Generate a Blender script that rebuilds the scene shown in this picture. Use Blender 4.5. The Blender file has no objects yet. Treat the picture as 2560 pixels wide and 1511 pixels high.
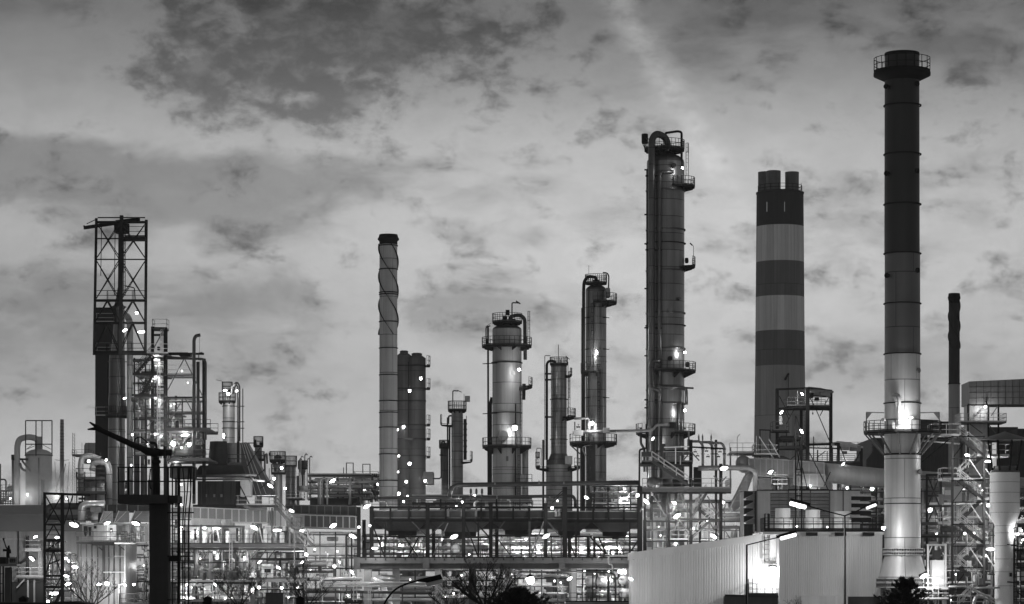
import bpy, math, random
from mathutils import Vector, Matrix
R = math.radians
C = bpy.context.scene.collection
# ---------------------------------------------------------------- camera, exposure, sky
F, EYE, HX, HY = 7000.0, 7.0, 1280.0, 1450.0      # focal length and horizon in photograph pixels, eye height in metres
cd = bpy.data.cameras.new('camera'); cam = bpy.data.objects.new('camera', cd); C.objects.link(cam)
cam.location = (0, 0, EYE); cam.rotation_euler = (R(90), 0, 0)
cd.sensor_width = 36; cd.lens = 36 * F / 2560; cd.shift_y = (HY - 755.5) / 2560
cd.clip_start = 1; cd.clip_end = 20000
sc = bpy.context.scene; sc.camera = cam
sc.view_settings.view_transform = 'Standard'; sc.view_settings.look = 'None'
sc.view_settings.exposure = 0; sc.view_settings.gamma = 1
sc.render.engine = 'CYCLES'
sc.cycles.use_denoising = True
sc.cycles.max_bounces = 5; sc.cycles.diffuse_bounces = 2; sc.cycles.glossy_bounces = 3
sc.cycles.sample_clamp_indirect = 3.0
sc.cycles.filter_width = 1.5
SKY = 1.0
world = bpy.data.worlds.new("World"); sc.world = world; world.use_nodes = True
wn, wl = world.node_tree.nodes, world.node_tree.links
wn.clear()
def wmath(op, a, b=None, c=None):
    n = wn.new('ShaderNodeMath'); n.operation = op
    for i, v in enumerate((a, b, c)):
        if v is None: continue
        if isinstance(v, (int, float)): n.inputs[i].default_value = v
        else: wl.new(v, n.inputs[i])
    return n.outputs[0]
def wnoise(vec, scale, detail=6, rough=.55, dist=0):
    n = wn.new('ShaderNodeTexNoise'); n.inputs['Scale'].default_value = scale; n.inputs['Detail'].default_value = detail
    n.inputs['Roughness'].default_value = rough; n.inputs['Distortion'].default_value = dist
    wl.new(vec, n.inputs['Vector']); return n.outputs['Fac']
def wcomb(x, y, z):
    n = wn.new('ShaderNodeCombineXYZ')
    for i, v in enumerate((x, y, z)):
        if isinstance(v, (int, float)): n.inputs[i].default_value = v
        else: wl.new(v, n.inputs[i])
    return n.outputs[0]
def wstep(v, lo, hi):
    n = wn.new('ShaderNodeMapRange'); n.interpolation_type = 'SMOOTHSTEP'
    n.inputs[1].default_value = lo; n.inputs[2].default_value = hi
    wl.new(v, n.inputs[0]); return n.outputs[0]
tc = wn.new('ShaderNodeTexCoord'); sx = wn.new('ShaderNodeSeparateXYZ'); wl.new(tc.outputs['Generated'], sx.inputs[0])
dx, dy, dz = sx.outputs
az = wmath('ARCTAN2', dx, dy)
hor = wmath('SQRT', wmath('ADD', wmath('MULTIPLY', dx, dx), wmath('MULTIPLY', dy, dy)))
el = wmath('ARCTAN2', dz, hor)
def blob(x, y, rx, ry, amp):                         # a soft patch of cloud cover at an azimuth and elevation
    a = wmath('DIVIDE', wmath('SUBTRACT', az, math.atan((x - HX) / F)), rx / F)
    b = wmath('DIVIDE', wmath('SUBTRACT', el, math.atan((HY - y) / F)), ry / F)
    s = wmath('MULTIPLY', wmath('ADD', wmath('MULTIPLY', a, a), wmath('MULTIPLY', b, b)), -1.0)
    return wmath('MULTIPLY', wmath('EXPONENT', s), amp)
def blobs(lst):
    t = None
    for b in lst: t = blob(*b) if t is None else wmath('ADD', t, blob(*b))
    return t
pos = wcomb(az, wmath('MULTIPLY', el, 2.1), 0.37)
n1 = wnoise(pos, 34, 9, .56, .3)
n2 = wnoise(wcomb(az, wmath('MULTIPLY', el, 2.6), 3.1), 13, 7, .55, .2)
n3 = wnoise(wcomb(az, wmath('MULTIPLY', el, 1.5), 7.7), 95, 8, .6, .2)
# heavy dark cloud bank high up
bank = blobs([(640, 160, 330, 160, .42), (980, 70, 300, 120, .40), (380, 215, 75, 42, .2), (880, 255, 130, 45, .22), (520, 250, 90, 60, .12),
              (460, 40, 90, 60, .18), (1190, 170, 80, 70, .14), (700, 300, 220, 40, .14), (150, 60, 260, 260, -.2), (1000, 420, 500, 60, -.1)])
n4 = wnoise(wcomb(az, wmath('MULTIPLY', el, 1.3), 5.2), 55, 10, .62, .35)
nb = wmath('ADD', wmath('MULTIPLY', n1, .30), wmath('ADD', wmath('MULTIPLY', n4, .45), wmath('MULTIPLY', n3, .25)))
nb = wmath('ADD', .5, wmath('MULTIPLY', wmath('SUBTRACT', nb, .5), 2.6))
dark1 = wmath('MULTIPLY', wstep(wmath('ADD', nb, bank), .50, .94), wmath('ADD', .62, wmath('MULTIPLY', wstep(n3, .32, .62), .38)))
# softer grey layers lower down
lay = blobs([(120, 425, 480, 62, .40), (560, 490, 420, 80, .28), (100, 760, 260, 80, .28), (640, 740, 170, 50, .34), (330, 880, 420, 90, .22),
             (1130, 800, 180, 60, .42), (820, 1010, 420, 60, .06), (1300, 590, 200, 40, .10), (1560, 540, 130, 60, .08), (2150, 620, 140, 40, .1), (1820, 960, 120, 80, .15),
             (1870, 110, 380, 110, .12), (2350, 150, 260, 160, .10), (2230, 940, 200, 70, .16), (80, 315, 320, 35, -.3), (850, 690, 60, 90, -.2), (1500, 660, 300, 50, -.2),
             (960, 860, 160, 60, -.12), (1000, 330, 300, 50, -.06), (1780, 800, 200, 60, -.14)])
nl = wmath('ADD', wmath('MULTIPLY', n2, .50), wmath('ADD', wmath('MULTIPLY', n1, .42), wmath('MULTIPLY', n4, .08)))
nl = wmath('ADD', .5, wmath('MULTIPLY', wmath('SUBTRACT', nl, .5), 2.0))
dark2 = wmath('MULTIPLY', wstep(wmath('ADD', nl, lay), .44, .82), wmath('ADD', .82, wmath('MULTIPLY', wstep(n4, .34, .62), .22)))
# the pale contrail, slanting up from behind the columns
t_ = wmath('SUBTRACT', az, wmath('ADD', wmath('MULTIPLY', el, -.60), (1552 - 1280) / F + .60 * math.atan((HY - 20) / F)))
trail = wmath('EXPONENT', wmath('MULTIPLY', -1, wmath('POWER', wmath('DIVIDE', t_, .0062), 2)))
trail = wmath('MULTIPLY', trail, wmath('MULTIPLY', wstep(el, .118, .155), wstep(n3, .2, .75)))
# clear sky: the Sky Texture's own falloff near the sunken sun, and the even dusk glow round it
sky = wn.new('ShaderNodeTexSky'); sky.sky_type = 'NISHITA'; sky.sun_disc = False
sky.sun_elevation = R(1.5); sky.sun_rotation = R(4); sky.dust_density = 2.0
bw = wn.new('ShaderNodeRGBToBW'); wl.new(sky.outputs[0], bw.inputs[0])
ramp = wn.new('ShaderNodeValToRGB'); cr = ramp.color_ramp
stops = [(0, .50), (.03, .49), (.064, .47), (.12, .56), (.155, .49), (.178, .30), (.2, .18), (.225, .14), (.35, .17), (1, .14)]   # elevation in radians
while len(cr.elements) < len(stops): cr.elements.new(.5)
for e, (p, v) in zip(cr.elements, stops): e.position = p; e.color = (v, v, v, 1)
wl.new(el, ramp.inputs[0])
base = wmath('ADD', wmath('MULTIPLY', ramp.outputs[0], .92), wmath('MULTIPLY', wmath('MINIMUM', bw.outputs[0], 2.0), .015))
side = blobs([(1650, 850, 800, 450, .26), (1400, 1200, 1100, 260, .16), (150, 1200, 420, 170, .26), (0, 750, 700, 450, -.2), (2500, 200, 500, 300, -.12)])
base = wmath('MULTIPLY', base, wmath('ADD', side, 1.0))
low = wmath('ADD', .3, wmath('MULTIPLY', wstep(el, .05, .115), .7))                 # the clouds thin out towards the horizon
v = wmath('MULTIPLY', base, wmath('SUBTRACT', 1.0, wmath('MULTIPLY', wmath('MULTIPLY', dark2, low), .42)))
v = wmath('MULTIPLY', v, wmath('SUBTRACT', 1.0, wmath('MULTIPLY', dark1, .60)))
v = wmath('MULTIPLY', v, wmath('ADD', .74, wmath('ADD', wmath('MULTIPLY', n3, .20), wmath('MULTIPLY', n4, .30))))
v = wmath('ADD', v, wmath('MULTIPLY', trail, .17))
v = wmath('MULTIPLY', v, wmath('ADD', .85, wmath('MULTIPLY', wstep(dy, -.5, .75), .15)))     # the sky away from the afterglow is darker
bg = wn.new('ShaderNodeBackground'); bg.inputs['Strength'].default_value = SKY
v = wmath('MULTIPLY', v, wmath('ADD', .1, wmath('MULTIPLY', wstep(el, -.008, -.002), .9)))      # below the horizon
wl.new(v, bg.inputs['Color'])
wo = wn.new('ShaderNodeOutputWorld'); wl.new(bg.outputs[0], wo.inputs[0])
# ---------------------------------------------------------------- materials (the photograph is black and white: every colour is a grey)
def mat_new(name):
    m = bpy.data.materials.new(name); m.use_nodes = True
    return m, m.node_tree.nodes, m.node_tree.links, m.node_tree.nodes['Principled BSDF']
MATS = {}
def grey(name, val, rough=.6, metal=0, var=.25, scale=1.2, streak=0, seams=None, bump=0, spec=.5):
    """a grey surface with blotchy wear, vertical streaks, and seams: (height of a sheet, angle of a sheet in radians or width in metres, flat?)"""
    m, n, l, b = mat_new(name); MATS[name] = m
    b.inputs['Roughness'].default_value = rough; b.inputs['Metallic'].default_value = metal; b.inputs['Specular IOR Level'].default_value = spec
    def mth(op, a, c=None):
        q = n.new('ShaderNodeMath'); q.operation = op
        for i, v in enumerate((a, c)):
            if v is None: continue
            if isinstance(v, (int, float)): q.inputs[i].default_value = v
            else: l.new(v, q.inputs[i])
        return q.outputs[0]
    tcn = n.new('ShaderNodeTexCoord')
    def noise(sx_, sz_, det=6):
        mp = n.new('ShaderNodeMapping'); mp.inputs['Scale'].default_value = (sx_, sx_, sz_); l.new(tcn.outputs['Object'], mp.inputs[0])
        t = n.new('ShaderNodeTexNoise'); t.inputs['Scale'].default_value = 1; t.inputs['Detail'].default_value = det; t.inputs['Roughness'].default_value = .6
        l.new(mp.outputs[0], t.inputs['Vector']); return t.outputs['Fac']
    f = mth('ADD', 1 - var, mth('MULTIPLY', noise(scale, scale), 2 * var))
    if streak:
        s = mth('SUBTRACT', noise(2.2, .06, 4), .5)
        f = mth('MULTIPLY', f, mth('ADD', 1.0, mth('MULTIPLY', s, 2 * streak)))
    if seams:
        sp = n.new('ShaderNodeSeparateXYZ'); l.new(tcn.outputs['Object'], sp.inputs[0])
        hgt, wid, flat = seams
        rz = mth('DIVIDE', sp.outputs[2], hgt)
        row = mth('FLOOR', rz)
        zf = mth('FRACT', rz)
        if flat: u = mth('DIVIDE', sp.outputs[0], wid)
        else: u = mth('DIVIDE', mth('ARCTAN2', sp.outputs[1], sp.outputs[0]), wid)
        uf = mth('FRACT', mth('ADD', u, mth('MULTIPLY', row, .5 if not flat else 0)))
        line = mth('MAXIMUM', mth('LESS_THAN', zf, .085 / hgt), mth('LESS_THAN', uf, .016 if not flat else .05 / wid))
        wnz = n.new('ShaderNodeTexWhiteNoise'); wnz.noise_dimensions = '2D'
        cb = n.new('ShaderNodeCombineXYZ'); l.new(row, cb.inputs[0]); l.new(mth('FLOOR', mth('ADD', u, mth('MULTIPLY', row, .5 if not flat else 0))), cb.inputs[1]); l.new(cb.outputs[0], wnz.inputs['Vector'])
        f = mth('MULTIPLY', f, mth('ADD', .87, mth('MULTIPLY', wnz.outputs['Value'], .26)))
        f = mth('MULTIPLY', f, mth('SUBTRACT', 1.0, mth('MULTIPLY', line, .7)))
    l.new(mth('MULTIPLY', f, val), b.inputs['Base Color'])
    rr = mth('ADD', rough - .08, mth('MULTIPLY', noise(1.7, .5, 4), .16)); l.new(rr, b.inputs['Roughness'])
    if bump:
        bp = n.new('ShaderNodeBump'); bp.inputs['Strength'].default_value = bump; bp.inputs['Distance'].default_value = .05
        l.new(noise(3, 3), bp.inputs['Height']); l.new(bp.outputs[0], b.inputs['Normal'])
    return m
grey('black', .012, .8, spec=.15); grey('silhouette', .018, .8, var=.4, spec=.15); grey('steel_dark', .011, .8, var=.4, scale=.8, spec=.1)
grey('steel', .045, .65, spec=.25, var=.35, scale=.8); grey('steel_mid', .10, .5, .2, .3, .8); grey('galvanised', .5, .45, .25, .25)
grey('pipe_dark', .03, .5, var=.3); grey('pipe_grey', .22, .45, .3, .25, streak=.2); grey('pipe_silver', .62, .32, .45, .2, streak=.15, seams=(1.1, 3.3, False))
grey('clad', .19, .36, .75, .22, .5, .45, (2.0, .785, False)); grey('clad_dark', .11, .4, .7, .3, .5, .5, (2.0, .785, False))
grey('clad_far', .10, .6, .3, .35, .3, .4, (3.0, .9, False)); grey('clad_pale', .34, .5, .3, .2, .4, .3, (2.6, .785, False))
grey('vessel_paint', .6, .45, 0, .15, .6, .12); grey('white_paint', .78, .5, 0, .1, .5, .08)
grey('stack_dark', .022, .55, 0, .4, .3, .3); grey('stack_silver', .46, .48, .25, .25, .3, .3, (3.6, 1.6, False)); grey('stack_silver_shaded', .13, .5, .25, .25, .25, .25, (5.0, 2.1, False))
grey('chimney_grey', .36, .6, .1, .25, .25, .4, (4.5, 2.1, False))
grey('band_black', .04, .8, 0, .3, .12, .5); grey('band_dark', .17, .8, 0, .2, .12, .4, (14, .30, False)); grey('band_light', .78, .8, 0, .15, .12, .4, (14, .30, False)); grey('concrete_far', .42, .85, 0, .2, .12, .4, (14, .30, False))
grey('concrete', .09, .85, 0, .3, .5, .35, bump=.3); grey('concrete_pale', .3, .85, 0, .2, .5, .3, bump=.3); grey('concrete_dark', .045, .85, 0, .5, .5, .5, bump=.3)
grey('corrugated_white', .66, .45, 0, .1, .25, .22); grey('corrugated_pale', .42, .5, 0, .2, .3, .35); grey('corrugated_grey', .4, .5, .1, .15, .4, .25); grey('corrugated_dark', .028, .6, 0, .3, .3, .3)
grey('panel', .21, .5, .2, .22, .6, .4); grey('panel_pale', .55, .5, .1, .2, .6, .35); grey('panel_dark', .035, .7, 0, .5, .7, .5, spec=.25); grey('duct_stained', .13, .55, .3, .55, .5, .35)
grey('roof_grey', .16, .7, 0, .2, .3); grey('ground', .12, .95, 0, .4, .1); grey('bark', .03, .9, 0, .3, 3); grey('needles', .018, .8, 0, .5, 2); grey('earth', .012, .95, 0, .4, .5)
grey('letter', .02, .7); grey('sign_white', .8, .5, var=.05)
def emit(name, val):
    m, n, l, b = mat_new(name); MATS[name] = m
    b.inputs['Base Color'].default_value = (.8, .8, .8, 1); b.inputs['Emission Color'].default_value = (1, 1, 1, 1); b.inputs['Emission Strength'].default_value = val
    m.cycles.emission_sampling = 'NONE'; return m
emit('lamp_lens', 2.4)
def glow(name, rx, rz):                              # a lamp behind frosted glass: hottest in the middle, dimmer towards the rim of its glass
    m = emit(name, 1); n, l = m.node_tree.nodes, m.node_tree.links; q = n.new('ShaderNodeTexCoord'); mp = n.new('ShaderNodeMapping'); mp.inputs['Scale'].default_value = (1/rx, 0, 1/rz); l.new(q.outputs['Object'], mp.inputs[0])
    ln = n.new('ShaderNodeVectorMath'); ln.operation = 'LENGTH'; l.new(mp.outputs[0], ln.inputs[0]); mr = n.new('ShaderNodeMapRange'); mr.interpolation_type = 'SMOOTHSTEP'
    for i, v in ((1, .1), (2, 1.05), (3, 4.5), (4, .22)): mr.inputs[i].default_value = v
    l.new(ln.outputs[1], mr.inputs[0]); l.new(mr.outputs[0], n['Principled BSDF'].inputs['Emission Strength'])
glow('flood_glow', .52, .26); glow('tube_glow', .56, .2); glow('bulb_glow', .47, .47)
emit('slit_glow', .05); emit('lamp_soft', 1.6); emit('window_glow', 1.2)
# ---------------------------------------------------------------- mesh helpers
def at(x, y, D): return Vector(((x - HX) * D / F, D, EYE + (HY - y) * D / F))    # the point that the photograph shows at pixel x, y, D metres away
def gy(D): return HY + EYE * F / D                                               # the pixel row of the ground D metres away
class MB:
    def __init__(s): s.v = []; s.f = []; s.sm = []
    def add(s, vs, fs, smooth=False):
        o = len(s.v); s.v += [Vector(p) for p in vs]; s.f += [tuple(i + o for i in f) for f in fs]; s.sm += [smooth] * len(fs); return s
    def box(s, lo, hi):
        (a, b, c), (d, e, g) = lo, hi
        return s.add([(a,b,c),(d,b,c),(d,e,c),(a,e,c),(a,b,g),(d,b,g),(d,e,g),(a,e,g)], [(3,2,1,0),(4,5,6,7),(0,1,5,4),(1,2,6,5),(2,3,7,6),(3,0,4,7)])
    def bar(s, a, b, w, h=None, up=Vector((0, 0, 1))):
        a, b = Vector(a), Vector(b); h = h or w; d = (b - a).normalized()
        if abs(d.dot(up)) > .98: up = Vector((0, 1, 0))
        x = d.cross(up).normalized() * w / 2; y = x.cross(d).normalized() * h / 2
        return s.add([a-x-y, a+x-y, a+x+y, a-x+y, b-x-y, b+x-y, b+x+y, b-x+y], [(3,2,1,0),(4,5,6,7),(0,1,5,4),(1,2,6,5),(2,3,7,6),(3,0,4,7)])
    def beam(s, a, b, w, h=None):                    # an I section: two flanges and a web
        a, b = Vector(a), Vector(b); h = h or w; d = (b - a).normalized(); up = Vector((0, 0, 1))
        if abs(d.dot(up)) > .98: up = Vector((0, 1, 0))
        x = d.cross(up).normalized(); y = x.cross(d).normalized(); t = h * .12
        s.bar(a + y*(h/2 - t/2), b + y*(h/2 - t/2), w, t, up); s.bar(a - y*(h/2 - t/2), b - y*(h/2 - t/2), w, t, up)
        return s.bar(a, b, w * .16, h - 2*t, up)
    def tube(s, path, r, n=8, caps=True):
        P = [Vector(p) for p in path]; rs = r if isinstance(r, (list, tuple)) else [r] * len(P)
        t = (P[1] - P[0]).normalized(); u = t.orthogonal().normalized(); vs = []; fs = []
        for i, p in enumerate(P):
            t2 = ((P[i+1] - p).normalized() if i < len(P)-1 else (p - P[i-1]).normalized())
            if 0 < i < len(P)-1: t2 = (t2 + (p - P[i-1]).normalized()).normalized()
            u = (u - t2 * u.dot(t2)).normalized(); w = t2.cross(u)
            k = 1.0
            vs += [p + (u*math.cos(2*math.pi*j/n) + w*math.sin(2*math.pi*j/n)) * rs[i] * k for j in range(n)]
        for i in range(len(P)-1):
            for j in range(n):
                fs.append((i*n+j, i*n+(j+1)%n, (i+1)*n+(j+1)%n, (i+1)*n+j))
        s.add(vs, fs, True)
        if caps:
            o = len(s.v) - len(vs)
            s.f.append(tuple(o + j for j in range(n))[::-1]); s.f.append(tuple(o + (len(P)-1)*n + j for j in range(n))); s.sm += [False, False]
        return s
    def lathe(s, c, prof, n=32, a0=0, a1=360, smooth=True):            # prof: (radius, z) pairs, from bottom to top
        full = a1 - a0 >= 360; m = n if full else n + 1; vs = []; fs = []
        for r, z in prof:
            for j in range(m):
                a = R(a0 + (a1 - a0) * j / n); vs.append((c[0] + r*math.cos(a), c[1] + r*math.sin(a), z))
        for i in range(len(prof)-1):
            for j in range(n):
                k = (j+1) % m; fs.append((i*m+j, i*m+k, (i+1)*m+k, (i+1)*m+j))
        return s.add(vs, fs, smooth)
    def disc(s, c, r, z, n=32): return s.add([(c[0]+r*math.cos(2*math.pi*j/n), c[1]+r*math.sin(2*math.pi*j/n), z) for j in range(n)], [tuple(range(n))])
    def prism(s, poly, d):                            # poly: points of one face, d: offset to the other
        P = [Vector(p) for p in poly]; n = len(P); d = Vector(d)
        return s.add(P + [p + d for p in P], [tuple(range(n))[::-1], tuple(range(n, 2*n))] + [(i, (i+1)%n, n+(i+1)%n, n+i) for i in range(n)])
    def rail(s, pts, h=1.05, step=1.7, w=.055, closed=False, toe=True):
        P = [Vector(p) for p in pts]
        if closed: P.append(P[0])
        for a, b in zip(P, P[1:]):
            L = (b - a).length
            if L < .01: continue
            for k in (h, h * .52): s.bar(a + Vector((0,0,k)), b + Vector((0,0,k)), w)
            if toe: s.bar(a + Vector((0,0,.08)), b + Vector((0,0,.08)), .02, .15)
            m = max(1, round(L / step))
            for i in range(m + 1):
                p = a.lerp(b, i / m); s.bar(p, p + Vector((0, 0, h)), w)
        return s
def bend(pts, rad, n=5):                             # round the corners of a pipe run
    P = [Vector(p) for p in pts]; out = [P[0]]
    for a, b, c in zip(P, P[1:], P[2:]):
        k = min(rad, (a-b).length * .49, (c-b).length * .49); u = b + (a-b).normalized()*k; w = b + (c-b).normalized()*k
        for i in range(n + 1):
            t = i / n; out.append(u*(1-t)*(1-t) + b*2*t*(1-t) + w*t*t)
    return out + [P[-1]]
def link(name, mb, mat, O, parent=None):
    me = bpy.data.meshes.new(name); me.from_pydata([p - O for p in mb.v], [], mb.f)
    me.polygons.foreach_set('use_smooth', mb.sm); me.materials.append(MATS[mat]); me.update()
    o = bpy.data.objects.new(name, me); C.objects.link(o)
    if parent: o.parent = parent
    else: o.location = O
    return o
def tag(o, label, cat, group=None):
    o['label'] = label; o['category'] = cat
    if group: o['group'] = group
    return o
def structure(name, mb, mat):
    o = link(name, mb, mat, Vector((0, 0, 0))); o['kind'] = 'structure'; return o
class T:
    """a thing: an Empty at its base; everything below is given in pixels of the photograph at the thing's distance D, plus dd metres further away"""
    def __init__(s, name, label, cat, x, D, yb=None, group=None):
        s.D = D; s.O = at(x, gy(D) if yb is None else yb, D); s.x = x
        s.root = bpy.data.objects.new(name, None); C.objects.link(s.root); s.root.location = s.O; s.root.empty_display_size = .5
        tag(s.root, label, cat, group)
    def k(s, px, dd=0): return px * (s.D + dd) / F
    def p(s, q): return at(q[0], q[1], s.D + (q[2] if len(q) > 2 else 0))
    def part(s, name, mat, mb, parent=None, label=None):
        o = link(name, mb, mat, s.O, parent or s.root)
        if label: o['label'] = label
        return o
    def beam(s, name, mat, a, b, w, h=None, parent=None): return s.part(name, mat, MB().beam(s.p(a), s.p(b), s.k(w), s.k(h or w)), parent)
    def bar(s, name, mat, a, b, w, h=None, parent=None): return s.part(name, mat, MB().bar(s.p(a), s.p(b), s.k(w), s.k(h or w)), parent)
    def pipe(s, mat, pts, r, name='pipe', rad=None, n=10, parent=None):
        P = [s.p(q) for q in pts]; P = bend(P, s.k(rad or r * 2.6)) if len(P) > 2 else P
        return s.part(name, mat, MB().tube(P, s.k(r), n), parent)
    def box(s, name, mat, x0, y0, x1, y1, d0=0, d1=2, parent=None, label=None):
        a, b = at(x0, y1, s.D + d0), at(x1, y0, s.D + d0)
        return s.part(name, mat, MB().box((a.x, s.D + d0, a.z), (b.x, s.D + d1, b.z)), parent, label)
    def turn(s, name, mat, x, prof, dd=0, n=32, parent=None, label=None, top=True):   # prof: (y, r) in pixels from top to bottom
        c = s.p((x, HY, dd)); pr = [(s.k(r, dd), at(x, y, s.D + dd).z) for y, r in prof][::-1]
        mb = MB().lathe(c, pr, n)
        if top and pr[-1][0] > .02: mb.disc(c, pr[-1][0], pr[-1][1], n)
        return s.part(name, mat, mb, parent, label)
    def ring(s, x, y, r, w=2.5, h=2.0, dd=0, name='ring', mat='steel_dark', parent=None):
        return s.turn(name, mat, x, [(y - h/2, r), (y - h/2, r + w), (y + h/2, r + w), (y + h/2, r)], dd, 32, parent, top=False)
    def dish(s, name, mat, x, y, r, h, dd=0): return s.turn(name, mat, x, [(y - h*math.sin(a), max(.01, r*math.cos(a))) for a in [R(q) for q in (90, 75, 60, 45, 30, 15, 0)]], dd, 28)
    def platform(s, x, y, r0, r1, a0=0, a1=360, dd=0, mat='steel_dark', rmat='steel', th=3, br=True, h=1.05, brace=None):
        c = s.p((x, HY, dd)); z = at(x, y, s.D + dd).z; k0, k1, t = s.k(r0, dd), s.k(r1, dd), s.k(th, dd); n = max(4, int((a1 - a0) / 12))
        mb = MB().lathe(c, [(k0, z - t), (k1, z - t), (k1, z), (k0, z), (k0, z - t)], n, a0, a1, False)
        d = s.part('platform', mat, mb)
        P = [(c.x + k1*math.cos(R(a)), c.y + k1*math.sin(R(a)), z) for a in [a0 + (a1-a0)*i/n for i in range(n+1)]]
        s.part('railing', rmat, MB().rail(P, h, s.k(44)), d)
        if br:
            m = max(2, round((a1 - a0) / 45))
            for i in range(m + 1 if a1 - a0 < 360 else m):
                a = R(a0 + (a1 - a0) * (i + (.0 if a1 - a0 < 360 else .5)) / m); u = Vector((math.cos(a), math.sin(a), 0)); cc = Vector((c.x, c.y, 0)); w = Vector((-u.y, u.x, 0)) * .06
                hgt = s.k(brace or 14)
                poly = [cc + u*k0 + Vector((0,0,z-t)), cc + u*(k1-.1) + Vector((0,0,z-t)), cc + u*(k1-.1) + Vector((0,0,z-t-.12)), cc + u*k0 + Vector((0,0,z-t-hgt))]
                s.part('bracket', mat, MB().prism([q - w for q in poly], w*2), d)
        return d
    def walkway(s, x0, x1, y, d0, d1, th=3, mat='steel', rmat='steel', sides='flr', h=1.05, step=44, name='walkway'):
        o = s.box(name, mat, x0, y, x1, y + th, d0, d1)
        a, b, c, d = s.p((x0, y, d0)), s.p((x1, y, d0)), s.p((x1, y, d0)), s.p((x0, y, d0)); c.y = d.y = s.D + d1
        mb = MB()
        for k, e in (('f', (a, b)), ('r', (b, c)), ('b', (c, d)), ('l', (d, a))):
            if k in sides: mb.rail(e, h, s.k(step))
        s.part('railing', rmat, mb, o); return o
    def ladder(s, x, y0, y1, dd=0, w=4.5, cage=True, mat='steel', deep=True):
        a, b = s.p((x, y0, dd)), s.p((x, y1, dd)); k = s.k(w) / 2; mb = MB()
        for q in (-k, k): mb.bar(a + Vector((q,0,0)), b + Vector((q,0,0)), .07)
        n = int((a.z - b.z) / .45)
        for i in range(n): z = b.z + (i + .5) * .45; mb.bar((a.x-k, a.y, z), (a.x+k, a.y, z), .035)
        o = s.part('ladder', mat, mb)
        if cage:
            m = MB(); n = max(1, int((a.z - b.z - 2) / 1.1)); r = .38
            hoop = [(a.x + k*1.25*math.cos(t), a.y - .75*math.sin(t)) for t in [math.pi*i/6 for i in range(7)]]
            for i in range(n + 1):
                z = a.z - i*1.1
                for e, g in zip(hoop, hoop[1:]): m.bar((e[0], e[1], z), (g[0], g[1], z), .05)
            for e in hoop[1:6:2]: m.bar((e[0], e[1], a.z), (e[0], e[1], a.z - n*1.1), .045)
            s.part('cage', mat, m, o)
        return o
    def stair(s, a, b, width=.9, mat='steel', rmat='galvanised', tmat='galvanised', step=.24, rail=True):
        A, B = s.p(a), s.p(b); g = Vector((0, width, 0)); o = None
        for q in (0, 1):
            e = s.part('stringer', mat, MB().bar(A + g*q, B + g*q, .06, .26), o)
            o = o or e
        n = max(2, int(abs(A.z - B.z) / step)); mb = MB()
        for i in range(n):
            c = A.lerp(B, (i + .5) / n); mb.box((c.x - .14, c.y, c.z - .02), (c.x + .14, c.y + width, c.z + .02))
        s.part('treads', tmat, mb, o)
        if rail:
            for q in (0, 1):
                m = MB()
                for hh in (.55, 1.0): m.bar(A + g*q + Vector((0,0,hh)), B + g*q + Vector((0,0,hh)), .055)
                for i in range(4): c = A.lerp(B, i / 3) + g*q; m.bar(c, c + Vector((0,0,1.0)), .055)
                s.part('handrail', rmat, m, o)
        return o
    def xbrace(s, x0, y0, x1, y1, w, d0=0, d1=None, mat='steel', kind='x'):
        d1 = d0 if d1 is None else d1
        if kind in 'x\\': s.bar('brace', mat, (x0, y0, d0), (x1, y1, d1), w)
        if kind in 'x/': s.bar('brace', mat, (x0, y1, d0 + .12), (x1, y0, d1 + .12), w)
        if kind == 'v': s.bar('brace', mat, (x0, y0, d0), ((x0+x1)/2, y1, (d0+d1)/2), w); s.bar('brace', mat, (x1, y0, d1), ((x0+x1)/2, y1, (d0+d1)/2), w)
        if kind == '^': s.bar('brace', mat, (x0, y1, d0), ((x0+x1)/2, y0, (d0+d1)/2), w); s.bar('brace', mat, (x1, y1, d1), ((x0+x1)/2, y0, (d0+d1)/2), w)
    def valve(s, x, y, dd, sz=4, mat='pipe_dark', parent=None):
        c = s.p((x, y, dd)); k = s.k(sz); mb = MB()
        mb.tube([c - Vector((k,0,0)), c - Vector((k*.3,0,0)), c + Vector((k*.3,0,0)), c + Vector((k,0,0))], [k*.6, k*.35, k*.35, k*.6], 8)
        mb.tube([c, c + Vector((0,0,k*1.3))], k*.12, 6).tube([c + Vector((0,0,k*1.3)), c + Vector((0,0,k*1.45))], k*.6, 10)
        return s.part('valve', mat, mb, parent)
    def drum(s, x0, x1, y, r, dd=0, mat='vessel_paint', name='drum', parent=None):   # a horizontal vessel across the view, with dished ends
        a, b = s.p((x0, y, dd)), s.p((x1, y, dd)); k = s.k(r); e = Vector((1,0,0)); P = []; rs = []
        for t in (90, 65, 40, 15): P.append(a + e*k*.5*(1 - math.sin(R(t)))); rs.append(max(.01, k*math.cos(R(t))))
        for t in (15, 40, 65, 90): P.append(b - e*k*.5*(1 - math.sin(R(t)))); rs.append(max(.01, k*math.cos(R(t))))
        return s.part(name, mat, MB().tube(P, rs, 20), parent)
    def endon(s, x, y, r, L, dd=0, skew=0, mat='vessel_paint', name='drum', parent=None):   # a horizontal vessel that points at the viewer
        c = s.p((x, y, dd)); k = s.k(r); e = Vector((skew, 1, 0)).normalized(); P = []; rs = []
        for t in (90, 65, 40, 15): P.append(c + e*k*.35*(1 - math.sin(R(t)))); rs.append(max(.01, k*math.cos(R(t))))
        P.append(c + e*L); rs.append(k)
        return s.part(name, mat, MB().tube(P, rs, 24), parent)
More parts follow.
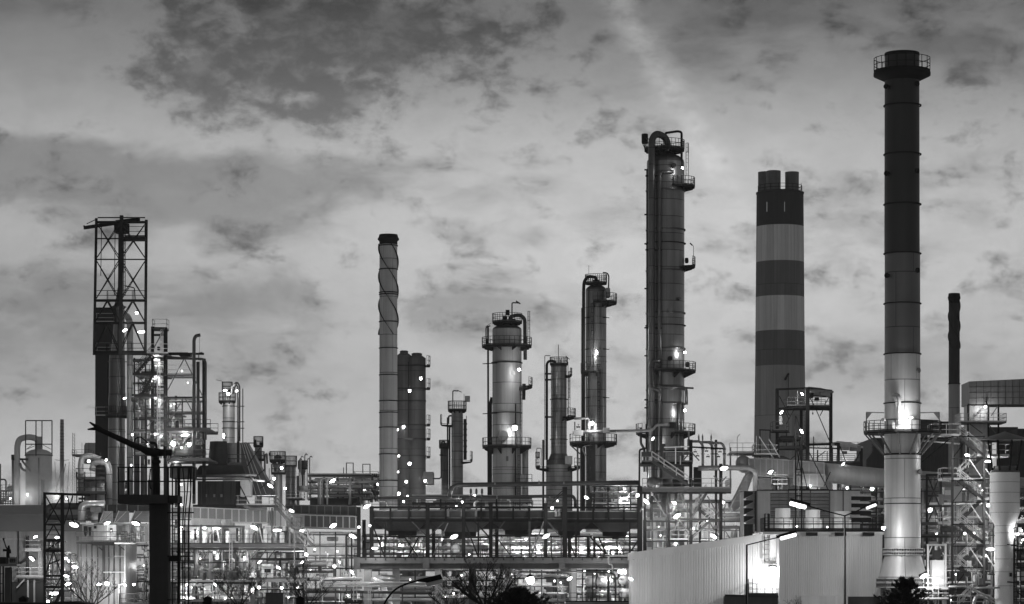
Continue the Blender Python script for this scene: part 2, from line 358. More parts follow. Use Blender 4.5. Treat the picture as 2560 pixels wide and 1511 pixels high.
def text(body, x, y, D, size_px, mat, parent, O, mirror=True):
    """flat lettering facing the viewer; the photograph is mirrored, so its lettering is too"""
    cu = bpy.data.curves.new('letters', 'FONT'); cu.body = body; cu.size = size_px * D / F; cu.align_x = 'CENTER'; cu.align_y = 'CENTER'; cu.extrude = .01; cu.offset = .004
    t = bpy.data.objects.new('letters', cu); C.objects.link(t); bpy.context.view_layer.update()
    me = bpy.data.meshes.new_from_object(t.evaluated_get(bpy.context.evaluated_depsgraph_get())); bpy.data.objects.remove(t)
    c = at(x, y, D) - O
    for v in me.vertices: v.co = Vector(((-v.co.x if mirror else v.co.x), -v.co.z, v.co.y)) + c
    if mirror: me.flip_normals()
    me.materials.clear(); me.materials.append(MATS[mat])
    o = bpy.data.objects.new('lettering', me); C.objects.link(o); o.parent = parent; return o
def rack(t, x0, x1, y0, y1, seed, levels, cols, depth=6, pipes=4, verts=8, dark=.3, kit=8, d0=0):
    """pipework on a steel rack: columns and beams, pipes lying on each level, risers, valves and small equipment"""
    rn = random.Random(seed)
    for i in range(cols):
        x = x0 + (x1 - x0) * (i + .15 + .3*rn.random()) / cols
        for d in (d0, d0 + depth): t.beam('column', rn.choice(('steel_dark', 'steel', 'steel_mid')), (x, y1, d), (x, y0, d), 3.4)
    for j in range(levels):
        y = y0 + (y1 - y0) * (j + .1 + .2*rn.random()) / levels
        t.beam('beam', rn.choice(('steel', 'steel_dark', 'steel_mid')), (x0, y, d0 - .1), (x1, y, d0 - .1), 3); 
        for i in range(pipes):
            d = d0 + .6 + depth*(i / max(1, pipes)); r = rn.choice((1.4, 1.8, 2.4, 3.2)); a = x0 + (x1-x0)*rn.random()*.4 if rn.random() < .5 else x0; b = x1 - (x1-x0)*rn.random()*.4 if rn.random() < .5 else x1
            m = rn.choice(('pipe_dark', 'pipe_grey')) if rn.random() < dark else rn.choice(('pipe_silver', 'galvanised', 'clad_pale', 'panel_pale')); yy = y - r - 1.6 - rn.random()*4*(i % 2)
            if rn.random() < .5: t.pipe(m, [(a, yy, d), (b, yy, d), (b + 1, yy + 12, d)], r, 'pipe', r*2.2, 8)
            else: t.pipe(m, [(a, yy, d), (b, yy, d)], r, n=8)
    for i in range(verts):
        x = x0 + (x1 - x0)*rn.random(); a = y0 + (y1 - y0)*rn.random()*.6; b = min(y1, a + (y1 - y0)*(.25 + .4*rn.random())); d = d0 + depth*rn.random()
        m = rn.choice(('pipe_dark', 'pipe_grey')) if rn.random() < dark else rn.choice(('pipe_silver', 'galvanised', 'white_paint'))
        t.pipe(m, [(x, b, d), (x, a, d), (x + rn.choice((-8, 8)), a - .5, d)], rn.choice((1, 1.4, 2, 2.6)), 'riser', 5, 8)
    for i in range(kit):
        x = x0 + (x1 - x0)*rn.random(); j = rn.randrange(levels); y = y0 + (y1 - y0)*(j + .75)/levels; d = d0 + depth*rn.random()*.6; q = rn.random()
        if q < .35: t.valve(x, y, d, 3 + 2*rn.random(), rn.choice(('pipe_grey', 'pipe_dark', 'white_paint')))
        elif q < .55: t.turn('pot', rn.choice(('vessel_paint', 'pipe_silver', 'panel')), x, [(y - 16, 2), (y - 13, 4 + 3*rn.random()), (y + 6, 5)], d, 14)
        elif q < .75: t.box('cabinet', rn.choice(('white_paint', 'panel_pale', 'panel')), x - 4, y - 8 - 6*rn.random(), x + 4, y + 4, d, d + .6)
        elif q < .9: t.drum(x - 12, x + 12, y - 4, 4 + 2*rn.random(), d, rn.choice(('vessel_paint', 'clad_pale', 'panel')))
        else: t.bar('brace', 'steel_mid', (x, y + 8, d), (x + rn.choice((-14, 14)), y - 14, d), 2)
# ---------------------------------------------------------------- setting: ground
structure('ground', MB().add([(-640,-40,0),(640,-40,0),(640,1150,0),(-640,1150,0)], [(0,1,2,3)]), 'ground')
# ---------------------------------------------------------------- chimneys
D = 256.0
t = T('smokestack', 'very tall steel smokestack, black above and silver below, with a ring platform at its top', 'smokestack', 2256, D)
t.turn('upper_shell', 'stack_dark', 2255, [(133, 43), (380, 43.5), (635, 44)], top=False)
t.turn('rim', 'black', 2255, [(133, 40), (134.5, 43.6), (141, 43.6)], top=False)
t.turn('flue_opening', 'black', 2255, [(136, 40), (137, 1)], top=False)
t.turn('middle_shell', 'stack_silver_shaded', 2256, [(635, 44), (886, 44.4)], top=False)  # same silver, darkened in its colour where the lamps' light falls off
t.turn('lower_shell', 'stack_silver', 2256, [(886, 44.4), (1137, 45), (1372, 45.2)], top=False)
for y in (265, 387, 512, 635, 760, 886, 1009, 1260): t.ring(2256, y, 44.3, 3.2 if y < 1200 else 1.2, 2.4)
t.ring(2256, 1137, 45, 5, 4)
d = t.turn('crown_deck', 'black', 2255, [(181, 70), (183, 71), (190, 71), (203, 44)], top=True)
c = t.p((2255, HY, 0)); z = at(0, 181, D).z; k = t.k(70)
t.part('railing', 'black', MB().rail([(c.x + k*math.cos(R(a)), c.y + k*math.sin(R(a)), z) for a in range(0, 360, 18)], 1.25, 1.9, .05, True), d)
for x, y in ((2291, 211), (2291, 429), (2292, 677), (2294, 927), (2297, 1180), (2215, 218), (2216, 435), (2217, 690)):
    s_ = 1 if x > 2256 else -1; a = t.p((x - 6*s_, y, -.8))
    t.part('nozzle', 'steel_dark' if y < 900 else 'stack_silver_shaded', MB().tube([a, a + Vector((.22*s_, -.28, 0)), a + Vector((.221*s_, -.281, 0)), a + Vector((.3*s_, -.38, 0))], [.16, .16, .24, .24], 12))
# the low wide gallery with its struts
t.platform(2256, 1082, 45.5, 96, 0, 360, mat='steel_dark', rmat='steel', th=4, br=False, h=1.0)
for i in range(12):
    a = R(15 + 30*i); u = Vector((math.cos(a), math.sin(a), 0)); zz, zl = at(0, 1086, D).z, at(0, 1138, D).z; cc = t.p((2256, HY, 0)); cc.z = 0
    t.part('strut', 'steel_mid', MB().bar(cc + u*t.k(93) + Vector((0,0,zz)), cc + u*t.k(47) + Vector((0,0,zl)), .13))
for x0, x1 in ((2166, 2212), (2300, 2348)):
    for dd in (-1.6, 1.2):
        xo = x0 if x0 < 2256 else x1
        t.bar('davit_post', 'steel', (xo, 1083, dd), (xo, 1031, dd), 2.4)
        t.bar('davit_arm', 'steel_mid', (xo, 1031, dd), (2214 if x0 < 2256 else 2300, 1032 if dd > 0 else 1033, dd), 2)
        a = t.p((xo, 1031, dd)); q = .55 if x0 < 2256 else -.55
        t.part('gusset', 'steel_mid', MB().prism([a, a + Vector((q,0,0)), a + Vector((0,0,-.7))], (0,.05,0)))
t.pipe('pipe_silver', [(2237, 990, -1.9), (2240, 1000, -2.1), (2247, 1024, -2.1)], 4, 'sample_port'); t.pipe('stack_silver', [(2234, 988, -1.2), (2248, 989, -2.3), (2249, 1060, -2.3)], 4.5, 'sample_pipe')
for x, y, s_ in ((2276, 1046, 1), (2237, 1062, -1), (2238, 1068, -1), (2210, 1050, -1)):
    a = t.p((x, y, -1.7)); t.part('nozzle', 'stack_silver', MB().tube([a, a + Vector((.15*s_, -.35, 0))], .17, 12))
# bolted flanges and the flared base
def bolted(x, y0, y1, r, n):
    t.ring(x, y0 + 1.2, r - 4, 5, 2.4, name='flange', mat='stack_silver'); t.ring(x, y1 - 1.2, r - 4, 5, 2.4, name='flange', mat='stack_silver')
    cc = t.p((x, HY, 0)); mb = MB()
    for i in range(n):
        a = R(360*i/n); u = Vector((math.cos(a), math.sin(a), 0)) * t.k(r - 1.5); mb.bar((cc.x+u.x, cc.y+u.y, at(0, y0, D).z), (cc.x+u.x, cc.y+u.y, at(0, y1, D).z), .1)
    t.part('bolt_ring', 'steel_mid', mb)
bolted(2257, 1371, 1380, 49, 44); bolted(2257, 1380, 1389, 49, 44)
t.turn('flared_base', 'stack_silver', 2257, [(1372, 43), (1389, 45.5), (1446, 62), (1448, 63)], n=16, top=False)
bolted(2257, 1446, 1457, 66, 60); bolted(2257, 1457, 1470, 66, 60)
for a in range(45, 405, 90):
    cc = t.p((2257, HY, 0)); u = Vector((math.cos(R(a)), math.sin(R(a)), 0))*t.k(60)
    t.part('leg', 'steel_mid', MB().beam((cc.x+u.x, cc.y+u.y, at(0, 1470, D).z), (cc.x+u.x*1.05, cc.y+u.y*1.05, 0), .5))

D = 600.0
t = T('banded_chimney', 'massive concrete chimney with broad dark and light bands and three flues on top', 'chimney', 1951, D)
Y = [482, 568, 657, 744, 830, 917]; MM = ['band_black', 'band_light', 'band_dark', 'band_light', 'band_dark']
rr = lambda y: 58.5 + (y - 482) * .0078
for i in range(5): t.turn('band', MM[i], 1950, [(Y[i], rr(Y[i])), (Y[i+1], rr(Y[i+1]))], n=56, top=i == 0, label=['black top band', 'upper light band', 'upper dark band', 'lower light band', 'lower dark band'][i])
t.turn('shaft', 'concrete_far', 1950, [(917, rr(917)), (gy(D), rr(gy(D)) + 4)], n=56, top=False)
t.ring(1950, 484, 58.5, 1.5, 4, mat='band_black')
for x, dd, y0, r in ((1913, 3.2, 431, 18), (1934, -2.6, 428, 17.8), (1980, .4, 431, 17.3)):
    f = t.turn('flue', 'duct_stained', x, [(y0, r), (484, r)], dd, 32, top=False); t.turn('opening', 'black', x, [(y0 + 1.5, r - .8), (y0 + 2, .5)], dd, 32, f, top=False)
c = t.p((1950, HY, 0)); z = at(0, 482, D).z; k = t.k(55)
t.part('railing', 'steel_dark', MB().rail([(c.x + k*math.cos(R(a)), c.y + k*math.sin(R(a)), z) for a in range(0, 360, 20)], 1.4, 2.4, .09, True))
for x in (1897, 2003): t.bar('lightning_rod', 'steel_dark', (x, 482, 0), (x, 458, 0), 1)
for x in (1917.5, 1961.5):
    t.box('slit', 'slit_glow', x - .8, 505, x + .8, 529, -math.sqrt(t.k(59.3)**2 - t.k(abs(x-1950))**2) - .16, -3.6)
t.bar('aerial', 'steel_dark', (1971, 1000, -5.6), (1971, 938, -5.6), 1.4); t.pipe('steel_dark', [(1962, 950, -5.5), (1970, 937, -5.7), (1972, 934, -5.7)], 2.6, 'horn')

def straked(name, label, x, D, y0, y1, r, rings, ys0, ys1, pitch, mat, n=3, lipr=1.2, ph=0, low=None):
    t = T(name, label, 'chimney', x, D)
    t.turn('shell', mat, x, [(y0, r), (low or y1, r * 1.02)], n=36, top=False)
    if low: t.turn('lower_shell', 'chimney_grey', x, [(low, r * 1.04), (y1, r * 1.06)], n=36, top=False)
    t.turn('cap', 'steel_dark', x, [(y0 - 1, r * 1.02), (y0 + 6, r * 1.1), (y0 + 9, r * lipr), (y0 + 12, r * lipr), (y0 + 16, r * 1.02), (y0 + 24, r * 1.02)], n=36, top=False)
    t.turn('opening', 'black', x, [(y0 - .5, r * 1.0), (y0 + 2, .5)], n=36, top=False)
    for y in rings: t.ring(x, y, r, 1.8, 2.2)
    c = t.p((x, HY, 0))
    for j in range(n):
        mb = MB(); N = 60; vs = []
        for i in range(N + 1):
            y = ys0 + (ys1 - ys0) * i / N; a = 2*math.pi*(j/n + (y - ys0)/pitch) + ph; z = at(0, y, D).z
            for q in (r * .99, r * 1.17): vs.append((c.x + t.k(q)*math.cos(a), c.y + t.k(q)*math.sin(a), z)); vs.append((c.x + t.k(q)*math.cos(a), c.y + t.k(q)*math.sin(a), z + .05))
        fs = []
        for i in range(N):
            b = i*4; fs += [(b, b+2, b+6, b+4), (b+1, b+5, b+7, b+3), (b+2, b+3, b+7, b+6)]
        t.part('strake', 'steel_dark', mb.add(vs, fs))
    return t
t = straked('straked_chimney', 'slim pale chimney with dark spiral fins round its upper third', 971, 332, 588, 1300, 22.3,
        [615, 674, 732, 737, 805, 871, 938, 1003, 1032, 1069, 1136, 1202], 610, 838, 218, 'chimney_grey', ph=2.9)
straked('straked_chimney', 'thin dark spiral-finned chimney behind the zigzag stair tower', 2385.5, 400, 735, 1330, 13.6, [960], 744, 872, 150, 'panel_dark', lipr=1.15, low=960, ph=1)

# ---------------------------------------------------------------- distillation columns
def davit(t, x, y, ytop, x2, r=2.2, dd=-1): t.pipe('steel_dark', [(x, y, dd), (x, ytop, dd), (x2, ytop + 1, dd)], r, 'davit', 4)
# the tallest column
D = 333.0
t = T('distillation_column', 'tallest silver column, with two thick pipes down its left side', 'column', 1664, D)
t.turn('shell', 'clad', 1664, [(407, 47), (gy(D), 47)], top=False)
t.dish('dome', 'clad_dark', 1664, 408, 47, 24)
for y in (478, 576, 678, 784, 873, 975, 1011, 1072): t.ring(1664, y, 47, 3, 3.5, mat='clad_dark')
for y in (610, 815): t.ring(1664, y, 47, 4, 1.8)
t.turn('nozzle_neck', 'clad_dark', 1664, [(368, 10), (390, 12)], n=16)
t.platform(1661, 374, 14, 50, 0, 360, th=5, br=True, brace=10)
t.platform(1690, 467, 8, 47, -150, 60, th=4, brace=12)
t.platform(1664, 666, 47, 74, -28, 22, th=4, brace=10); t.platform(1664, 929, 47, 75, -115, 35, th=4, brace=14)
t.platform(1664, 1083, 47, 74, -75, 35, th=4, brace=12); t.platform(1664, 1083, 47, 74, 160, 215, th=4, brace=12)
t.pipe('clad_dark', [(1672, 378, -1), (1666, 344, -1.2), (1640, 333, -1.8), (1629, 350, -2.2), (1629, 420, -2.4), (1629, 1260, -2.4)], 8.5, 'overhead_pipe', 16, 14)
t.pipe('clad_dark', [(1684, 430, -2.2), (1650, 430, -2.5), (1649, 450, -2.5), (1649, 1250, -2.5)], 4.8, 'downcomer_pipe', 8)
t.pipe('steel_dark', [(1617, 425, -.4), (1617, 1180, -.4)], 1.6); t.pipe('pipe_silver', [(1620, 500, 0), (1620, 1180, 0)], 1.5)
t.pipe('clad_dark', [(1649, 903, -2.8), (1629, 903, -3.3), (1626, 920, -3.3), (1627, 970, -3.3), (1648, 975, -3.0), (1649, 990, -2.9)], 4.2, 'pipe', 10)
t.pipe('clad_dark', [(1645, 935, -2.6), (1645, 967, -2.7), (1690, 968, -2.7), (1716, 971, -1.2), (1716, 1012, -1.2)], 3.8, 'pipe', 10); t.pipe('clad_dark', [(1712, 970, -.8), (1734, 971, -.8)], 2.4, 'stub')
t.pipe('pipe_grey', [(1540, 1078, -3), (1618, 1077, -3), (1634, 1074, -3), (1640, 1063, -3), (1690, 1062, -3)], 3.6, 'pipe', 9); t.box('valve_box', 'steel_dark', 1674, 1056, 1690, 1069, -3.2, -2.4)
t.pipe('pipe_dark', [(1602, 1070, -1), (1602, 1110, -1), (1611, 1122, -1), (1611, 1180, -1)], 3.2, 'pipe', 8)
t.pipe('steel_dark', [(1616, 1060, -1.5), (1616, 1122, -1.5), (1599, 1124, -1.5), (1598, 1230, -1.5)], 2.4, 'pipe', 6)
t.pipe('clad_dark', [(1697, 1010, -2), (1697, 1180, -2)], 3.0); t.pipe('clad_dark', [(1706, 1010, -1.5), (1706, 1180, -1.5)], 2.4)
for y in (440, 625, 820, 1000): t.bar('pipe_support', 'steel_dark', (1614, y, -2), (1654, y + 1, -2.6), 4)
for y in (425, 537, 610, 722, 820, 890, 1000, 1020): t.bar('bracket', 'steel_dark', (1611, y, -.4), (1620, y, -.4), 3.4)
t.turn('relief_drum', 'steel_dark', 1612, [(335, 7), (337, 8.2), (357, 8.2), (360, 7)], -.5, 16); t.bar('drum_bracket', 'steel_dark', (1606, 358, -.5), (1614, 376, -.5), 2)
t.pipe('steel_dark', [(1704, 423, -1.2), (1704, 410, -1.2), (1704, 331, -1.2), (1695, 328.5, -1.2), (1664, 333, -1.2), (1664, 339, -1.2)], 3.0, 'crane_arm', 5)
t.pipe('steel_dark', [(1651, 365, -1.3), (1672, 369, -1.3)], 5, 'valve_body', 4); t.bar('vent', 'steel_dark', (1645, 338, -1.5), (1645, 329, -1.5), 3)
t.ladder(1718, 360, 440, 0, 6, True, 'steel_mid')
for x, y, r, m in ((1697, 747, 3.6, 'clad_dark'), (1674, 774, 6, 'clad'), (1674, 897, 6, 'black'), (1683, 415, 6, 'black'), (1696, 749, 3, 'steel_dark')):
    a = t.p((x, y, -2.0 if x < 1690 else -1.6)); t.part('manhole', m, MB().tube([a, a + Vector((.05, -.45, 0))], t.k(r), 16))
for y in (664, 912):
    a = t.p((1714 if y < 700 else 1716, y - 12 if y < 700 else y, -.3)); t.part('manhole', 'black', MB().tube([a, a + Vector((.25, -.1, 0))], t.k(7), 14))
t.pipe('steel_mid', [(1734, 663, 0), (1734, 615, 0), (1726, 609, 0)], .7, 'lamp_post', 4); t.bar('unlit_lamp', 'steel', (1731, 614, 0), (1725, 608, 0), 3)

# the wide-shouldered column with a round cap
D = 345.0
t = T('distillation_column', 'stout silver column with a railed crown and a ring gallery just below its shoulder', 'column', 1267, D)
t.turn('shell', 'clad_pale', 1267.5, [(824, 36.5), (gy(D), 36.8)], top=False)
t.dish('dome', 'clad_dark', 1267.5, 825, 36.5, 14)
for y in (908, 1033): t.ring(1267, y, 36.5, 3, 2.2)
for y in (1096, 1175, 1186, 1218): t.ring(1267, y, 36.6, .7, 1.2, mat='clad_dark')
t.platform(1268, 806, 12, 37, th=4, brace=8); t.platform(1267, 866, 37, 62, 0, 360, th=4, brace=8); t.platform(1267, 966, 37, 64, -32, 25, th=4, brace=8)
t.platform(1267, 1117, 37, 61, -200, 20, th=5, brace=14)
t.pipe('steel', [(1275, 806, -1), (1275, 793, -1), (1296, 787, -.6), (1312, 795, 0), (1313, 900, .3)], 4.6, 'overhead_pipe', 12, 12); t.pipe('steel_dark', [(1220, 815, 0), (1221, 1290, 0)], 2.4); t.pipe('steel_dark', [(1226, 1290, .8), (1226, 1010, .8), (1230, 994, .8)], 4.2, 'pipe', 6)
davit(t, 1280, 845, 757, 1299, 1.6); t.bar('davit_tip', 'steel', (1290, 753, -1), (1301, 760, -1), 3)
t.box('valve_box', 'steel_dark', 1256, 790, 1268, 804, -.6, .6); t.box('motor', 'steel_dark', 1264, 775, 1274, 787, -.6, .4); t.box('valve_box', 'steel_dark', 1276, 797, 1289, 805, -.8, .4)
t.ladder(1322, 780, 870, 0, 5); t.ladder(1303, 966, 1112, -1.6, 5, True, 'steel'); t.ladder(1297, 1117, 1285, -2, 5, True, 'steel'); t.pipe('steel_dark', [(1309, 1000, -1), (1310, 960, -1)], 4.5, 'drum')
t.pipe('clad_pale', [(1313, 1120, .6), (1313, 1285, .6)], 8, 'side_vessel', n=16); t.pipe('steel_dark', [(1289, 1010, -1.9), (1289, 1285, -1.9)], 1.6)
a = t.p((1258, 1090, -1.7)); t.part('manhole', 'clad_dark', MB().tube([a, a + Vector((0, -.35, 0))], t.k(13), 24)); a = t.p((1283, 933, -1.6)); t.part('manhole', 'clad_pale', MB().tube([a, a + Vector((0, -.2, 0))], t.k(5), 16))
for y in (908, 1033): t.bar('bracket', 'steel_dark', (1207, y + 2, -.8), (1243, y, -1.8), 2)
t.pipe('steel_dark', [(1215, 866, -1), (1215, 818, -1), (1226, 815, -1)], 1.5, 'vent_pipe', 4); t.bar('aerial', 'steel_dark', (1214, 817, -1), (1228, 808, -1), 1)
t.box('nameplate', 'steel_mid', 1265, 1141, 1271, 1153, -1.95, -1.8)
t.box('cabinet', 'panel', 1300, 1187, 1314, 1208, -2.5, -1.5); t.walkway(1290, 1330, 1208, -2.5, 0, rmat='steel')

# the slender column standing on a flared skirt
D = 350.0
t = T('distillation_column', 'slender silver column on a flared cone skirt, a thin mast on its flat top', 'column', 1397, D)
t.turn('shell', 'clad', 1397, [(917, 19.8), (1136, 19.8)], top=True)
t.turn('crown', 'steel', 1397, [(908, 20.5), (912, 20.5), (918, 19.9)], n=28)
t.turn('cone_skirt', 'clad_dark', 1397, [(1135, 20.2), (1163, 32)], n=28, top=False); t.turn('lower_shell', 'clad_pale', 1397, [(1163, 32), (gy(D), 32)], n=28, top=False)
for y in (930, 969, 999, 1022, 1058, 1090, 1118): t.ring(1397, y, 19.9, .6, 1.1, mat='clad_dark')
for y in (1180, 1192, 1210): t.ring(1397, y, 32, .6, 1.1, mat='clad_dark')
for y in (999, 1099): t.ring(1397, y, 19.9, 2.5, 1.8)
t.bar('mast', 'steel_dark', (1396, 912, 0), (1396, 862, 0), 1.6)
t.pipe('steel_dark', [(1390, 912, -.6), (1386, 903, -.6), (1372, 903, -.6), (1367, 910, -.6), (1367, 1150, -.6)], 3.2, 'overhead_pipe', 8); t.pipe('steel', [(1376, 890, 0), (1362, 889, 0), (1362, 1150, 0)], .9, 'pipe', 3)
for x, y in ((1382, 899), (1401, 899), (1408, 893), (1412, 895)): t.bar('vent', 'steel_dark', (x, 912, 0), (x, y, 0), 1.6)
t.bar('crane_arm', 'steel_dark', (1414, 890, 0), (1424, 899, 0), 1.6); t.bar('crane_post', 'steel_dark', (1420, 905, 0), (1420, 1035, 0), 1.5)
t.platform(1397, 912, 19.8, 22, 0, 360, br=False, th=2, h=.9); t.platform(1397, 939, 20, 33, -30, 30, th=2, brace=5, h=.9)
t.platform(1397, 1043, 20, 42, -60, 40, th=3, brace=8); t.platform(1397, 1168, 32, 54, -45, 30, th=4, brace=8); t.platform(1397, 1168, 32, 58, 150, 215, th=4, brace=8)
t.ladder(1423, 930, 1040, 0, 4); t.pipe('steel_dark', [(1358, 1100, 0), (1358, 1290, 0)], 2.6); t.pipe('pipe_dark', [(1369, 1150, 0), (1369, 1290, 0)], 3.6); t.pipe('pipe_dark', [(1429, 1170, 0), (1429, 1290, 0)], 2)
for y in (935, 950, 1043): t.bar('pipe_support', 'steel_dark', (1362, y, -.5), (1378, y, -.5), 4)
t.box('cabinet', 'panel_pale', 1413, 1140, 1431, 1161, -2, -.6); b = t.box('sign_board', 'steel_dark', 1338.5, 1130, 1349.5, 1145, -.6, -.4); t.box('sign_face', 'panel_pale', 1341, 1132, 1347, 1142, -.63, -.6, b)
t.pipe('steel', [(1353, 1165, -.5), (1353, 1121, -.5), (1342, 1121, -.5), (1342, 1130, -.5)], .9, 'sign_post', 2)

# the column with the arched overhead pipe
D = 340.0
t = T('distillation_column', 'narrow silver column with an arched black pipe over its top, a floodlight halfway up', 'column', 1489, D)
t.turn('shell', 'clad', 1490, [(726, 26), (gy(D), 26)], top=False); t.dish('dome', 'clad_dark', 1490, 727, 26, 15); t.turn('neck', 'clad_dark', 1490, [(700, 9), (716, 10)], n=16)
t.platform(1490, 709, 9, 27, 0, 360, th=3, br=False); t.platform(1490, 757, 26, 52, -100, 40, th=4, brace=8); t.platform(1490, 931, 26, 38, -200, -90, th=4, brace=8)
t.platform(1483, 1108, 26, 59, -200, 20, th=5, brace=10)
for y in (770, 794, 811, 873, 905, 994): t.ring(1490, y, 26, .8, 1.2, mat='clad_dark')
for y in (794, 873, 994): t.bar('bracket', 'steel_dark', (1508, y, -1), (1523, y + 1, -.4), 1.6); t.bar('bracket', 'steel_dark', (1458, y + 2, -.6), (1474, y, -1.2), 1.6)
t.pipe('steel_dark', [(1493, 706, -.5), (1490, 694, -.6), (1470, 691, -.8), (1460, 704, -.8), (1459, 730, -.8), (1459, 1290, -.8)], 4, 'overhead_pipe', 10, 12); t.pipe('steel', [(1454, 770, -.3), (1454, 1290, -.3)], 1)
t.ladder(1481, 760, 870, -1.7, 6, True, 'steel_dark'); t.ladder(1482, 870, 929, -1.7, 5, False); t.ladder(1497, 912, 1080, -1.7, 6, True, 'steel_dark'); t.ladder(1474, 1125, 1280, -1.5, 6)
t.pipe('steel', [(1521, 735, -.8), (1522, 690, -.8), (1518, 683, -.8), (1507, 682, -.8)], 1.8, 'davit', 4); t.turn('pot', 'clad_pale', 1519.5, [(720, 4), (722, 6), (742, 6), (746, 3)], -1, 14); t.bar('mast', 'steel_dark', (1472, 690, 0), (1472, 664, 0), .8)
t.pipe('pipe_grey', [(1435, 1047, -2.6), (1470, 1046, -2.6), (1473, 1050, -2.6), (1473, 1085, -2.6)], 3, 'pipe', 6); t.pipe('pipe_grey', [(1432, 1082, -2.8), (1540, 1078, -2.8)], 3.8); t.box('valve_box', 'panel', 1507, 1070, 1524, 1083, -3, -2); t.box('valve_box', 'panel_pale', 1434, 1076, 1458, 1089, -3, -2)
t.pipe('panel_dark', [(1455, 1115, -.5), (1455, 1285, -.5)], 5, 'pipe'); t.box('cable_tray', 'panel_dark', 1470, 1112, 1488, 1285, -1.7, -1.35); t.pipe('pipe_grey', [(1444, 1115, -1), (1444, 1285, -1)], 2.4); t.bar('strut', 'steel_mid', (1425, 1112, -2), (1450, 1135, -1), 2.4); t.pipe('pipe_grey', [(1478, 1112, -2.4), (1458, 1117, -2.4), (1456, 1125, -2.2), (1464, 1140, -2.2)], 1.8, 'pipe', 5)
t.pipe('steel', [(1437, 1085, -1.5), (1437, 1055, -1.5)], 1.6, 'post'); t.valve(1446, 1068, -2.4, 5)

# the short column with a white panel aerial
D = 372.0
t = T('distillation_column', 'short thin column with a pale square antenna panel beside its top platform', 'column', 1143, D)
t.turn('shell', 'clad', 1143, [(1030, 14.6), (gy(D), 14.6)])
for y in (1044, 1085, 1107, 1128, 1150, 1170, 1196): t.ring(1143, y, 14.6, .5, 1, mat='clad_dark')
t.platform(1143, 1026, 6, 23, th=4, brace=5, h=1.2); t.platform(1143, 1060, 14.6, 42, 165, 205, th=3, brace=6, h=1.2); t.platform(1143, 1152, 14.6, 38, -30, 15, th=3, brace=6, h=1.2)
davit(t, 1132, 1025, 977, 1145, 1.4, -.5); t.bar('davit_tip', 'steel_dark', (1143, 976, -.5), (1154, 981, -.5), 1.8)
t.box('antenna_panel', 'panel_pale', 1162, 990, 1175, 1005, -.3, 0); t.bar('antenna_post', 'steel', (1160, 1024, 0), (1160, 985, 0), 1)
t.pipe('steel_dark', [(1119, 1044, 0), (1119, 1290, 0)], 2); t.pipe('steel_dark', [(1124, 1065, .4), (1124, 1290, .4)], 2.4); t.pipe('pipe_dark', [(1162, 1048, 0), (1162, 1150, 0)], 3.4); t.pipe('steel', [(1166, 1040, 0), (1166, 1150, 0)], .8)
for i in range(6): t.bar('support_bracket', 'steel_dark', (1158, 1060 + 14*i, 0), (1168, 1060 + 14*i, 0), 3)
t.pipe('pipe_dark', [(1129, 1040, -1), (1122, 1040, -1), (1121, 1060, -1)], 2.2, 'pipe', 4)
D = 385.0
t = T('process_vessel', 'small dark column with a looped pipe just left of the short thin column', 'vessel', 1109, D)
t.turn('shell', 'clad_dark', 1111, [(1108, 6), (1110, 7.5), (gy(D), 7.5)]); t.pipe('pipe_dark', [(1104, 1196, 0), (1103, 1150, 0), (1103, 1110, 0), (1106, 1104, 0), (1111, 1104, 0), (1112, 1110, 0)], 2, 'pipe', 5); t.valve(1103, 1138, -.4, 4); t.pipe('pipe_dark', [(1082, 1197, 0), (1100, 1197, 0), (1103, 1192, 0), (1103, 1150, 0)], 1.8, 'pipe', 4); t.platform(1111, 1120, 7.5, 13, br=False, th=2)

# dark hazy twin columns behind the straked chimney
D = 430.0
for lab, x, r, y0, hat in (('dark column half hidden by the slim straked chimney, a domed cap on top', 1010, 19, 890, 11), ('dark lamp-dotted column with a bowl-shaped cap, right of the half-hidden dark one', 1042, 22.5, 896, 14)):
    t = T('dark_column', lab, 'column', x, D)
    t.turn('shell', 'clad_far', x, [(y0, r), (gy(D), r)]); t.turn('cap', 'clad_far', x, [(y0 - 13, hat * .7), (y0 - 11, hat), (y0 - 7, hat * .9), (y0, r)], n=20)
    for y in (915, 972, 1003, 1063, 1098, 1140): t.ring(x, y, r, 1.2, 3, mat='panel_dark')
    if x > 1030:
        for y in (915, 972, 1063, 1098, 1143): t.platform(x, y, r, r + 11, -40, 30, br=False, th=3, h=1.5)
        t.box('side_house', 'clad_far', 1058, 1180, 1083, 1210, -3, 3)
        t.bar('ladder_rail', 'steel_dark', (1021, 905, -2), (1021, 1100, -2), 2)
    else:
        t.pipe('clad_far', [(1018, 1204, -3), (1016, 1213, -3), (1008, 1214, -3)], 4, 'pipe'); t.box('valve_house', 'clad_far', 1012, 1095, 1032, 1100, -3, -2)

# the far left-of-centre column with a floodlit top
D = 375.0
t = T('distillation_column', 'pale column with a floodlit top cage behind the dark hopper roof', 'column', 570, D)
t.turn('shell', 'clad_pale', 572, [(1003, 15), (gy(D), 15.5)], top=False); t.turn('neck', 'panel_pale', 568, [(972, 9), (1003, 10)], n=20)
t.platform(568, 1005, 15, 21, th=3, brace=4, h=1.2); t.platform(568, 978, 3, 13, br=False, th=2, h=1.2)
t.pipe('clad_dark', [(580, 985, -1), (584, 968, -1), (592, 957, -1), (597, 966, -.8), (597, 1104, -.8)], 4.2, 'overhead_pipe', 8); t.pipe('steel_dark', [(607, 972, 0), (607, 1108, 0)], 1.2); t.pipe('panel_pale', [(578, 985, -2), (580, 966, -2), (588, 961, -2)], 2.2, 'pipe', 5)
for y in (1016, 1055, 1071): t.ring(572, y, 15, 2.2, 1.6); t.bar('bracket', 'steel_dark', (590, y, -.5), (611, y, -.5), 2)
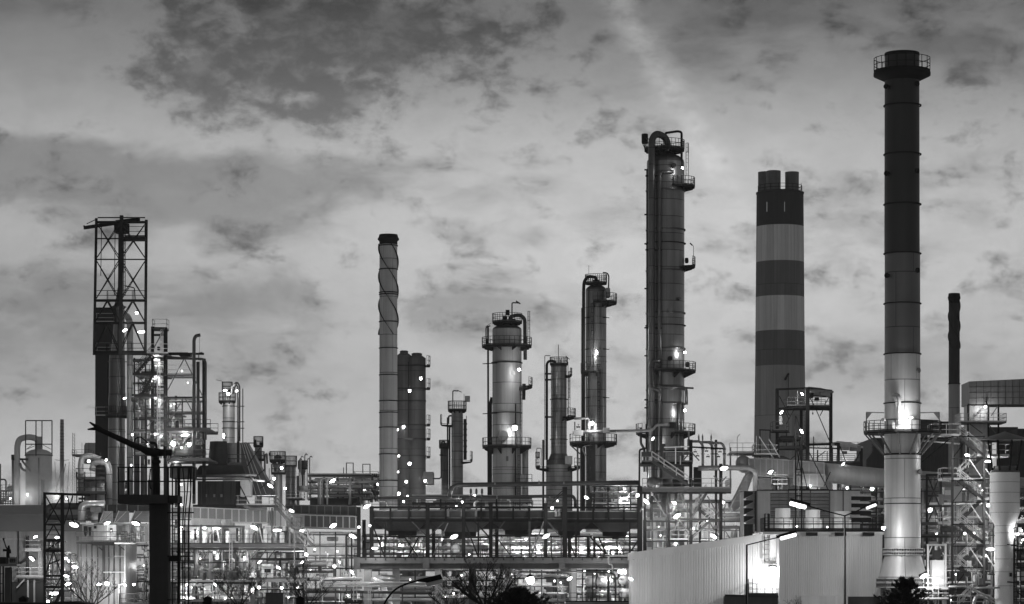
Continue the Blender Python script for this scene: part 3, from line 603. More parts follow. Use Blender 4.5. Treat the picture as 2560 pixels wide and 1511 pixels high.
t.pipe('steel', [(557, 1000, 0), (556, 953, 0), (540, 950, 0)], .6, 'aerial', 3)
# ---------------------------------------------------------------- left side
# derrick: a square steel tower seen corner on
D = 305.0
t = T('steel_derrick', 'tall open lattice derrick with a jib beam sticking out at its roof', 'derrick', 301, D, 890)
h = 2.75
CO = {'l': (241, 0), 'f': (304, -h), 'r': (366, 0), 'b': (299, h)}
def cx(k, y): x, d = CO[k]; return (x - (y - 545) * (.017 if k == 'l' else .008), y, d)
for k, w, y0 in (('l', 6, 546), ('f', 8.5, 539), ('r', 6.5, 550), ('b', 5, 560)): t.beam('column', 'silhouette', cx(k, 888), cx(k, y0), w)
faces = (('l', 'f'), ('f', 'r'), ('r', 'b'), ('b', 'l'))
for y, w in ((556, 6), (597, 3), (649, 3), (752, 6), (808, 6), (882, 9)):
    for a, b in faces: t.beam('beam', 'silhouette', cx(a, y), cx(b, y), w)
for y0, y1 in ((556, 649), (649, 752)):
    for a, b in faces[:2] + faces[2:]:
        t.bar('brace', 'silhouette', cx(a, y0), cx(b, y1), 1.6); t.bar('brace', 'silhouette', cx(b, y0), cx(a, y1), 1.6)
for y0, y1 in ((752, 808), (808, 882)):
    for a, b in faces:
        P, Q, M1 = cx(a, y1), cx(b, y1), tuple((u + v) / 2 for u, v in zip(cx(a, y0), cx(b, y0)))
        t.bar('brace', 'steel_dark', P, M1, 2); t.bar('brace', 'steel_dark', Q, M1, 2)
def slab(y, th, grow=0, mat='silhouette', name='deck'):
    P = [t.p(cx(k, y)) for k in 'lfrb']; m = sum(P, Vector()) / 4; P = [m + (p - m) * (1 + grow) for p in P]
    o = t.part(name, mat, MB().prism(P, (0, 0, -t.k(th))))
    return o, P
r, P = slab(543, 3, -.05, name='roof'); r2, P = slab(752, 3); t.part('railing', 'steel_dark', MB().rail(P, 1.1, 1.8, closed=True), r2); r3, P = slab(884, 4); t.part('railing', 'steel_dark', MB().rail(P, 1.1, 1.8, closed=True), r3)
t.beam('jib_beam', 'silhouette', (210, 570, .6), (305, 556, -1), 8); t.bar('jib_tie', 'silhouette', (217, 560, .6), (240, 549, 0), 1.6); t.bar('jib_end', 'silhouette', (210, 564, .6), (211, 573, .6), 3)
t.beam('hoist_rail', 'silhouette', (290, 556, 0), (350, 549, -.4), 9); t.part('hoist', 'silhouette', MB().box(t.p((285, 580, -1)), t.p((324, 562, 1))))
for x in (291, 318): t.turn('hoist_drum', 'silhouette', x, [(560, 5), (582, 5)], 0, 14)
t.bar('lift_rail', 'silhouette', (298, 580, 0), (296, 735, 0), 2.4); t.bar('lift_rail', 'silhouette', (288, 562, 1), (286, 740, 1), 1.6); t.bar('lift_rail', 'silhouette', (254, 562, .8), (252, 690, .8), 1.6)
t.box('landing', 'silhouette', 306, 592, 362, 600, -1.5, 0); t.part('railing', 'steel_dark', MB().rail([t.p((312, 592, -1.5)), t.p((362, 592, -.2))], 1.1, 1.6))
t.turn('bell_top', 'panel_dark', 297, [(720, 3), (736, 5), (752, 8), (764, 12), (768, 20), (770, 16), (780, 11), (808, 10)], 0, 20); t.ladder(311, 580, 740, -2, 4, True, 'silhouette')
t.pipe('steel_dark', [(338, 752, -1), (336, 720, -1), (312, 715, -1)], 1.4, 'pipe', 4)
# tall reactor column below and through the derrick
D = 318.0
t = T('reactor_column', 'thick silver reactor column rising into the derrick, with dark sheet-clad bands', 'column', 291, D)
t.turn('cone_top', 'clad', 292, [(808, 7), (816, 8), (872, 13), (886, 15)], top=False)
t.turn('upper_shell', 'clad_dark', 293, [(886, 19), (903, 20), (985, 20.5), (1000, 22.5), (1034, 23.5)], top=True); t.turn('lower_shell', 'clad', 291, [(1040, 21.5), (gy(D), 22.5)], top=False)
t.platform(291, 1040, 21.5, 27, -170, 60, th=6, br=False)
for y in (905, 945, 985, 1015, 1080, 1120): t.ring(292, y, 21.5, 1.2, 1.4, mat='clad_dark')
t.bar('cable_tray', 'steel_dark', (270, 905, -.8), (268, 1260, -.8), 1.8)
t.pipe('clad_pale', [(325, 1262, -1.6), (325, 806, -1.6), (320, 793, -1.2), (300, 780, 0)], 8, 'riser_pipe', 16, 14)
t.pipe('clad', [(342, 1262, -1.2), (342, 1034, -1.2), (335, 1012, -1.2), (328, 1010, -.6)], 7.4, 'riser_pipe', 14, 14)
t.pipe('clad', [(359, 1262, -2), (359, 1020, -2), (352, 1002, -2), (338, 999, -1.8), (326, 1001, -1.4)], 7.6, 'riser_pipe', 18, 14)
t.pipe('clad_dark', [(375, 1262, -.6), (375, 1200, -.6)], 6, 'riser_pipe', n=12); t.pipe('steel', [(302, 1040, -2), (302, 1000, -2), (309, 996, -2)], .7, 'lamp_post', 3)
for y in (905, 1110, 1180): t.bar('pipe_support', 'steel_dark', (314, y, -1.5), (368, y, -1.8), 2)
# sheet-clad lift shaft behind
D = 336.0
t = T('lift_shaft', 'narrow windowless dark sheet-clad shaft behind the derrick', 'building', 262, D)
for i in range(1):
    x0, x1 = 238, 300; a, b = t.p((x0, gy(D), 0)), t.p((x1, 772, 0)); mb = MB(); n = 26
    mb.box((a.x, a.y, 0), (b.x, a.y + 4, b.z))
    for j in range(n): x = a.x + (b.x - a.x) * (j + .3) / n; mb.box((x, a.y - .05, 0), (x + .05, a.y + .004, b.z - .01))
    t.part('cladding', 'corrugated_dark', mb)
t.walkway(238, 290, 1040, -1.0, -.06, th=5, mat='steel_dark', rmat='galvanised'); t.walkway(239, 285, 806, -1, -.06, rmat='galvanised', th=2); t.walkway(240, 275, 880, -1, -.06, rmat='galvanised', th=2); t.box('parapet', 'steel_dark', 237, 769, 301, 772, -.2, 4.2)
# open steel structure right of the derrick
D = 312.0
t = T('steel_structure', 'open multi-level steel structure with a gooseneck vent pipe, right of the derrick', 'steel structure', 450, D)
for x, y0, d, w in ((381.5, 817, -1, 7), (414, 822, -2, 9), (510, 897, -2, 8), (382, 900, 5, 5), (440, 990, 5, 5), (510, 900, 5, 5), (366, 1020, -1.5, 3)): t.beam('column', 'steel_dark', (x, gy(D) - 60, d), (x, y0, d), w)
for x0, x1, y, w in ((381, 510, 885, 5), (330, 470, 885, 7), (332, 414, 936, 5), (414, 480, 938, 4), (367, 414, 968, 4), (330, 414, 988, 4), (414, 512, 994, 4), (366, 414, 1046, 5), (414, 456, 1036, 4), (381, 510, 1115, 4), (381, 418, 820, 3), (381, 418, 838, 5)):
    t.beam('beam', 'steel_dark', (x0, y, -1.5), (x1, y, -1.5), w)
    if w > 3: t.beam('beam', 'steel_dark', (x0, y, 4), (x1, y, 4), 3)
t.beam('beam', 'steel_dark', (414, 893, -2), (510, 899, -2), 5); t.box('crane_house', 'steel_dark', 448, 884, 475, 890, -2, 0)
for a, b in (((460, 898), (418, 978)), ((462, 898), (506, 990)), ((458, 996), (418, 1066)), ((463, 996), (506, 1078)), ((418, 1088), (440, 1118)), ((382, 880), (340, 936)), ((340, 936), (372, 972)), ((414, 1000), (384, 1040)), ((384, 1050), (366, 1068)), ((382, 970), (346, 1000)), ((412, 820), (384, 872)), ((500, 1084), (510, 1110))): t.bar('brace', 'steel_mid', (*a, -2.2), (*b, -2.2), 2.4)
t.walkway(414, 526, 1073, -4, 4, th=5, mat='steel', sides='fb'); t.walkway(416, 526, 1148, -4, 4, th=5, mat='steel', sides='f'); t.walkway(334, 414, 936, -3, 3, sides='f'); t.walkway(335, 414, 989, -3, 3, sides='f'); t.walkway(366, 414, 1046, -3, 3, sides='f'); t.walkway(366, 420, 884, -3, 3, sides='f', rmat='galvanised'); t.walkway(416, 480, 937, -2, 2, sides='f', mat='steel_mid', rmat='galvanised'); t.walkway(430, 456, 1036, -2, 2, sides='f'); t.walkway(366, 412, 1100, -3, 3, sides='f'); t.walkway(381, 417, 822, -1.4, .5, rmat='galvanised', th=3)
t.pipe('pipe_dark', [(485, 1260, -2.6), (485, 850, -2.6), (489, 840, -2.6), (501, 838, -2.6)], 4.2, 'vent_pipe', 12); t.pipe('pipe_dark', [(495, 1095, -2.2), (495, 905, -2.2)], 4.2, 'vent_pipe'); t.bar('aerial', 'steel', (499, 900, -2), (499, 843, -2), .7); t.pipe('steel', [(496, 895, -2), (496, 883, -2), (506, 881, -2)], 1, 'pipe', 2)
t.pipe('pipe_dark', [(514, 1100, -2.4), (514, 905, -2.4), (508, 898, -2.4), (415, 896, -2.4)], 3, 'pipe', 6)
t.ladder(397, 900, 1250, -3.4, 6, True, 'galvanised'); t.ladder(405, 826, 880, -2, 5, True, 'galvanised')
for a, b in (((338, 936), (378, 888)), ((352, 990), (384, 938)), ((348, 988), (378, 966))): t.stair((*b, -2.6), (*a, -2.6), rmat='steel')
t.turn('tank', 'panel_dark', 470, [(1113, 28), (1116, 32), (1132, 36), (1140, 36), (1142, 30)], 1, 24); t.pipe('panel_dark', [(452, 1116, 0), (462, 1098, 0), (484, 1082, -.5)], 4, 'chute'); t.turn('vessel', 'clad_pale', 400, [(906, 8), (1060, 8)], 1, 20); t.turn('vessel', 'vessel_paint', 480, [(1092, 20), (1100, 26), (1148, 26)], 5, 20); t.turn('vessel', 'clad_pale', 440, [(1090, 12), (1148, 12)], 4, 20)
t.pipe('pipe_grey', [(436, 1060, -1), (438, 1054, -1), (444, 1054, -1), (446, 1066, -1)], 1.8, 'pipe', 3); t.turn('pot', 'steel_dark', 443, [(1052, 4), (1072, 5)], -1.4, 12); t.box('loudspeaker', 'steel_dark', 393, 867, 399, 876, -3, -2.6)
for i, y in enumerate((915, 955, 1010, 1030, 1062, 1092, 1106, 1130)): t.pipe(('galvanised', 'pipe_grey')[i % 2], [(384, y, .5 + i % 3), (412, y, .5 + i % 3)], 1.6 + .5 * (i % 3)); t.valve(390 + 3*(i % 5), y - 3, -.5, 3, 'pipe_grey')
for i, x in enumerate((427, 446, 456, 466, 500)): t.pipe('pipe_grey', [(x, 1078, 2), (x, 1146, 2)], 1.6)
rack(t, 332, 412, 895, 1165, 31, levels=9, cols=3, pipes=2, verts=16, kit=14, dark=.65, depth=4, d0=.8); rack(t, 416, 512, 1000, 1160, 32, levels=5, cols=3, pipes=2, verts=12, kit=10, dark=.6, depth=4, d0=1)
t.box('bunker', 'panel_dark', 424, 1165, 480, 1195, -2, 3); t.turn('chute', 'panel_dark', 440, [(1152, 8), (1166, 16)], 0, 4)
# far left: dome vessel, thin chimney, masts, in the haze
D = 470.0
t = T('dome_vessel', 'big round-topped grey vessel with a large curved pipe and an open steel frame, far left', 'vessel', 97, D)
t.turn('shell', 'vessel_paint', 97, [(1138, 33), (gy(D), 33)], n=40, top=False); t.dish('dome', 'vessel_paint', 97, 1139, 34, 16); t.turn('neck', 'clad_pale', 96, [(1092, 8), (1126, 9)], 0, 20); t.ring(97, 1139, 33, 2, 2.5, mat='panel')
t.pipe('vessel_paint', [(96, 1110, 0), (92, 1097, 0), (72, 1092, -1), (48, 1098, -2), (43, 1115, -2), (43, 1262, -2)], 7.5, 'overhead_pipe', 20, 16)
for x, d in ((64, -3), (90, -3.5), (105, 3), (130, 0)): t.beam('column', 'steel', (x, 1140, d), (x, 1052, d), 2.4)
for y in (1052, 1111):
    for a, b in (((64, -3), (90, -3.5)), ((90, -3.5), (130, 0)), ((130, 0), (105, 3)), ((105, 3), (64, -3))): t.beam('beam', 'steel', (a[0], y, a[1]), (b[0], y, b[1]), 2.6)
for a, b in (((66, 1124), (80, 1113)), ((92, 1113), (66, 1124)), ((128, 1124), (108, 1113))): t.bar('brace', 'steel', (*a, -2), (*b, -2), 1.2)
t.bar('support_arm', 'steel', (30, 1148, -2), (70, 1149, -2), 5); t.bar('support_arm', 'panel', (55, 1152, -2.5), (76, 1178, -3), 4); t.pipe('panel', [(50, 1158, -3), (54, 1172, -3), (64, 1178, -3)], 3, 'pipe', 4); t.box('valve_box', 'steel', 28, 1137, 34, 1150, -2, 0); t.pipe('pipe_grey', [(32, 1150, 0), (33, 1262, 0)], 3)
t.turn('stand_pipe', 'steel_dark', 107, [(1200, 5), (1206, 4), (1270, 4)], -4, 12); t.bar('cable_tray', 'panel', (97, 1145, -2.4), (97, 1262, -2.4), 3)
t = T('thin_chimney', 'thin pale far chimney between the dome vessel and the derrick', 'chimney', 155, 560)
t.turn('shell', 'chimney_grey', 155, [(1049, 4.6), (1150, 5.2), (gy(560), 6)], n=20)
for y in range(1060, 1150, 8): t.ring(155, y, 4.7, .6, 1)
for x in (137, 173): t.bar('guy_strut', 'steel_mid', (x, 1150, 0), (155, 1152, 0), 1); t.bar('guy_strut', 'steel_mid', (x, 1155, 0), (142 if x < 155 else 168, 1235, 0), 1)
for a, b in (((160, 1150), (139, 1230)), ((164, 1160), (150, 1235))): t.bar('guy_strut', 'steel_mid', (*a, -2), (*b, -2), 1.6)
t = T('lattice_mast', 'faint lattice mast among far pipework, just left of the sheet-clad shaft', 'mast', 184, 540)
for x in (181.5, 187): t.bar('leg', 'steel_mid', (x, 1300, 0), (x, 1083, 0), 1)
for i in range(14): t.bar('brace', 'steel_mid', (181.5, 1083 + 8*i, 0), (187, 1091 + 8*i, 0), .7)
t.walkway(180, 222, 1138, 0, 6, th=2, mat='panel'); t.turn('vessel', 'clad_pale', 228, [(1108, 14), (1114, 18), (1160, 18)], 8, 20)
for x in (205, 213, 222): t.bar('post', 'steel_mid', (x, 1138, 3), (x, 1107, 3), .8)
t = T('pipe_cluster', 'low far pipework and a small dark drum, left of the dome vessel', 'pipework', 12, 480)
t.pipe('pipe_dark', [(0, 1199, 0), (12, 1199, 0), (15, 1203, 0), (15, 1240, 0)], 2, 'pipe', 4); t.pipe('pipe_dark', [(1, 1262, 1), (1, 1160, 1)], 1.6); t.drum(18, 36, 1222, 8, 0, 'panel'); t.pipe('galvanised', [(6, 1262, -1), (6, 1252, -1), (30, 1240, -1)], 4, 'pipe', 6)
for i in range(5): t.pipe('pipe_grey', [(2 + 6*i, 1262, i - 2), (3 + 6*i, 1225 + 4*(i % 3), i - 2)], 1.2); t.pipe('galvanised', [(0, 1235 + 6*i, i), (32, 1236 + 6*i, i)], 1.4)
t.bar('post', 'steel_mid', (24, 1225, 2), (24, 1210, 2), 1); t.walkway(0, 34, 1228, 2, 4, th=1)
# warehouse at the left edge
D = 335.0
t = T('warehouse', 'low warehouse with a corrugated front and a wide dark eave at the left edge', 'building', 40, D)
a, b = t.p((-330, gy(D), 0)), t.p((216, 1325, 0)); mb = MB(); n = 150
mb.box((a.x, a.y, 0), (b.x, a.y + 20, b.z))
for j in range(n): x = a.x + (b.x - a.x)*j/n; mb.box((x, a.y - .06, 0), (x + .09, a.y + .004, b.z - .004))
t.part('wall', 'corrugated_pale', mb)
e0, e1, rg = at(0, 1329, D).z, at(0, 1289, D).z, at(0, 1263, D + 6).z
t.part('eave_band', 'roof_grey', MB().prism([(a.x - 2, D - .8, e0), (a.x - 2, D - .8, e1), (a.x - 2, D - .35, e1), (a.x - 2, D - .35, e0)], (b.x - a.x + 2, 0, 0)))
t.part('roof', 'panel', MB().prism([(a.x - 2, D - .85, e1 + .004), (a.x - 2, D - .85, e1 + .1), (a.x - 2, D + 6, rg), (a.x - 2, D + 20, rg - .5), (a.x - 2, D + 20, e1 + .004)], (b.x - a.x + 2, 0, 0)))
t.beam('downpipe', 'steel', (46, 1325, -.3), (46, gy(D), -.3), 3); t.beam('girt', 'panel_pale', (-300, 1348, -.2), (110, 1348, -.2), 3)
t.walkway(62, 102, 1374, -2.5, -.2, th=5, mat='panel_pale', rmat='galvanised'); t.ladder(100, 1366, 1440, -2.4, 5, False, 'white_paint'); t.walkway(40, 112, 1442, -4, -.3, th=4, mat='panel', rmat='galvanised')
for x in (70, 86): t.bar('post', 'panel_pale', (x, gy(D), -3.6), (x, 1446, -3.6), 4)
t.bar('brace', 'panel_pale', (42, 1470, -3.8), (62, 1448, -3.8), 3); t.pipe('steel', [(67, 1448, -1.4), (67, 1342, -1.4)], 2); t.pipe('steel', [(71, 1448, -1.4), (71, 1340, -1.4)], 1.5)
t.box('lean_to', 'panel_dark', 22, 1455, 110, gy(D), -3.4, -.3); t.pipe('panel_dark', [(48, 1410, -1.4), (66, 1398, -1.4)], 3, 'cable_reel')
# lattice pylon
D = 268.0
t = T('lattice_tower', 'dark lattice steel pylon with a long top beam, in front of the warehouse', 'steel tower', 134, D)
for x, d, w in ((111, -1.5, 5), (156, -1.5, 8), (113, 1.5, 4), (157, 1.5, 5)): t.beam('column', 'steel_dark', (x, gy(D), d), (x, 1236, d), w)
for y, w in ((1235, 5), (1312, 5), (1350, 5), (1378, 6), (1440, 5), (1468, 6)):
    for d in (-1.6, 1.6): t.beam('beam', 'steel_dark', (110, y, d), (160, y, d), w)
t.beam('top_beam', 'steel_dark', (108, 1234, -1.4), (226, 1238, -1.4), 6)
for y0, y1, kd in ((1238, 1312, 'x'), (1312, 1350, '^'), (1350, 1378, '/'), (1378, 1440, '^'), (1440, 1511, '/')):
    for d in (-1.4, 1.4): t.xbrace(113, y0, 155, y1, 3, d, mat='steel_dark', kind=kd)
t.bar('brace', 'steel_dark', (160, 1312, -1.4), (182, 1240, -1.4), 3); t.bar('brace', 'steel_dark', (168, 1240, -1.4), (186, 1312, -1.4), 3)
t.bar('brace', 'steel_dark', (124, 1410, -1.6), (150, 1400, -1.6), 3.4); t.bar('brace', 'steel_dark', (138, 1511, -1.6), (160, 1462, -1.6), 7)
t.walkway(113, 155, 1352, -1.3, 1.3, sides='f'); t.walkway(113, 155, 1378, -1.3, 1.3, sides='f')
for y in (1305, 1372, 1448, 1460, 1476, 1490): t.pipe('pipe_grey', [(113, y, .5), (155, y, .5)], 2)
for x in (120, 132, 144): t.pipe('galvanised', [(x, 1380, .2), (x, 1440, .2)], 2.4); t.pipe('pipe_silver', [(x + 2, 1350, .4), (x + 2, 1378, .4)], 3)
# silver pipes and small vessel at the foot of the derrick
D = 296.0
t = T('pipe_loop', 'big shiny hooked pipe and two dark pipes that run behind it, above the grey cabin', 'pipework', 205, D)
t.pipe('pipe_silver', [(262, 1261, 0), (215, 1261, 0), (205, 1268, 0), (204, 1308, 0)], 9.6, 'hooked_pipe', 16, 18)
t.pipe('pipe_dark', [(240, 1266, 3), (130, 1266, 3), (119, 1272, 3), (117, 1296, 3)], 8.5, 'pipe', 12, 14); t.pipe('pipe_dark', [(118, 1294, 2), (240, 1295, 2)], 7.5); t.pipe('pipe_silver', [(236, 1308, -.3), (238, 1280, -.3)], 8); t.box('hood', 'panel', 226, 1268, 252, 1281, -1, 1.5)
for x in (217, 222, 226): t.pipe('panel', [(x, 1296, 1.2), (x + 2, 1296, 1.2)], 8.4, 'bellows')
D = 300.0
t = T('pipe_loop', 'pair of arched silver pipes over a small vessel, left of the thick reactor column', 'pipework', 238, D)
t.pipe('clad_pale', [(202, 1240, 0), (202, 1160, 0), (206, 1142, 0), (224, 1139, 0), (246, 1147, 2)], 7.6, 'arched_pipe', 16, 16); t.pipe('clad_pale', [(273, 1264, -1), (273, 1172, -1), (268, 1158, -1), (250, 1154, -.6), (234, 1158, 0), (230, 1178, 0)], 7.6, 'arched_pipe', 16, 16)
t.turn('vessel', 'panel', 237, [(1200, 18), (1204, 24), (1252, 25)], 1, 24); t.walkway(190, 264, 1196, -1, 3, th=3); t.walkway(192, 264, 1232, -2, 3, th=3)
for x in (192, 212, 240, 264): t.beam('column', 'steel_dark', (x, 1262, -1.6), (x, 1180, -1.6), 2.6)
t.bar('post', 'steel', (252, 1178, -1), (252, 1130, -1), 1)
# furnace block with the cabin on top
D = 290.0
t = T('furnace', 'large ribbed steel furnace box under a platform, brightly lit at its foot', 'furnace', 255, D)
t.box('casing', 'panel', 192, 1360, 313, gy(D), 0, 9)
for x in (203, 216, 230, 244, 272, 285, 300): t.bar('rib', 'panel_dark', (x, 1360, -.12), (x, 1560, -.12), 2.2)
t.beam('column', 'steel', (259, 1362, -.4), (259, 1455, -.4), 6); t.beam('column', 'steel', (194, 1340, -.5), (194, gy(D), -.5), 5); t.beam('column', 'panel_pale', (312, 1365, -.3), (312, 1462, -.3), 3)
for y in (1395, 1430, 1465): t.bar('seam', 'panel', (196, y, -.15), (311, y, -.15), 2)
t.bar('seam', 'galvanised', (285, 1391, -.5), (312, 1391, -.5), 2); t.bar('seam', 'galvanised', (258, 1431, -.5), (312, 1431, -.5), 2)
t.walkway(190, 318, 1355, -2.6, 0, th=5, mat='steel_dark', sides='f'); t.box('platform_edge', 'black', 230, 1356, 285, 1364, -2.8, -2.62)
for x0, x1 in ((240, 256), (296, 312)): t.bar('bracket', 'steel', (x0, 1364, -1.5), (x1, 1376, -.2), 2.6)
t.walkway(286, 330, 1357, -2.8, 0, th=3, mat='panel_pale', sides='r')
t.pipe('pipe_silver', [(297, 1600, -1), (297, 1462, -1), (301, 1462, -1), (311, 1462, -1)], 1.6, 'pipe', 2)
t.walkway(298, 372, 1510, -2, 0, th=3)
D = 289.0
t = T('control_cabin', 'windowless steel cabin with a dark side and a pale front on the furnace platform', 'cabin', 265, D, 1356)
P = [at(234, 1356, D + 1), at(268, 1356, D - 1.2), at(291, 1356, D), at(258, 1356, D + 2.2)]
t.part('body', 'panel_pale', MB().prism(P, (0, 0, t.k(44)))); t.part('roof', 'panel_dark', MB().prism([p + Vector((0, 0, t.k(44))) for p in P], (0, 0, t.k(2.5))))
a, b = at(275, 1331, D - .98), at(281, 1321, D - .72); t.part('window', 'black', MB().prism([(a.x, a.y, a.z), (b.x, b.y, a.z), (b.x, b.y, b.z), (a.x, a.y, b.z)], (.03, .04, 0))); a = at(276.3, 1330, D - 1.0); t.part('notice', 'sign_white', MB().box((a.x, a.y, a.z), (a.x + .15, a.y + .02, a.z + .2)))
a = at(238, 1322, D + .6); t.part('switch_box', 'black', MB().box((a.x - .1, a.y - .3, a.z), (a.x + .12, a.y, a.z + .3)))
D = 294.0
t = T('hopper_row', 'row of sloping steel hoods with triangular side plates above the furnace platform', 'hoods', 312, D, 1312)
for x0, x1 in ((248, 282), (285, 322), (325, 372)):
    P = [t.p((x0, 1308, -1)), t.p((x1, 1308, -1)), t.p((x1, 1278, 1.5)), t.p((x0 + 12, 1278, 1.5))]
    o = t.part('hood', 'panel', MB().prism(P, (0, .3, 0))); t.bar('rib', 'panel_pale', (x0, 1308, -1.2), (x0 + 12, 1278, 1.3), 1.8, parent=o); t.bar('rib', 'panel_pale', (x0 + 3, 1308, -1.2), (x0 + 30, 1280, 1.3), 1.2, parent=o)
t.bar('gutter', 'white_paint', (200, 1309, -1.6), (228, 1309, -1.6), 4); t.bar('gutter', 'white_paint', (238, 1308, -1.6), (330, 1308, -1.6), 2); t.bar('gutter', 'white_paint', (310, 1307, -1.8), (372, 1307, -1.8), 2.4); t.box('back_wall', 'panel_dark', 262, 1262, 380, 1282, 2, 3)
for x in (268, 292, 318, 345): t.bar('rib', 'panel', (x, 1262, 1.8), (x, 1282, 1.8), 1.6)
t.turn('vessel', 'vessel_paint', 316, [(1312, 8), (1345, 8)], 2, 18); t.turn('vessel', 'pipe_silver', 340, [(1318, 12), (1348, 12)], 3, 18); t.box('panel_wall', 'panel_pale', 292, 1310, 372, 1356, 4, 4.4); t.turn('pot', 'white_paint', 298, [(1338, 3), (1355, 4)], -1, 12); t.box('panel_wall', 'panel_pale', 205, 1312, 234, 1356, 3, 3.4)
for i, x in enumerate((294, 300, 307, 325, 332, 352, 360)): t.pipe(('pipe_silver', 'galvanised')[i % 2], [(x, 1315, 1 + i % 2), (x, 1355, 1 + i % 2)], 1.4); t.valve(x, 1330 + 3*(i % 4), .4, 3, 'pipe_grey')
t.pipe('galvanised', [(292, 1336, .5), (330, 1336, .5), (334, 1330, .5), (360, 1330, .5)], 2, 'pipe', 3); t.turn('motor', 'panel_dark', 214, [(1316, 5), (1330, 5), (1342, 2)], 0, 12); t.turn('motor', 'panel_dark', 225, [(1318, 4), (1340, 2)], 0, 12)
# long ribbed flue duct with the lit platform under it
D = 298.0
t = T('flue_duct', 'long pale ribbed rectangular flue duct above the lit platform, left of centre', 'duct', 570, D, 1310)
def duct(t, x0, x1, yt0, yt1, yb0, yb1, n, d0=0, d1=5, mat='panel', rib='panel_pale', name='duct_wall'):
    a, b, c, e = t.p((x0, yb0, d0)), t.p((x1, yb1, d0)), t.p((x1, yt1, d0)), t.p((x0, yt0, d0)); o = t.part(name, mat, MB().prism([a, b, c, e], (0, d1 - d0, 0)))
    for i in range(n + 1):
        f = i / n; t.part('rib', rib, MB().beam(a.lerp(b, f) - Vector((0,.06,0)), e.lerp(c, f) - Vector((0,.06,0)), .11), o)
    for p, q in ((a, b), (e, c)): t.part('flange', rib, MB().bar(p - Vector((0,.07,0)), q - Vector((0,.07,0)), .12, .10), o)
    return o
duct(t, 376, 462, 1276, 1268, 1300, 1296, 5); duct(t, 462, 580, 1268, 1273, 1296, 1300, 6, .01); duct(t, 580, 668, 1273, 1276, 1306, 1307, 5, -.6); duct(t, 480, 575, 1296, 1296, 1314, 1312, 6, .6, 4, mat='panel_pale')
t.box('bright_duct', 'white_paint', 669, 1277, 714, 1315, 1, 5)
for x in (676, 683, 688, 702): t.bar('rib', 'panel', (x, 1277, .9), (x, 1315, .9), 2)
t.pipe('panel', [(610, 1264, -1), (626, 1273, -1), (668, 1273, -1)], 4, 'pipe', 6)
t.turn('elbow', 'panel_pale', 557, [(1300, 8), (1312, 5)], -1, 8)
D = 300.0
t = T('flue_duct', 'two stacked dark ribbed ducts that run to the air cooler, right of the pale duct', 'duct', 800, D, 1320)
duct(t, 714, 890, 1263, 1266, 1283, 1290, 9, 1.5, 5, 'panel_dark', 'steel_mid'); duct(t, 716, 760, 1286, 1288, 1317, 1317, 3, 0, 4.5, 'panel', 'panel'); duct(t, 760, 890, 1288, 1292, 1318, 1322, 8, .01, 4.5, 'panel_dark', 'panel'); t.bar('bottom_flange', 'steel_mid', (742, 1320, -.2), (890, 1324, -.2), 3)
# platform level
D = 292.0
t = T('furnace', 'long furnace with a brightly lit walkway on top and diagonal struts on its wall', 'furnace', 560, D)
t.box('casing', 'panel', 400, 1372, 622, 1448, 2, 10); t.box('lower_casing', 'panel_dark', 400, 1450, 622, gy(D), 2.5, 10)
for x in (430, 463, 507, 528, 542, 562, 590): t.bar('rib', 'panel', (x, 1372, 1.85), (x, 1448, 1.85), 2.2)
for x in (473, 529, 576, 619): t.beam('column', 'steel_mid', (x, 1372, 1.2), (x, 1600, 1.2), 7)
t.bar('seam', 'panel_pale', (400, 1398, 1.9), (620, 1398, 1.9), 1.4); t.bar('seam', 'panel_pale', (400, 1430, 1.9), (620, 1430, 1.9), 1.4)
t.walkway(395, 760, 1361, -2, 3, th=8, mat='steel_mid', rmat='steel', sides='f'); t.beam('beam', 'steel', (395, 1372, -1.5), (760, 1374, -1.5), 5); t.beam('overhead_beam', 'steel_mid', (395, 1314, -1), (612, 1317, -1), 5)
for x, y0 in ((436, 1314), (467, 1314), (503, 1312), (557, 1314), (610, 1316), (680, 1270)): t.beam('column', 'steel_mid', (x, 1366, -1.8), (x, y0, -1.8), 4)
for x0, x1 in ((484, 466), (508, 505), (524, 510), (549, 531), (562, 545), (600, 588), (622, 606), (640, 620), (652, 630), (668, 650), (690, 672)): t.bar('strut', 'steel', (x0, 1372, -1), (x1, 1395, 1.6), 2.2)
for x0, x1 in ((532, 542), (590, 597), (618, 624)): t.bar('strut', 'steel', (x0, 1380, -1), (x1, 1398, 1.6), 2)
t.turn('stand_pipe', 'panel_dark', 490, [(1370, 7), (1400, 5.5), (1418, 5.5), (1440, 8.5)], 0, 18); t.turn('stand_pipe', 'panel_dark', 588, [(1370, 8), (1450, 9)], 1, 18)
for y in (1386, 1411): t.box('junction_box', 'steel_dark', 497, y - 3, 502, y + 3, -1, -.4)
t.walkway(400, 640, 1450, -1.5, 2, th=5, mat='steel_mid', sides=''); t.beam('beam', 'steel_dark', (395, 1457, -1), (640, 1458, -1), 5)
t.ladder(577, 1345, 1425, -2.2, 6, False, 'galvanised')
rack(t, 440, 620, 1376, 1448, 33, levels=3, cols=5, pipes=2, verts=14, kit=12, dark=.7, depth=1.4, d0=.2); rack(t, 440, 620, 1456, 1560, 34, levels=4, cols=6, pipes=2, verts=20, kit=14, dark=.6, depth=.8, d0=-.6)
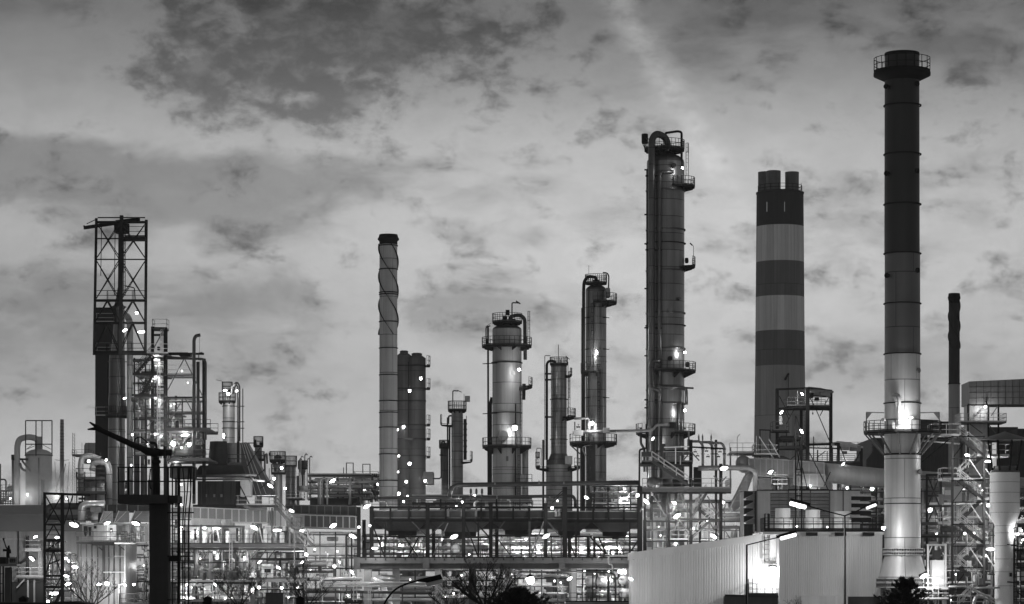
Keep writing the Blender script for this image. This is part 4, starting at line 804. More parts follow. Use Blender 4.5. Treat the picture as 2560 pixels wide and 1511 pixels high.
# things on the lit walkway
for i, x in enumerate((449, 480, 494, 512, 520, 541, 570, 584, 598, 616, 632, 648, 663, 676, 690, 705, 718, 730)):
    kind = i % 6
    if kind in (0, 3): t.turn('pot', ('vessel_paint', 'white_paint', 'pipe_silver')[i % 3], x, [(1322 + i % 4 * 3, 5), (1325 + i % 4*3, 6 + i % 3), (1358, 6 + i % 3)], 1.2, 16)
    elif kind == 1: t.box('cabinet', ('white_paint', 'panel_pale')[i % 2], x - 5, 1326 + i % 5, x + 5, 1349, 1.6, 2.4)
    elif kind == 2: t.pipe('pipe_silver', [(x, 1360, 1), (x, 1318, 1)], 2.4); t.valve(x, 1340, .4, 4, 'pipe_grey')
    elif kind == 4: t.pipe('panel_dark', [(x, 1360, .6), (x + 2, 1335, .6), (x + 9, 1330, .6), (x + 10, 1360, .6)], 2.6, 'pipe', 6)
    else: t.bar('strut', 'galvanised', (x, 1318, 1), (x + 9, 1360, 1), 2.6)
rn = random.Random(5); x = 436
while x < 742: w_ = rn.uniform(5, 20); t.box('back_panel', rn.choice(('white_paint', 'panel_pale', 'panel', 'panel_dark', 'steel_dark', 'white_paint')), x, 1318 + rn.uniform(0, 10), x + w_ - rn.uniform(0, 4), 1360 - rn.uniform(0, 10), 3.4 + rn.uniform(0, .6), 4.2); x += w_
for x in (455, 500, 530, 600, 640, 660, 700): t.bar('stud', 'steel_mid', (x, 1316, 3.3), (x, 1360, 3.3), 3)
# ground floor doors and rooms under it
t.box('doorway_wall', 'white_paint', 482, 1456, 524, gy(D), .8, 1.2); b = t.box('doorway', 'black', 484, 1466, 511, 1560, .6, .78); t.box('pump', 'panel_pale', 498, 1477, 508, 1500, .2, .55, b); t.turn('pipe', 'panel_pale', 497, [(1466, 3), (1480, 3)], .3, 10, b)
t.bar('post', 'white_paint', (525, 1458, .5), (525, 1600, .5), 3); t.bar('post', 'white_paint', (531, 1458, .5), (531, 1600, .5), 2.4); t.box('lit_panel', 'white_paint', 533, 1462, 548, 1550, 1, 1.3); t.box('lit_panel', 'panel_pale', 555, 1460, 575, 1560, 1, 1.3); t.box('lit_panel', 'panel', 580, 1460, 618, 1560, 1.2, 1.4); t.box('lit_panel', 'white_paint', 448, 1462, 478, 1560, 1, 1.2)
for i, x in enumerate((447, 462, 470, 478, 535, 552, 600, 612)): t.pipe(('pipe_dark', 'galvanised')[i % 2], [(x, 1462, .2), (x, 1600, .2)], 1.8)
t.walkway(440, 622, 1502, -2.4, 0, th=3, sides='f')
# dark hopper house with inclined conveyor
D = 316.0
t = T('hopper_house', 'dark rusty plant house with a tapered hopper on its roof and pipes along its eave', 'plant building', 545, D)
t.box('walls', 'panel_dark', 494, 1203, 600, 1275, 0, 8)
for x in (504, 523, 542, 560, 580, 594): t.bar('rib', 'steel', (x, 1204, -.1), (x, 1262, -.1), 2)
for x in (512, 533, 551): t.box('hatch', 'panel', x, 1236, x + 5, 1243, -.2, -.02)
P = [t.p((482, 1190, -.8)), t.p((615, 1190, -.8)), t.p((606, 1164, 1)), t.p((500, 1164, 1))]
t.part('roof', 'panel_dark', MB().prism(P, (0, 6, 0))); t.turn('hopper', 'panel_dark', 546, [(1104, 21), (1164, 26)], 3, 4); t.turn('pot', 'clad_pale', 583, [(1108, 17), (1118, 20), (1164, 20)], 4.5, 24); t.box('frame', 'steel_dark', 592, 1104, 597, 1165, 2, 3)
t.pipe('panel', [(482, 1191, -2), (642, 1188, -2)], 3, 'eave_pipe'); t.pipe('panel', [(484, 1199, -2.4), (624, 1198, -2.4), (628, 1206, -2.4)], 2.6, 'eave_pipe', 6); t.pipe('pipe_silver', [(630, 1196, -2.2), (634, 1201, -2.2), (662, 1203, -2.2)], 2.6, 'eave_pipe', 5)
t.walkway(590, 690, 1263, -3, 0, th=4, mat='steel', rmat='galvanised'); t.box('door_panel', 'panel_pale', 601, 1200, 626, 1242, -.5, 2); t.bar('brace', 'steel_dark', (600, 1215, -2), (624, 1262, -2), 3); t.walkway(568, 616, 1160, -1, 0, sides='f')
t.box('base', 'black', 482, 1262, 640, 1268, -1.5, 6)
t2 = T('conveyor_gallery', 'steep inclined covered conveyor leaning down to the right from the hopper house', 'conveyor', 640, 322, 1260)
P = [t2.p((596, 1108, 0)), t2.p((616, 1106, 0)), t2.p((682, 1226, 0)), t2.p((676, 1242, 0)), t2.p((628, 1238, 0)), t2.p((604, 1170, 0))]
t2.part('casing', 'steel_mid', MB().prism(P, (0, 4, 0)))
for f in (.12, .4, .68): a, b = (602 + 18*f, 1108), (634 + 46*f, 1236); t2.bar('rail', 'panel_pale', (*a, -.15), (*b, -.15), 1.6)
for a, b in (((618, 1166), (650, 1120)), ((636, 1196), (664, 1172)), ((650, 1222), (678, 1200))): t2.bar('strut', 'panel_dark', (*a, -.3), (*b, -.3), 2.4)
# stair down from the hopper house
D = 288.0
t = T('steel_stair', 'open steel stair in two flights, from the hopper house walkway down to the lit platform', 'stairs', 735, D, 1366)
t.stair((688, 1266, 0), (734, 1318, 0), tmat='galvanised', rmat='steel_mid'); t.walkway(728, 752, 1319, -.2, 1.3, th=3); t.stair((740, 1322, 0), (784, 1366, 0), rmat='steel_mid'); t.bar('post', 'steel_mid', (724, 1366, .4), (724, 1324, .4), 4); t.beam('post', 'steel_mid', (736, 1420, .4), (736, 1322, .4), 3); t.bar('brace', 'steel_mid', (742, 1336, .3), (768, 1368, .3), 2.4)
# far vessels left of the straked chimney
D = 400.0
t = T('process_vessel', 'far mushroom-topped vessel with a wide round gallery, right of the conveyor', 'vessel', 695, D)
t.dish('dome', 'clad_dark', 695, 1146, 10, 9); t.turn('neck', 'clad_pale', 694, [(1145, 8), (1180, 9)], 0, 20); t.platform(694, 1152, 9, 20, br=True, brace=5, th=4, h=1.3); t.turn('lower_shell', 'panel', 695, [(1182, 11), (gy(D), 12)], 0, 20); t.platform(696, 1184, 11, 18, br=False, th=3, h=1.3); t.bar('brace', 'steel_dark', (680, 1156, -.6), (690, 1180, -.6), 1.6)
t = T('process_vessel', 'far cylindrical vessel with a crown of fittings, beside the mushroom-topped one', 'vessel', 727, 410)
t.turn('shell', 'clad', 727, [(1166, 13), (gy(410), 14)], 0, 24); t.platform(727, 1166, 6, 15, br=False, th=3, h=1.5, mat='steel_mid'); t.walkway(715, 755, 1246, -3, 3, th=3, rmat='galvanised')
for y in (1180, 1195, 1212, 1228): t.ring(727, y, 13.2, .6, 1, mat='clad_dark')
t = T('process_column', 'small far column crowded with fittings, just above the conveyor', 'column', 646, 405)
t.turn('shell', 'panel', 646, [(1116, 9), (gy(405), 9)], 0, 20); t.platform(646, 1116, 4, 12, br=False, th=3, h=1.4); t.platform(646, 1150, 9, 15, br=False, th=3, h=1.2); t.pipe('pipe_grey', [(662, 1190, 0), (662, 1140, 0), (667, 1134, 0), (668, 1160, 0)], 2.4, 'pipe', 4); t.pipe('pipe_grey', [(618, 1108, 0), (640, 1108, 0)], 1.4); t.turn('fitting', 'panel_dark', 638, [(1100, 3), (1116, 5)], 0, 10); t.turn('fitting', 'panel_dark', 652, [(1106, 4), (1116, 4)], 0, 10); t.bar('mast', 'steel_mid', (673, 1290, 0), (673, 1171, 0), 1.4); t.box('flag_plate', 'steel', 672, 1132, 676, 1140, 0, .1)
t = T('process_vessel', 'far pair of slim columns with many pipes and a small knob-like drum', 'vessel', 755, 425)
t.turn('shell', 'clad_dark', 757, [(1152, 8), (1180, 8), (1188, 3), (1230, 3)], 0, 18); t.turn('shell', 'panel', 745, [(1190, 4), (gy(425), 4)], 0, 14)
for i, x in enumerate((748, 752, 762, 768, 774)): t.pipe(('panel', 'galvanised')[i % 2], [(x, 1250, i - 2), (x, 1152 - 6*(i % 3), i - 2), (x + 3, 1146 - 6*(i % 3), i - 2), (x + 7, 1150 - 6*(i % 3), i - 2)], 1.3, 'pipe', 3)
t.platform(757, 1172, 8, 12, br=False, th=2, h=1.2)
t.endon(752, 1222, 8, 6, -2, .5, 'vessel_paint')
# ---------------------------------------------------------------- centre: air cooler bank on its concrete table
D = 300.0
t = T('concrete_table', 'long dark concrete table frame that carries the air cooler, on pale square columns', 'concrete frame', 1235, D)
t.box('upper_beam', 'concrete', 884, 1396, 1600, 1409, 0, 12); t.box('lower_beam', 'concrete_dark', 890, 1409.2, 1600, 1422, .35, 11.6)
for x in (1065, 1405): t.box('pilaster', 'concrete', x - 8, 1395, x + 8, 1422, -.12, .3)
t.box('end_block', 'concrete', 884, 1394, 900, 1424, -.15, .4)
for x, d in ((919, .5), (990, 2), (1096, .5), (1270, 1), (1434, .5), (1575, 1)):
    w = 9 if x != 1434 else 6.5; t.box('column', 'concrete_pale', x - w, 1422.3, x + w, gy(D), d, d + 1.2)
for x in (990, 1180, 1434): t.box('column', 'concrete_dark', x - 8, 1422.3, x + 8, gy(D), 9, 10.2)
t.part('railing', 'steel_dark', MB().rail([t.p((886, 1396, .1)), t.p((1600, 1396, .1))], .98, t.k(24.6), .06))
for i in range(29): t.bar('post_foot', 'steel_dark', (890 + 24.6*i, 1396, -.05), (890 + 24.6*i, 1401, -.05), 2.4)
t = T('air_cooler', 'long bank of dark air cooler bundles raised on steel legs with tent-like fan hoods underneath', 'air cooler', 1235, D, 1396)
for x, w, y0 in ((897, 9, 1268), (929, 10, 1266), (1069, 10, 1260), (1159, 9, 1240), (1227, 9, 1258), (1364, 9, 1258), (1412, 12, 1218), (1600, 12, 1216)):
    t.beam('column', 'steel_dark', (x, 1395, .6), (x, y0, .6), w)
for x in (910, 1084, 1242, 1424, 1612): t.beam('column', 'steel_dark', (x, 1395, 9), (x, 1300, 9), 9)
for x0, x1, yo in ((930, 1068, 0), (1072, 1157, 0), (1163, 1363, 0), (1368, 1598, 2)):
    b = t.box('bundle', 'panel_dark', x0, 1278 + yo, x1, 1299 + yo, 1.2, 10); t.beam('frame', 'steel_dark', (x0, 1302 + yo, .9), (x1, 1302 + yo, .9), 6, parent=b); t.bar('rail', 'steel_mid', (x0, 1295 + yo, 1.0), (x1, 1295 + yo, 1.0), 1.6, parent=b)
    t.beam('top_beam', 'steel_dark', (x0, 1269 + yo*.3, .8), (x1, 1269 + yo*.3, .8), 5, parent=b)
    n = max(1, int((x1 - x0) / 36))
    for i in range(1, n): x = x0 + (x1 - x0)*i/n; t.beam('stiffener', 'steel_dark', (x, 1300 + yo, .95), (x, 1266, .95), 5, parent=b)
    t.part('railing', 'steel_dark', MB().rail([t.p((x0, 1270, 1.4)), t.p((x1, 1270, 1.4))], .75, 1.6, .05, toe=False), b)
    t.box('header_box', 'galvanised', x0 + 3, 1275.5 + yo, x1 - 3, 1278 + yo, 2, 9, b)
for x0, x1, xa, xb, yb in ((935, 1066, 968, 1040, 1340), (1074, 1224, 1110, 1190, 1342), (1230, 1362, 1262, 1330, 1338), (1370, 1480, 1396, 1452, 1340), (1482, 1597, 1508, 1570, 1342)):
    A = [t.p((x0, 1305, 1.4)), t.p((x1, 1305, 1.4)), t.p((x1, 1305, 1.4)), t.p((x0, 1305, 1.4))]; A[2].y = A[3].y = D + 9.5
    B = [t.p((xa, yb - 12, 3)), t.p((xb, yb - 12, 3)), t.p((xb, yb - 12, 3)), t.p((xa, yb - 12, 3))]; B[2].y = B[3].y = D + 8
    h = t.part('fan_hood', 'panel_dark', MB().add(A + B, [(0,1,5,4),(1,2,6,5),(2,3,7,6),(3,0,4,7)]))
    c = (B[0] + B[2]) / 2; k = t.k((xb - xa) / 2); t.part('fan_ring', 'steel_dark', MB().lathe(c, [(k, B[0].z - .45), (k * 1.02, B[0].z + .05)], 28), h); t.box('motor', 'black', (xa+xb)/2 - 8, yb - 6, (xa+xb)/2 + 8, yb + 6, 4.5, 6, h); t.beam('motor_beam', 'steel_dark', (x0, yb + 2, 4.3), (x1, yb + 2, 4.3), 4, parent=h)
t.box('plenum', 'panel_dark', 932, 1304.5, 1598, 1322, 4.2, 9)
for a, b, w, m in (((929, 1306), (962, 1394), 3.6, 'steel_dark'), ((964, 1306), (962, 1394), 4.4, 'steel_dark'), ((1069, 1345), (1110, 1306), 2.4, 'steel'), ((1082, 1392), (1120, 1308), 2.6, 'steel_mid'), ((1030, 1305), (1066, 1340), 2.4, 'steel'),
                   ((1162, 1306), (1196, 1394), 3.6, 'steel_dark'), ((1196, 1306), (1196, 1394), 4.6, 'steel_dark'), ((1186, 1304), (1226, 1346), 3.6, 'steel_dark'), ((1228, 1345), (1262, 1304), 2.4, 'steel'), ((1324, 1394), (1324, 1304), 5, 'steel'), ((1326, 1394), (1360, 1304), 4, 'steel_mid'), ((1368, 1304), (1404, 1346), 3, 'steel'), ((1242, 1345), (1280, 1394), 3, 'steel'),
                   ((1440, 1302), (1440, 1394), 5, 'steel_dark'), ((1420, 1346), (1438, 1392), 3, 'steel_dark'), ((1475, 1342), (1514, 1386), 4, 'steel_dark'), ((1496, 1342), (1516, 1386), 3.4, 'steel_dark'), ((1470, 1344), (1470, 1394), 6, 'steel_dark'), ((1486, 1346), (1486, 1394), 6, 'steel_dark'), ((1574, 1394), (1574, 1304), 3.4, 'steel_dark'), ((1578, 1378), (1598, 1346), 4, 'steel_dark'), ((1012, 1344), (1046, 1394), 3, 'steel_dark'), ((1046, 1344), (1020, 1394), 3, 'steel_dark'), ((1384, 1248), (1408, 1226), 2.4, 'steel_dark'), ((1380, 1258), (1408, 1232), 2, 'steel_dark')):
    t.bar('brace', m, (*a, .5), (*b, .5), w)
t.pipe('pipe_dark', [(1123, 1245, 2), (1126, 1222, 2), (1142, 1213, 2), (1596, 1207, 2)], 6, 'header_pipe', 16, 12); t.pipe('pipe_dark', [(926, 1246, 2.5), (1240, 1243, 2.5), (1432, 1240, 2.5), (1438, 1250, 2.5), (1438, 1268, 2.5)], 4, 'header_pipe', 14)
for x in (1236, 1346, 1408): t.turn('pipe_clamp', 'pipe_grey', x, [(1206, 7.4), (1222, 7.4)], 2, 14) if False else t.pipe('pipe_grey', [(x, 1211 + (1142 - x)*.013, 2), (x + 3, 1211 + (1142 - x)*.013, 2)], 6.6, 'pipe_clamp')
for x in (1146, 1241, 1373): t.pipe('pipe_grey', [(x, 1243.6, 2.5), (x + 3, 1243.6, 2.5)], 4.8, 'pipe_clamp')
for i, x in enumerate((1177, 1191, 1205)): t.turn('relief_valve', 'steel', x, [(1222, 2), (1226, 3), (1233, 3), (1236, 1.5), (1252, 1.5)], 2, 10)
t.pipe('galvanised', [(946, 1254, 3), (960, 1254, 3), (966, 1260, 3), (967, 1268, 3)], 2.4, 'pipe', 6); t.pipe('panel_pale', [(1186, 1268, 3), (1187, 1256, 3), (1196, 1252, 3)], 3, 'pipe', 6)
for x in (1120, 1155, 1190, 1390, 1398): t.box('cooler_nozzle', 'steel_mid', x - 3, 1274, x + 3, 1292, .7, 1.1)
t.endon(1138, 1372, 11, 3, 6, .15, 'white_paint'); t.drum(1140, 1222, 1371, 9, 7, 'panel'); t.box('saddle', 'concrete', 1170, 1378, 1180, 1395, 6, 8)
t.pipe('pipe_silver', [(1222, 1360, 6), (1222, 1348, 6), (1230, 1342, 6)], 5, 'pipe', 8); t.turn('insulator', 'white_paint', 1159, [(1322, 1), (1330, 3), (1334, 1)], 1, 10)
for y in (1379, 1374, 1369): t.pipe('galvanised', [(1352 + (1379-y)*.6, y, 1.5), (1357 + (1379-y)*.6, y - 2, 1.5)], 3, 'spring_support')
def rk(lab, x0, x1, y0, y1, D, seed, **kw):
    t = T('pipe_rack', lab, 'pipe rack', (x0 + x1)/2, D, y1, 'pipe racks between the units'); rack(t, x0, x1, y0, y1, seed, **kw); return t
rk('brightly lit pipe rack behind the legs of the air cooler, under its left half', 905, 1230, 1340, 1400, 325, 11, levels=4, cols=9, pipes=3, verts=46, kit=34, dark=.3)
rk('brightly lit pipe rack behind the legs of the air cooler, under its right half', 1230, 1600, 1335, 1400, 327, 12, levels=5, cols=11, pipes=3, verts=60, kit=44, dark=.25)
rk('dim pipe rack under the concrete table, between its first and third columns', 930, 1240, 1425, 1560, 318, 13, levels=6, cols=4, pipes=5, verts=13, kit=9, dark=.7)
rk('pipe rack under the concrete table, behind the big starry lamp', 1240, 1420, 1425, 1560, 320, 14, levels=7, cols=5, pipes=5, verts=23, kit=16, dark=.5)
rk('bright tangle of pipes behind the lettered exchanger drums', 1440, 1590, 1424, 1560, 316, 15, levels=7, cols=4, pipes=5, verts=30, kit=22, dark=.25)
rk('pipe rack with bright fittings below the steel stair, right of the long furnace', 625, 760, 1380, 1560, 305, 16, levels=8, cols=4, pipes=4, verts=27, kit=28, dark=.45)
rk('pipe rack with shiny pipes between the steel stair and the concrete table', 755, 900, 1330, 1560, 306, 17, levels=8, cols=4, pipes=4, verts=23, kit=22, dark=.4)
rk('far pipe rack with tall loops above the dark ribbed ducts', 770, 930, 1190, 1262, 400, 18, levels=5, cols=5, pipes=5, verts=23, kit=19, dark=.3, depth=8)
rk('pipework inside the foot of the lattice pylon', 112, 192, 1385, 1560, 278, 19, levels=8, cols=3, pipes=3, verts=13, kit=12, dark=.5)
rk('pipework between the furnace box and the black monitor tower', 316, 372, 1362, 1560, 300, 20, levels=7, cols=3, pipes=4, verts=17, kit=12, dark=.4)
rk('pipe rack behind the zigzag stair tower', 2300, 2480, 1190, 1520, 300, 21, levels=10, cols=5, pipes=5, verts=30, kit=28, dark=.6)
rk('brightly lit pipework at the lower right edge behind the hooded stack', 2470, 2620, 1240, 1560, 285, 22, levels=10, cols=5, pipes=4, verts=30, kit=25, dark=.35)
rk('pipework between the tallest column and the turbine house', 1610, 1900, 1250, 1420, 322, 23, levels=7, cols=6, pipes=4, verts=27, kit=25, dark=.4)
rk('low lit pipework right of the turbine house, behind the tall smokestack', 2090, 2210, 1205, 1330, 320, 24, levels=6, cols=4, pipes=4, verts=23, kit=19, dark=.3)
rk('hazy skyline pipework between the mushroom-topped vessel and the straked chimney', 880, 952, 1190, 1255, 450, 25, levels=6, cols=4, pipes=4, verts=17, kit=12, dark=.6, depth=8)
rk('skyline pipework at the foot of the thick reactor column', 196, 330, 1205, 1275, 345, 26, levels=5, cols=5, pipes=4, verts=17, kit=12, dark=.5)
rk('pipework in front of the short columns, above the air cooler', 1030, 1330, 1244, 1290, 318, 27, levels=4, cols=6, pipes=4, verts=23, kit=22, dark=.4)
rk('pipework behind the steamy gap above the air cooler, left of the tallest column', 1480, 1600, 1215, 1290, 335, 28, levels=5, cols=4, pipes=4, verts=20, kit=16, dark=.3)
# tall frames of the far skyline
t = T('portal_frame', 'pale goalpost-like steel frames on the far skyline left of the straked chimney', 'steel frame', 900, 440)
for x in (866, 883, 907, 925): t.bar('post', 'steel_mid', (x, 1250, 0), (x, 1158 if x < 890 else 1161, 0), 2.4)
for x0, x1, y in ((866, 883, 1158), (907, 925, 1161)): t.bar('crossbar', 'steel_mid', (x0 - 1, y, 0), (x1 + 1, y, 0), 2)
t.bar('post', 'steel_mid', (859, 1250, 0), (859, 1169, 0), 2); t.walkway(884, 945, 1196, 0, 5, th=4, mat='steel'); 
for i in range(12): t.turn('drum', 'panel_dark', 886 + 5*i, [(1184, 2.2), (1195, 2.2)], 2, 8)
t = T('pipe_bridge', 'row of upright pipe loops and a shiny overhead pipe, above the dark ribbed ducts', 'pipework', 830, 385, 1265)
for i, x in enumerate((796, 801, 806, 818)): t.pipe(('panel', 'galvanised')[i % 2], [(x, 1262, 0), (x, 1202, 0), (x + 5, 1197, 0), (x + 14, 1197, 0)], 2.2, 'pipe', 5)
t.pipe('clad_pale', [(820, 1208, 1), (960, 1205, 1)], 3.4); t.pipe('clad_pale', [(824, 1217, 1), (868, 1217, 1), (874, 1222, 1), (874, 1262, 1)], 3, 'pipe', 6); t.drum(828, 866, 1226, 6, 3, 'panel'); t.pipe('pipe_dark', [(897, 1224, 1), (897, 1255, 1), (890, 1262, 1), (884, 1262, 1)], 3.4, 'pipe', 7); t.pipe('panel', [(876, 1262, -1), (876, 1195, -1)], 3); t.box('plinth', 'panel_dark', 775, 1246, 900, 1263, 2, 6); t.walkway(822, 900, 1240, -.5, 2, th=2)
# cylinder vessel and loop pipes near the concrete table
t = T('horizontal_vessel', 'silver horizontal vessel with a bright round end, left of the concrete table', 'vessel', 770, 300)
t.drum(722, 818, 1409, 8, 0, 'clad_pale'); t.drum(800, 820, 1434, 7, 0, 'vessel_paint')
for x in (738, 795): t.box('saddle', 'steel', x, 1416, x + 8, 1430, -.4, .6)
t.walkway(720, 830, 1430, -.8, 2, th=3)
t = T('pipe_loop', 'thick silver pipes with an expansion loop that pass under the concrete table', 'pipework', 880, 296)
t.pipe('pipe_silver', [(800, 1460, 0), (806, 1447, 0), (905, 1447, 0)], 4.6, 'pipe', 6, 12); t.pipe('pipe_silver', [(800, 1459, -.6), (1080, 1459, -.6)], 4.4); t.pipe('galvanised', [(810, 1466, -.4), (1080, 1466, -.4)], 2.6); t.pipe('pipe_silver', [(985, 1446, 6), (945, 1446, 5), (930, 1448, 4), (958, 1460, 4), (961, 1480, 4), (966, 1500, 4)], 8, 'elbow_pipe', 14, 16); t.pipe('clad_pale', [(880, 1500, 1), (1080, 1500, 1)], 4); t.pipe('pipe_dark', [(800, 1480, 0), (1080, 1482, 0)], 3.6)
for i, x in enumerate((866, 1006)): t.beam('post', 'steel', (x, 1560, -.8), (x, 1464, -.8), 4)
t.beam('sleeper_beam', 'steel_mid', (806, 1470, -.8), (905, 1470, -.8), 5)
t = T('access_platform', 'small railed platform with a tall ladder, before the left end of the concrete table', 'platform', 885, 288)
t.walkway(862, 905, 1504, 0, 1.6, th=5, mat='steel_dark', rmat='silhouette', step=36, h=1.0); t.ladder(888, 1425, 1504, -.1, 8, False, 'galvanised'); t.ladder(923, 1474, 1520, 2, 5, False, 'galvanised')
for x in (866, 900): t.beam('leg', 'steel_dark', (x, gy(288), .8), (x, 1508, .8), 4)
# lettered exchanger drums
D = 300.0
t = T('exchanger_stand', 'steel stand with a railed deck under the lettered exchanger drums', 'steel stand', 1510, 298)
t.walkway(1415, 1582, 1506, -1.5, 8, th=6, mat='steel_mid', rmat='steel_dark', sides='f', step=27, h=.98)
t.beam('column', 'steel_dark', (1521, 1600, 1), (1521, 1424, 1), 6.5); t.beam('column', 'steel_dark', (1482, 1510, -.6), (1482, 1433, -.6), 3); t.pipe('pipe_dark', [(1300, 1430, -.9), (1525, 1432, -.9), (1537, 1436, -.9), (1539, 1450, -.9), (1539, 1506, -.9)], 2.4, 'pipe', 8); t.pipe('panel_pale', [(1600, 1391, -.9), (1525, 1390, -.9), (1521, 1394, -.9), (1522, 1410, -.9), (1531, 1413, -.9), (1531, 1433, -.9)], 1.8, 'pipe', 4)
t.beam('column', 'steel_mid', (1426, 1600, 2), (1426, 1424, 2), 5); t.pipe('galvanised', [(1459, 1506, .4), (1459, 1470, .4), (1464, 1464, .4)], 2, 'pipe', 4); t.pipe('pipe_dark', [(1496, 1436, -.4), (1490, 1446, -.4), (1490, 1462, -.4), (1494, 1470, -.4)], 2, 'pipe', 5); t.pipe('panel', [(1528, 1436, -.4), (1528, 1462, -.4), (1524, 1468, -.4)], 2, 'pipe', 4)
for x in (1498, 1513, 1528): t.valve(x, 1476, -.6, 4, 'pipe_grey')
t.pipe('pipe_silver', [(1492, 1484, -.8), (1508, 1490, -.8)], 3, 'strainer')
for i, (x, y, r, L, sk, m, tx, dd) in enumerate(((1472, 1454, 13.5, 4.5, .55, 'panel', 'E-1501', 0), (1472, 1484, 10.5, 4.5, .55, 'panel_dark', 'E-1502', -.2), (1556, 1451, 11.5, 4.5, .3, 'vessel_paint', 'E-1504', 0), (1556, 1484, 12.5, 3.5, .9, 'vessel_paint', 'E-1503', -.2))):
    t = T('exchanger_drum', ('grey exchanger drum end with mirrored lettering, upper of the pair near the pale concrete column', 'darker exchanger drum end behind the railing, lower of the pair near the pale concrete column', 'pale exchanger drum end with mirrored lettering, upper of the pair beside the white building', 'pale exchanger drum turned to show its side, behind the railing beside the white building')[i], 'exchanger', x, D + dd, y + r, 'lettered exchanger drums')
    o = t.endon(x, y, r, L, 0, sk, m, 'shell'); t.part('flange', 'steel_mid', MB().tube([t.p((x, y, 1.4)) + Vector((sk*1.2, 0, 0)), t.p((x, y, 1.6)) + Vector((sk*1.35, 0, 0))], t.k(r + 1.2), 24)); text(tx, x, y - 2, D + dd - .03, 6.5, 'letter', t.root, t.O)
    for q in (-.5, .5): c = t.p((x + q*r, y + r*.8, .8)); t.part('saddle', 'steel', MB().box((c.x - .12, c.y, c.z - .45), (c.x + .12, c.y + .4, c.z + .2)))
# small sign boards and cabins left of centre
t = T('number_board', 'small white board with dark figures on the railing below the long furnace', 'sign', 631, 286, 1443)
t.box('board', 'sign_white', 622, 1433, 641, 1443, 0, .06); text('8', 625.5, 1438, 285.97, 9, 'letter', t.root, t.O); text('/', 637.5, 1438, 285.97, 9, 'letter', t.root, t.O, False); t.beam('post', 'steel_mid', (631, 1500, .3), (631, 1443, .3), 2)
t = T('operator_cabin', 'small white cabin with one dark window above the pipe rack, right of the long furnace', 'cabin', 667, 295, 1448)
t.box('body', 'white_paint', 654, 1411, 678, 1448, 0, 2.4); t.box('roof', 'panel', 652, 1417, 679, 1419, -.15, 2.5); t.box('window', 'black', 661, 1422, 677, 1432, -.05, -.01)
t.walkway(620, 760, 1448, -1.5, 2.6, th=8, mat='steel_mid', sides='f', rmat='steel'); t.beam('beam', 'steel_dark', (618, 1398, -1), (762, 1398, -1), 5)
for x in (622, 700, 758): t.beam('column', 'steel_dark', (x, 1560, -1), (x, 1398, -1), 4)
for i, (x0, x1, m) in enumerate(((664, 708, 'panel_dark'),)):
    t = T('storage_tank', 'dark rectangular tank at the bottom, behind the bare tree', 'tank', 686, 280); t.box('body', m, x0, 1484, x1, 1560, 0, 2.5); t.box('lid', 'steel_dark', x0 - 1, 1482, x1 + 1, 1484, -.1, 2.6)
# ---------------------------------------------------------------- platform structure beside the tallest column
D = 300.0
t = T('steel_structure', 'dark steel platform structure with four goosenecked pipes, at the foot of the tallest column', 'steel structure', 1710, D)
for x, y0, w in ((1598, 1216, 10), (1672, 1231, 7), (1727, 1100, 8), (1802, 1160, 8)): t.beam('column', 'steel_dark', (x, 1560, .6), (x, y0, .6), w)
for x, y0 in ((1612, 1216), (1690, 1160), (1750, 1180), (1790, 1100)): t.beam('column', 'steel_dark', (x, 1560, 7), (x, y0, 7), 6)
t.walkway(1606, 1828, 1221, 0, 8, th=9, mat='steel', rmat='steel_mid', sides='fr', step=26); t.beam('beam', 'steel', (1672, 1298, .4), (1802, 1300, .4), 5); t.beam('beam', 'steel_dark', (1600, 1232, .8), (1828, 1232, .8), 5)
t.walkway(1604, 1732, 1155, .4, 7, th=6, mat='steel_dark', rmat='steel_mid', sides='f', step=30); t.box('parapet', 'steel', 1604, 1131, 1631, 1141, -.2, .2); t.beam('beam', 'steel_dark', (1727, 1118, .8), (1808, 1122, .8), 4); t.beam('beam', 'steel_dark', (1640, 1128, .8), (1727, 1126, .8), 3)
for a, b in (((1630, 1234), (1668, 1296)), ((1676, 1296), (1698, 1234)), ((1702, 1234), (1724, 1296)), ((1730, 1296), (1762, 1234)), ((1768, 1240), (1800, 1296)), ((1676, 1340), (1698, 1302)), ((1702, 1304), (1724, 1342)), ((1732, 1344), (1776, 1302)), ((1774, 1306), (1798, 1344)), ((1600, 1280), (1630, 1236)), ((1800, 1210), (1816, 1192)), ((1798, 1204), (1784, 1190)), ((1728, 1130), (1748, 1152)), ((1726, 1130), (1708, 1152)), ((1806, 1278), (1816, 1260))): t.bar('brace', 'steel_mid', (*a, .2), (*b, .2), 3)
t.stair((1630, 1152, -1.2), (1722, 1214, -1.2), 1.0, tmat='steel_mid', rmat='galvanised')
t.stair((1766, 1234, 2), (1732, 1290, 2)); t.stair((1728, 1346, 2.4), (1778, 1300, 2.4), rmat='galvanised'); t.stair((1786, 1304, 3.4), (1740, 1268, 3.4)); t.walkway(1672, 1730, 1276, 2, 4, th=5, mat='steel_dark', sides='f'); t.walkway(1676, 1720, 1350, 1, 4, th=4, mat='steel_dark', sides='f', rmat='galvanised')
for x, y0, dd in ((1757, 1104, 1.2), (1781, 1106, 2.2), (1790, 1106, 3), (1811, 1108, 1.4)): t.pipe('pipe_grey', [(x - 28, y0, dd), (x - 7, y0, dd), (x, y0 + 10, dd), (x, 1170, dd)], 3.4, 'gooseneck_pipe', 10, 12)
for x in (1757, 1781, 1790, 1811):
    for y in (1122, 1134): t.pipe('steel_dark', [(x, y, 1.4), (x, y + 2.4, 1.4)], 4.6, 'flange')
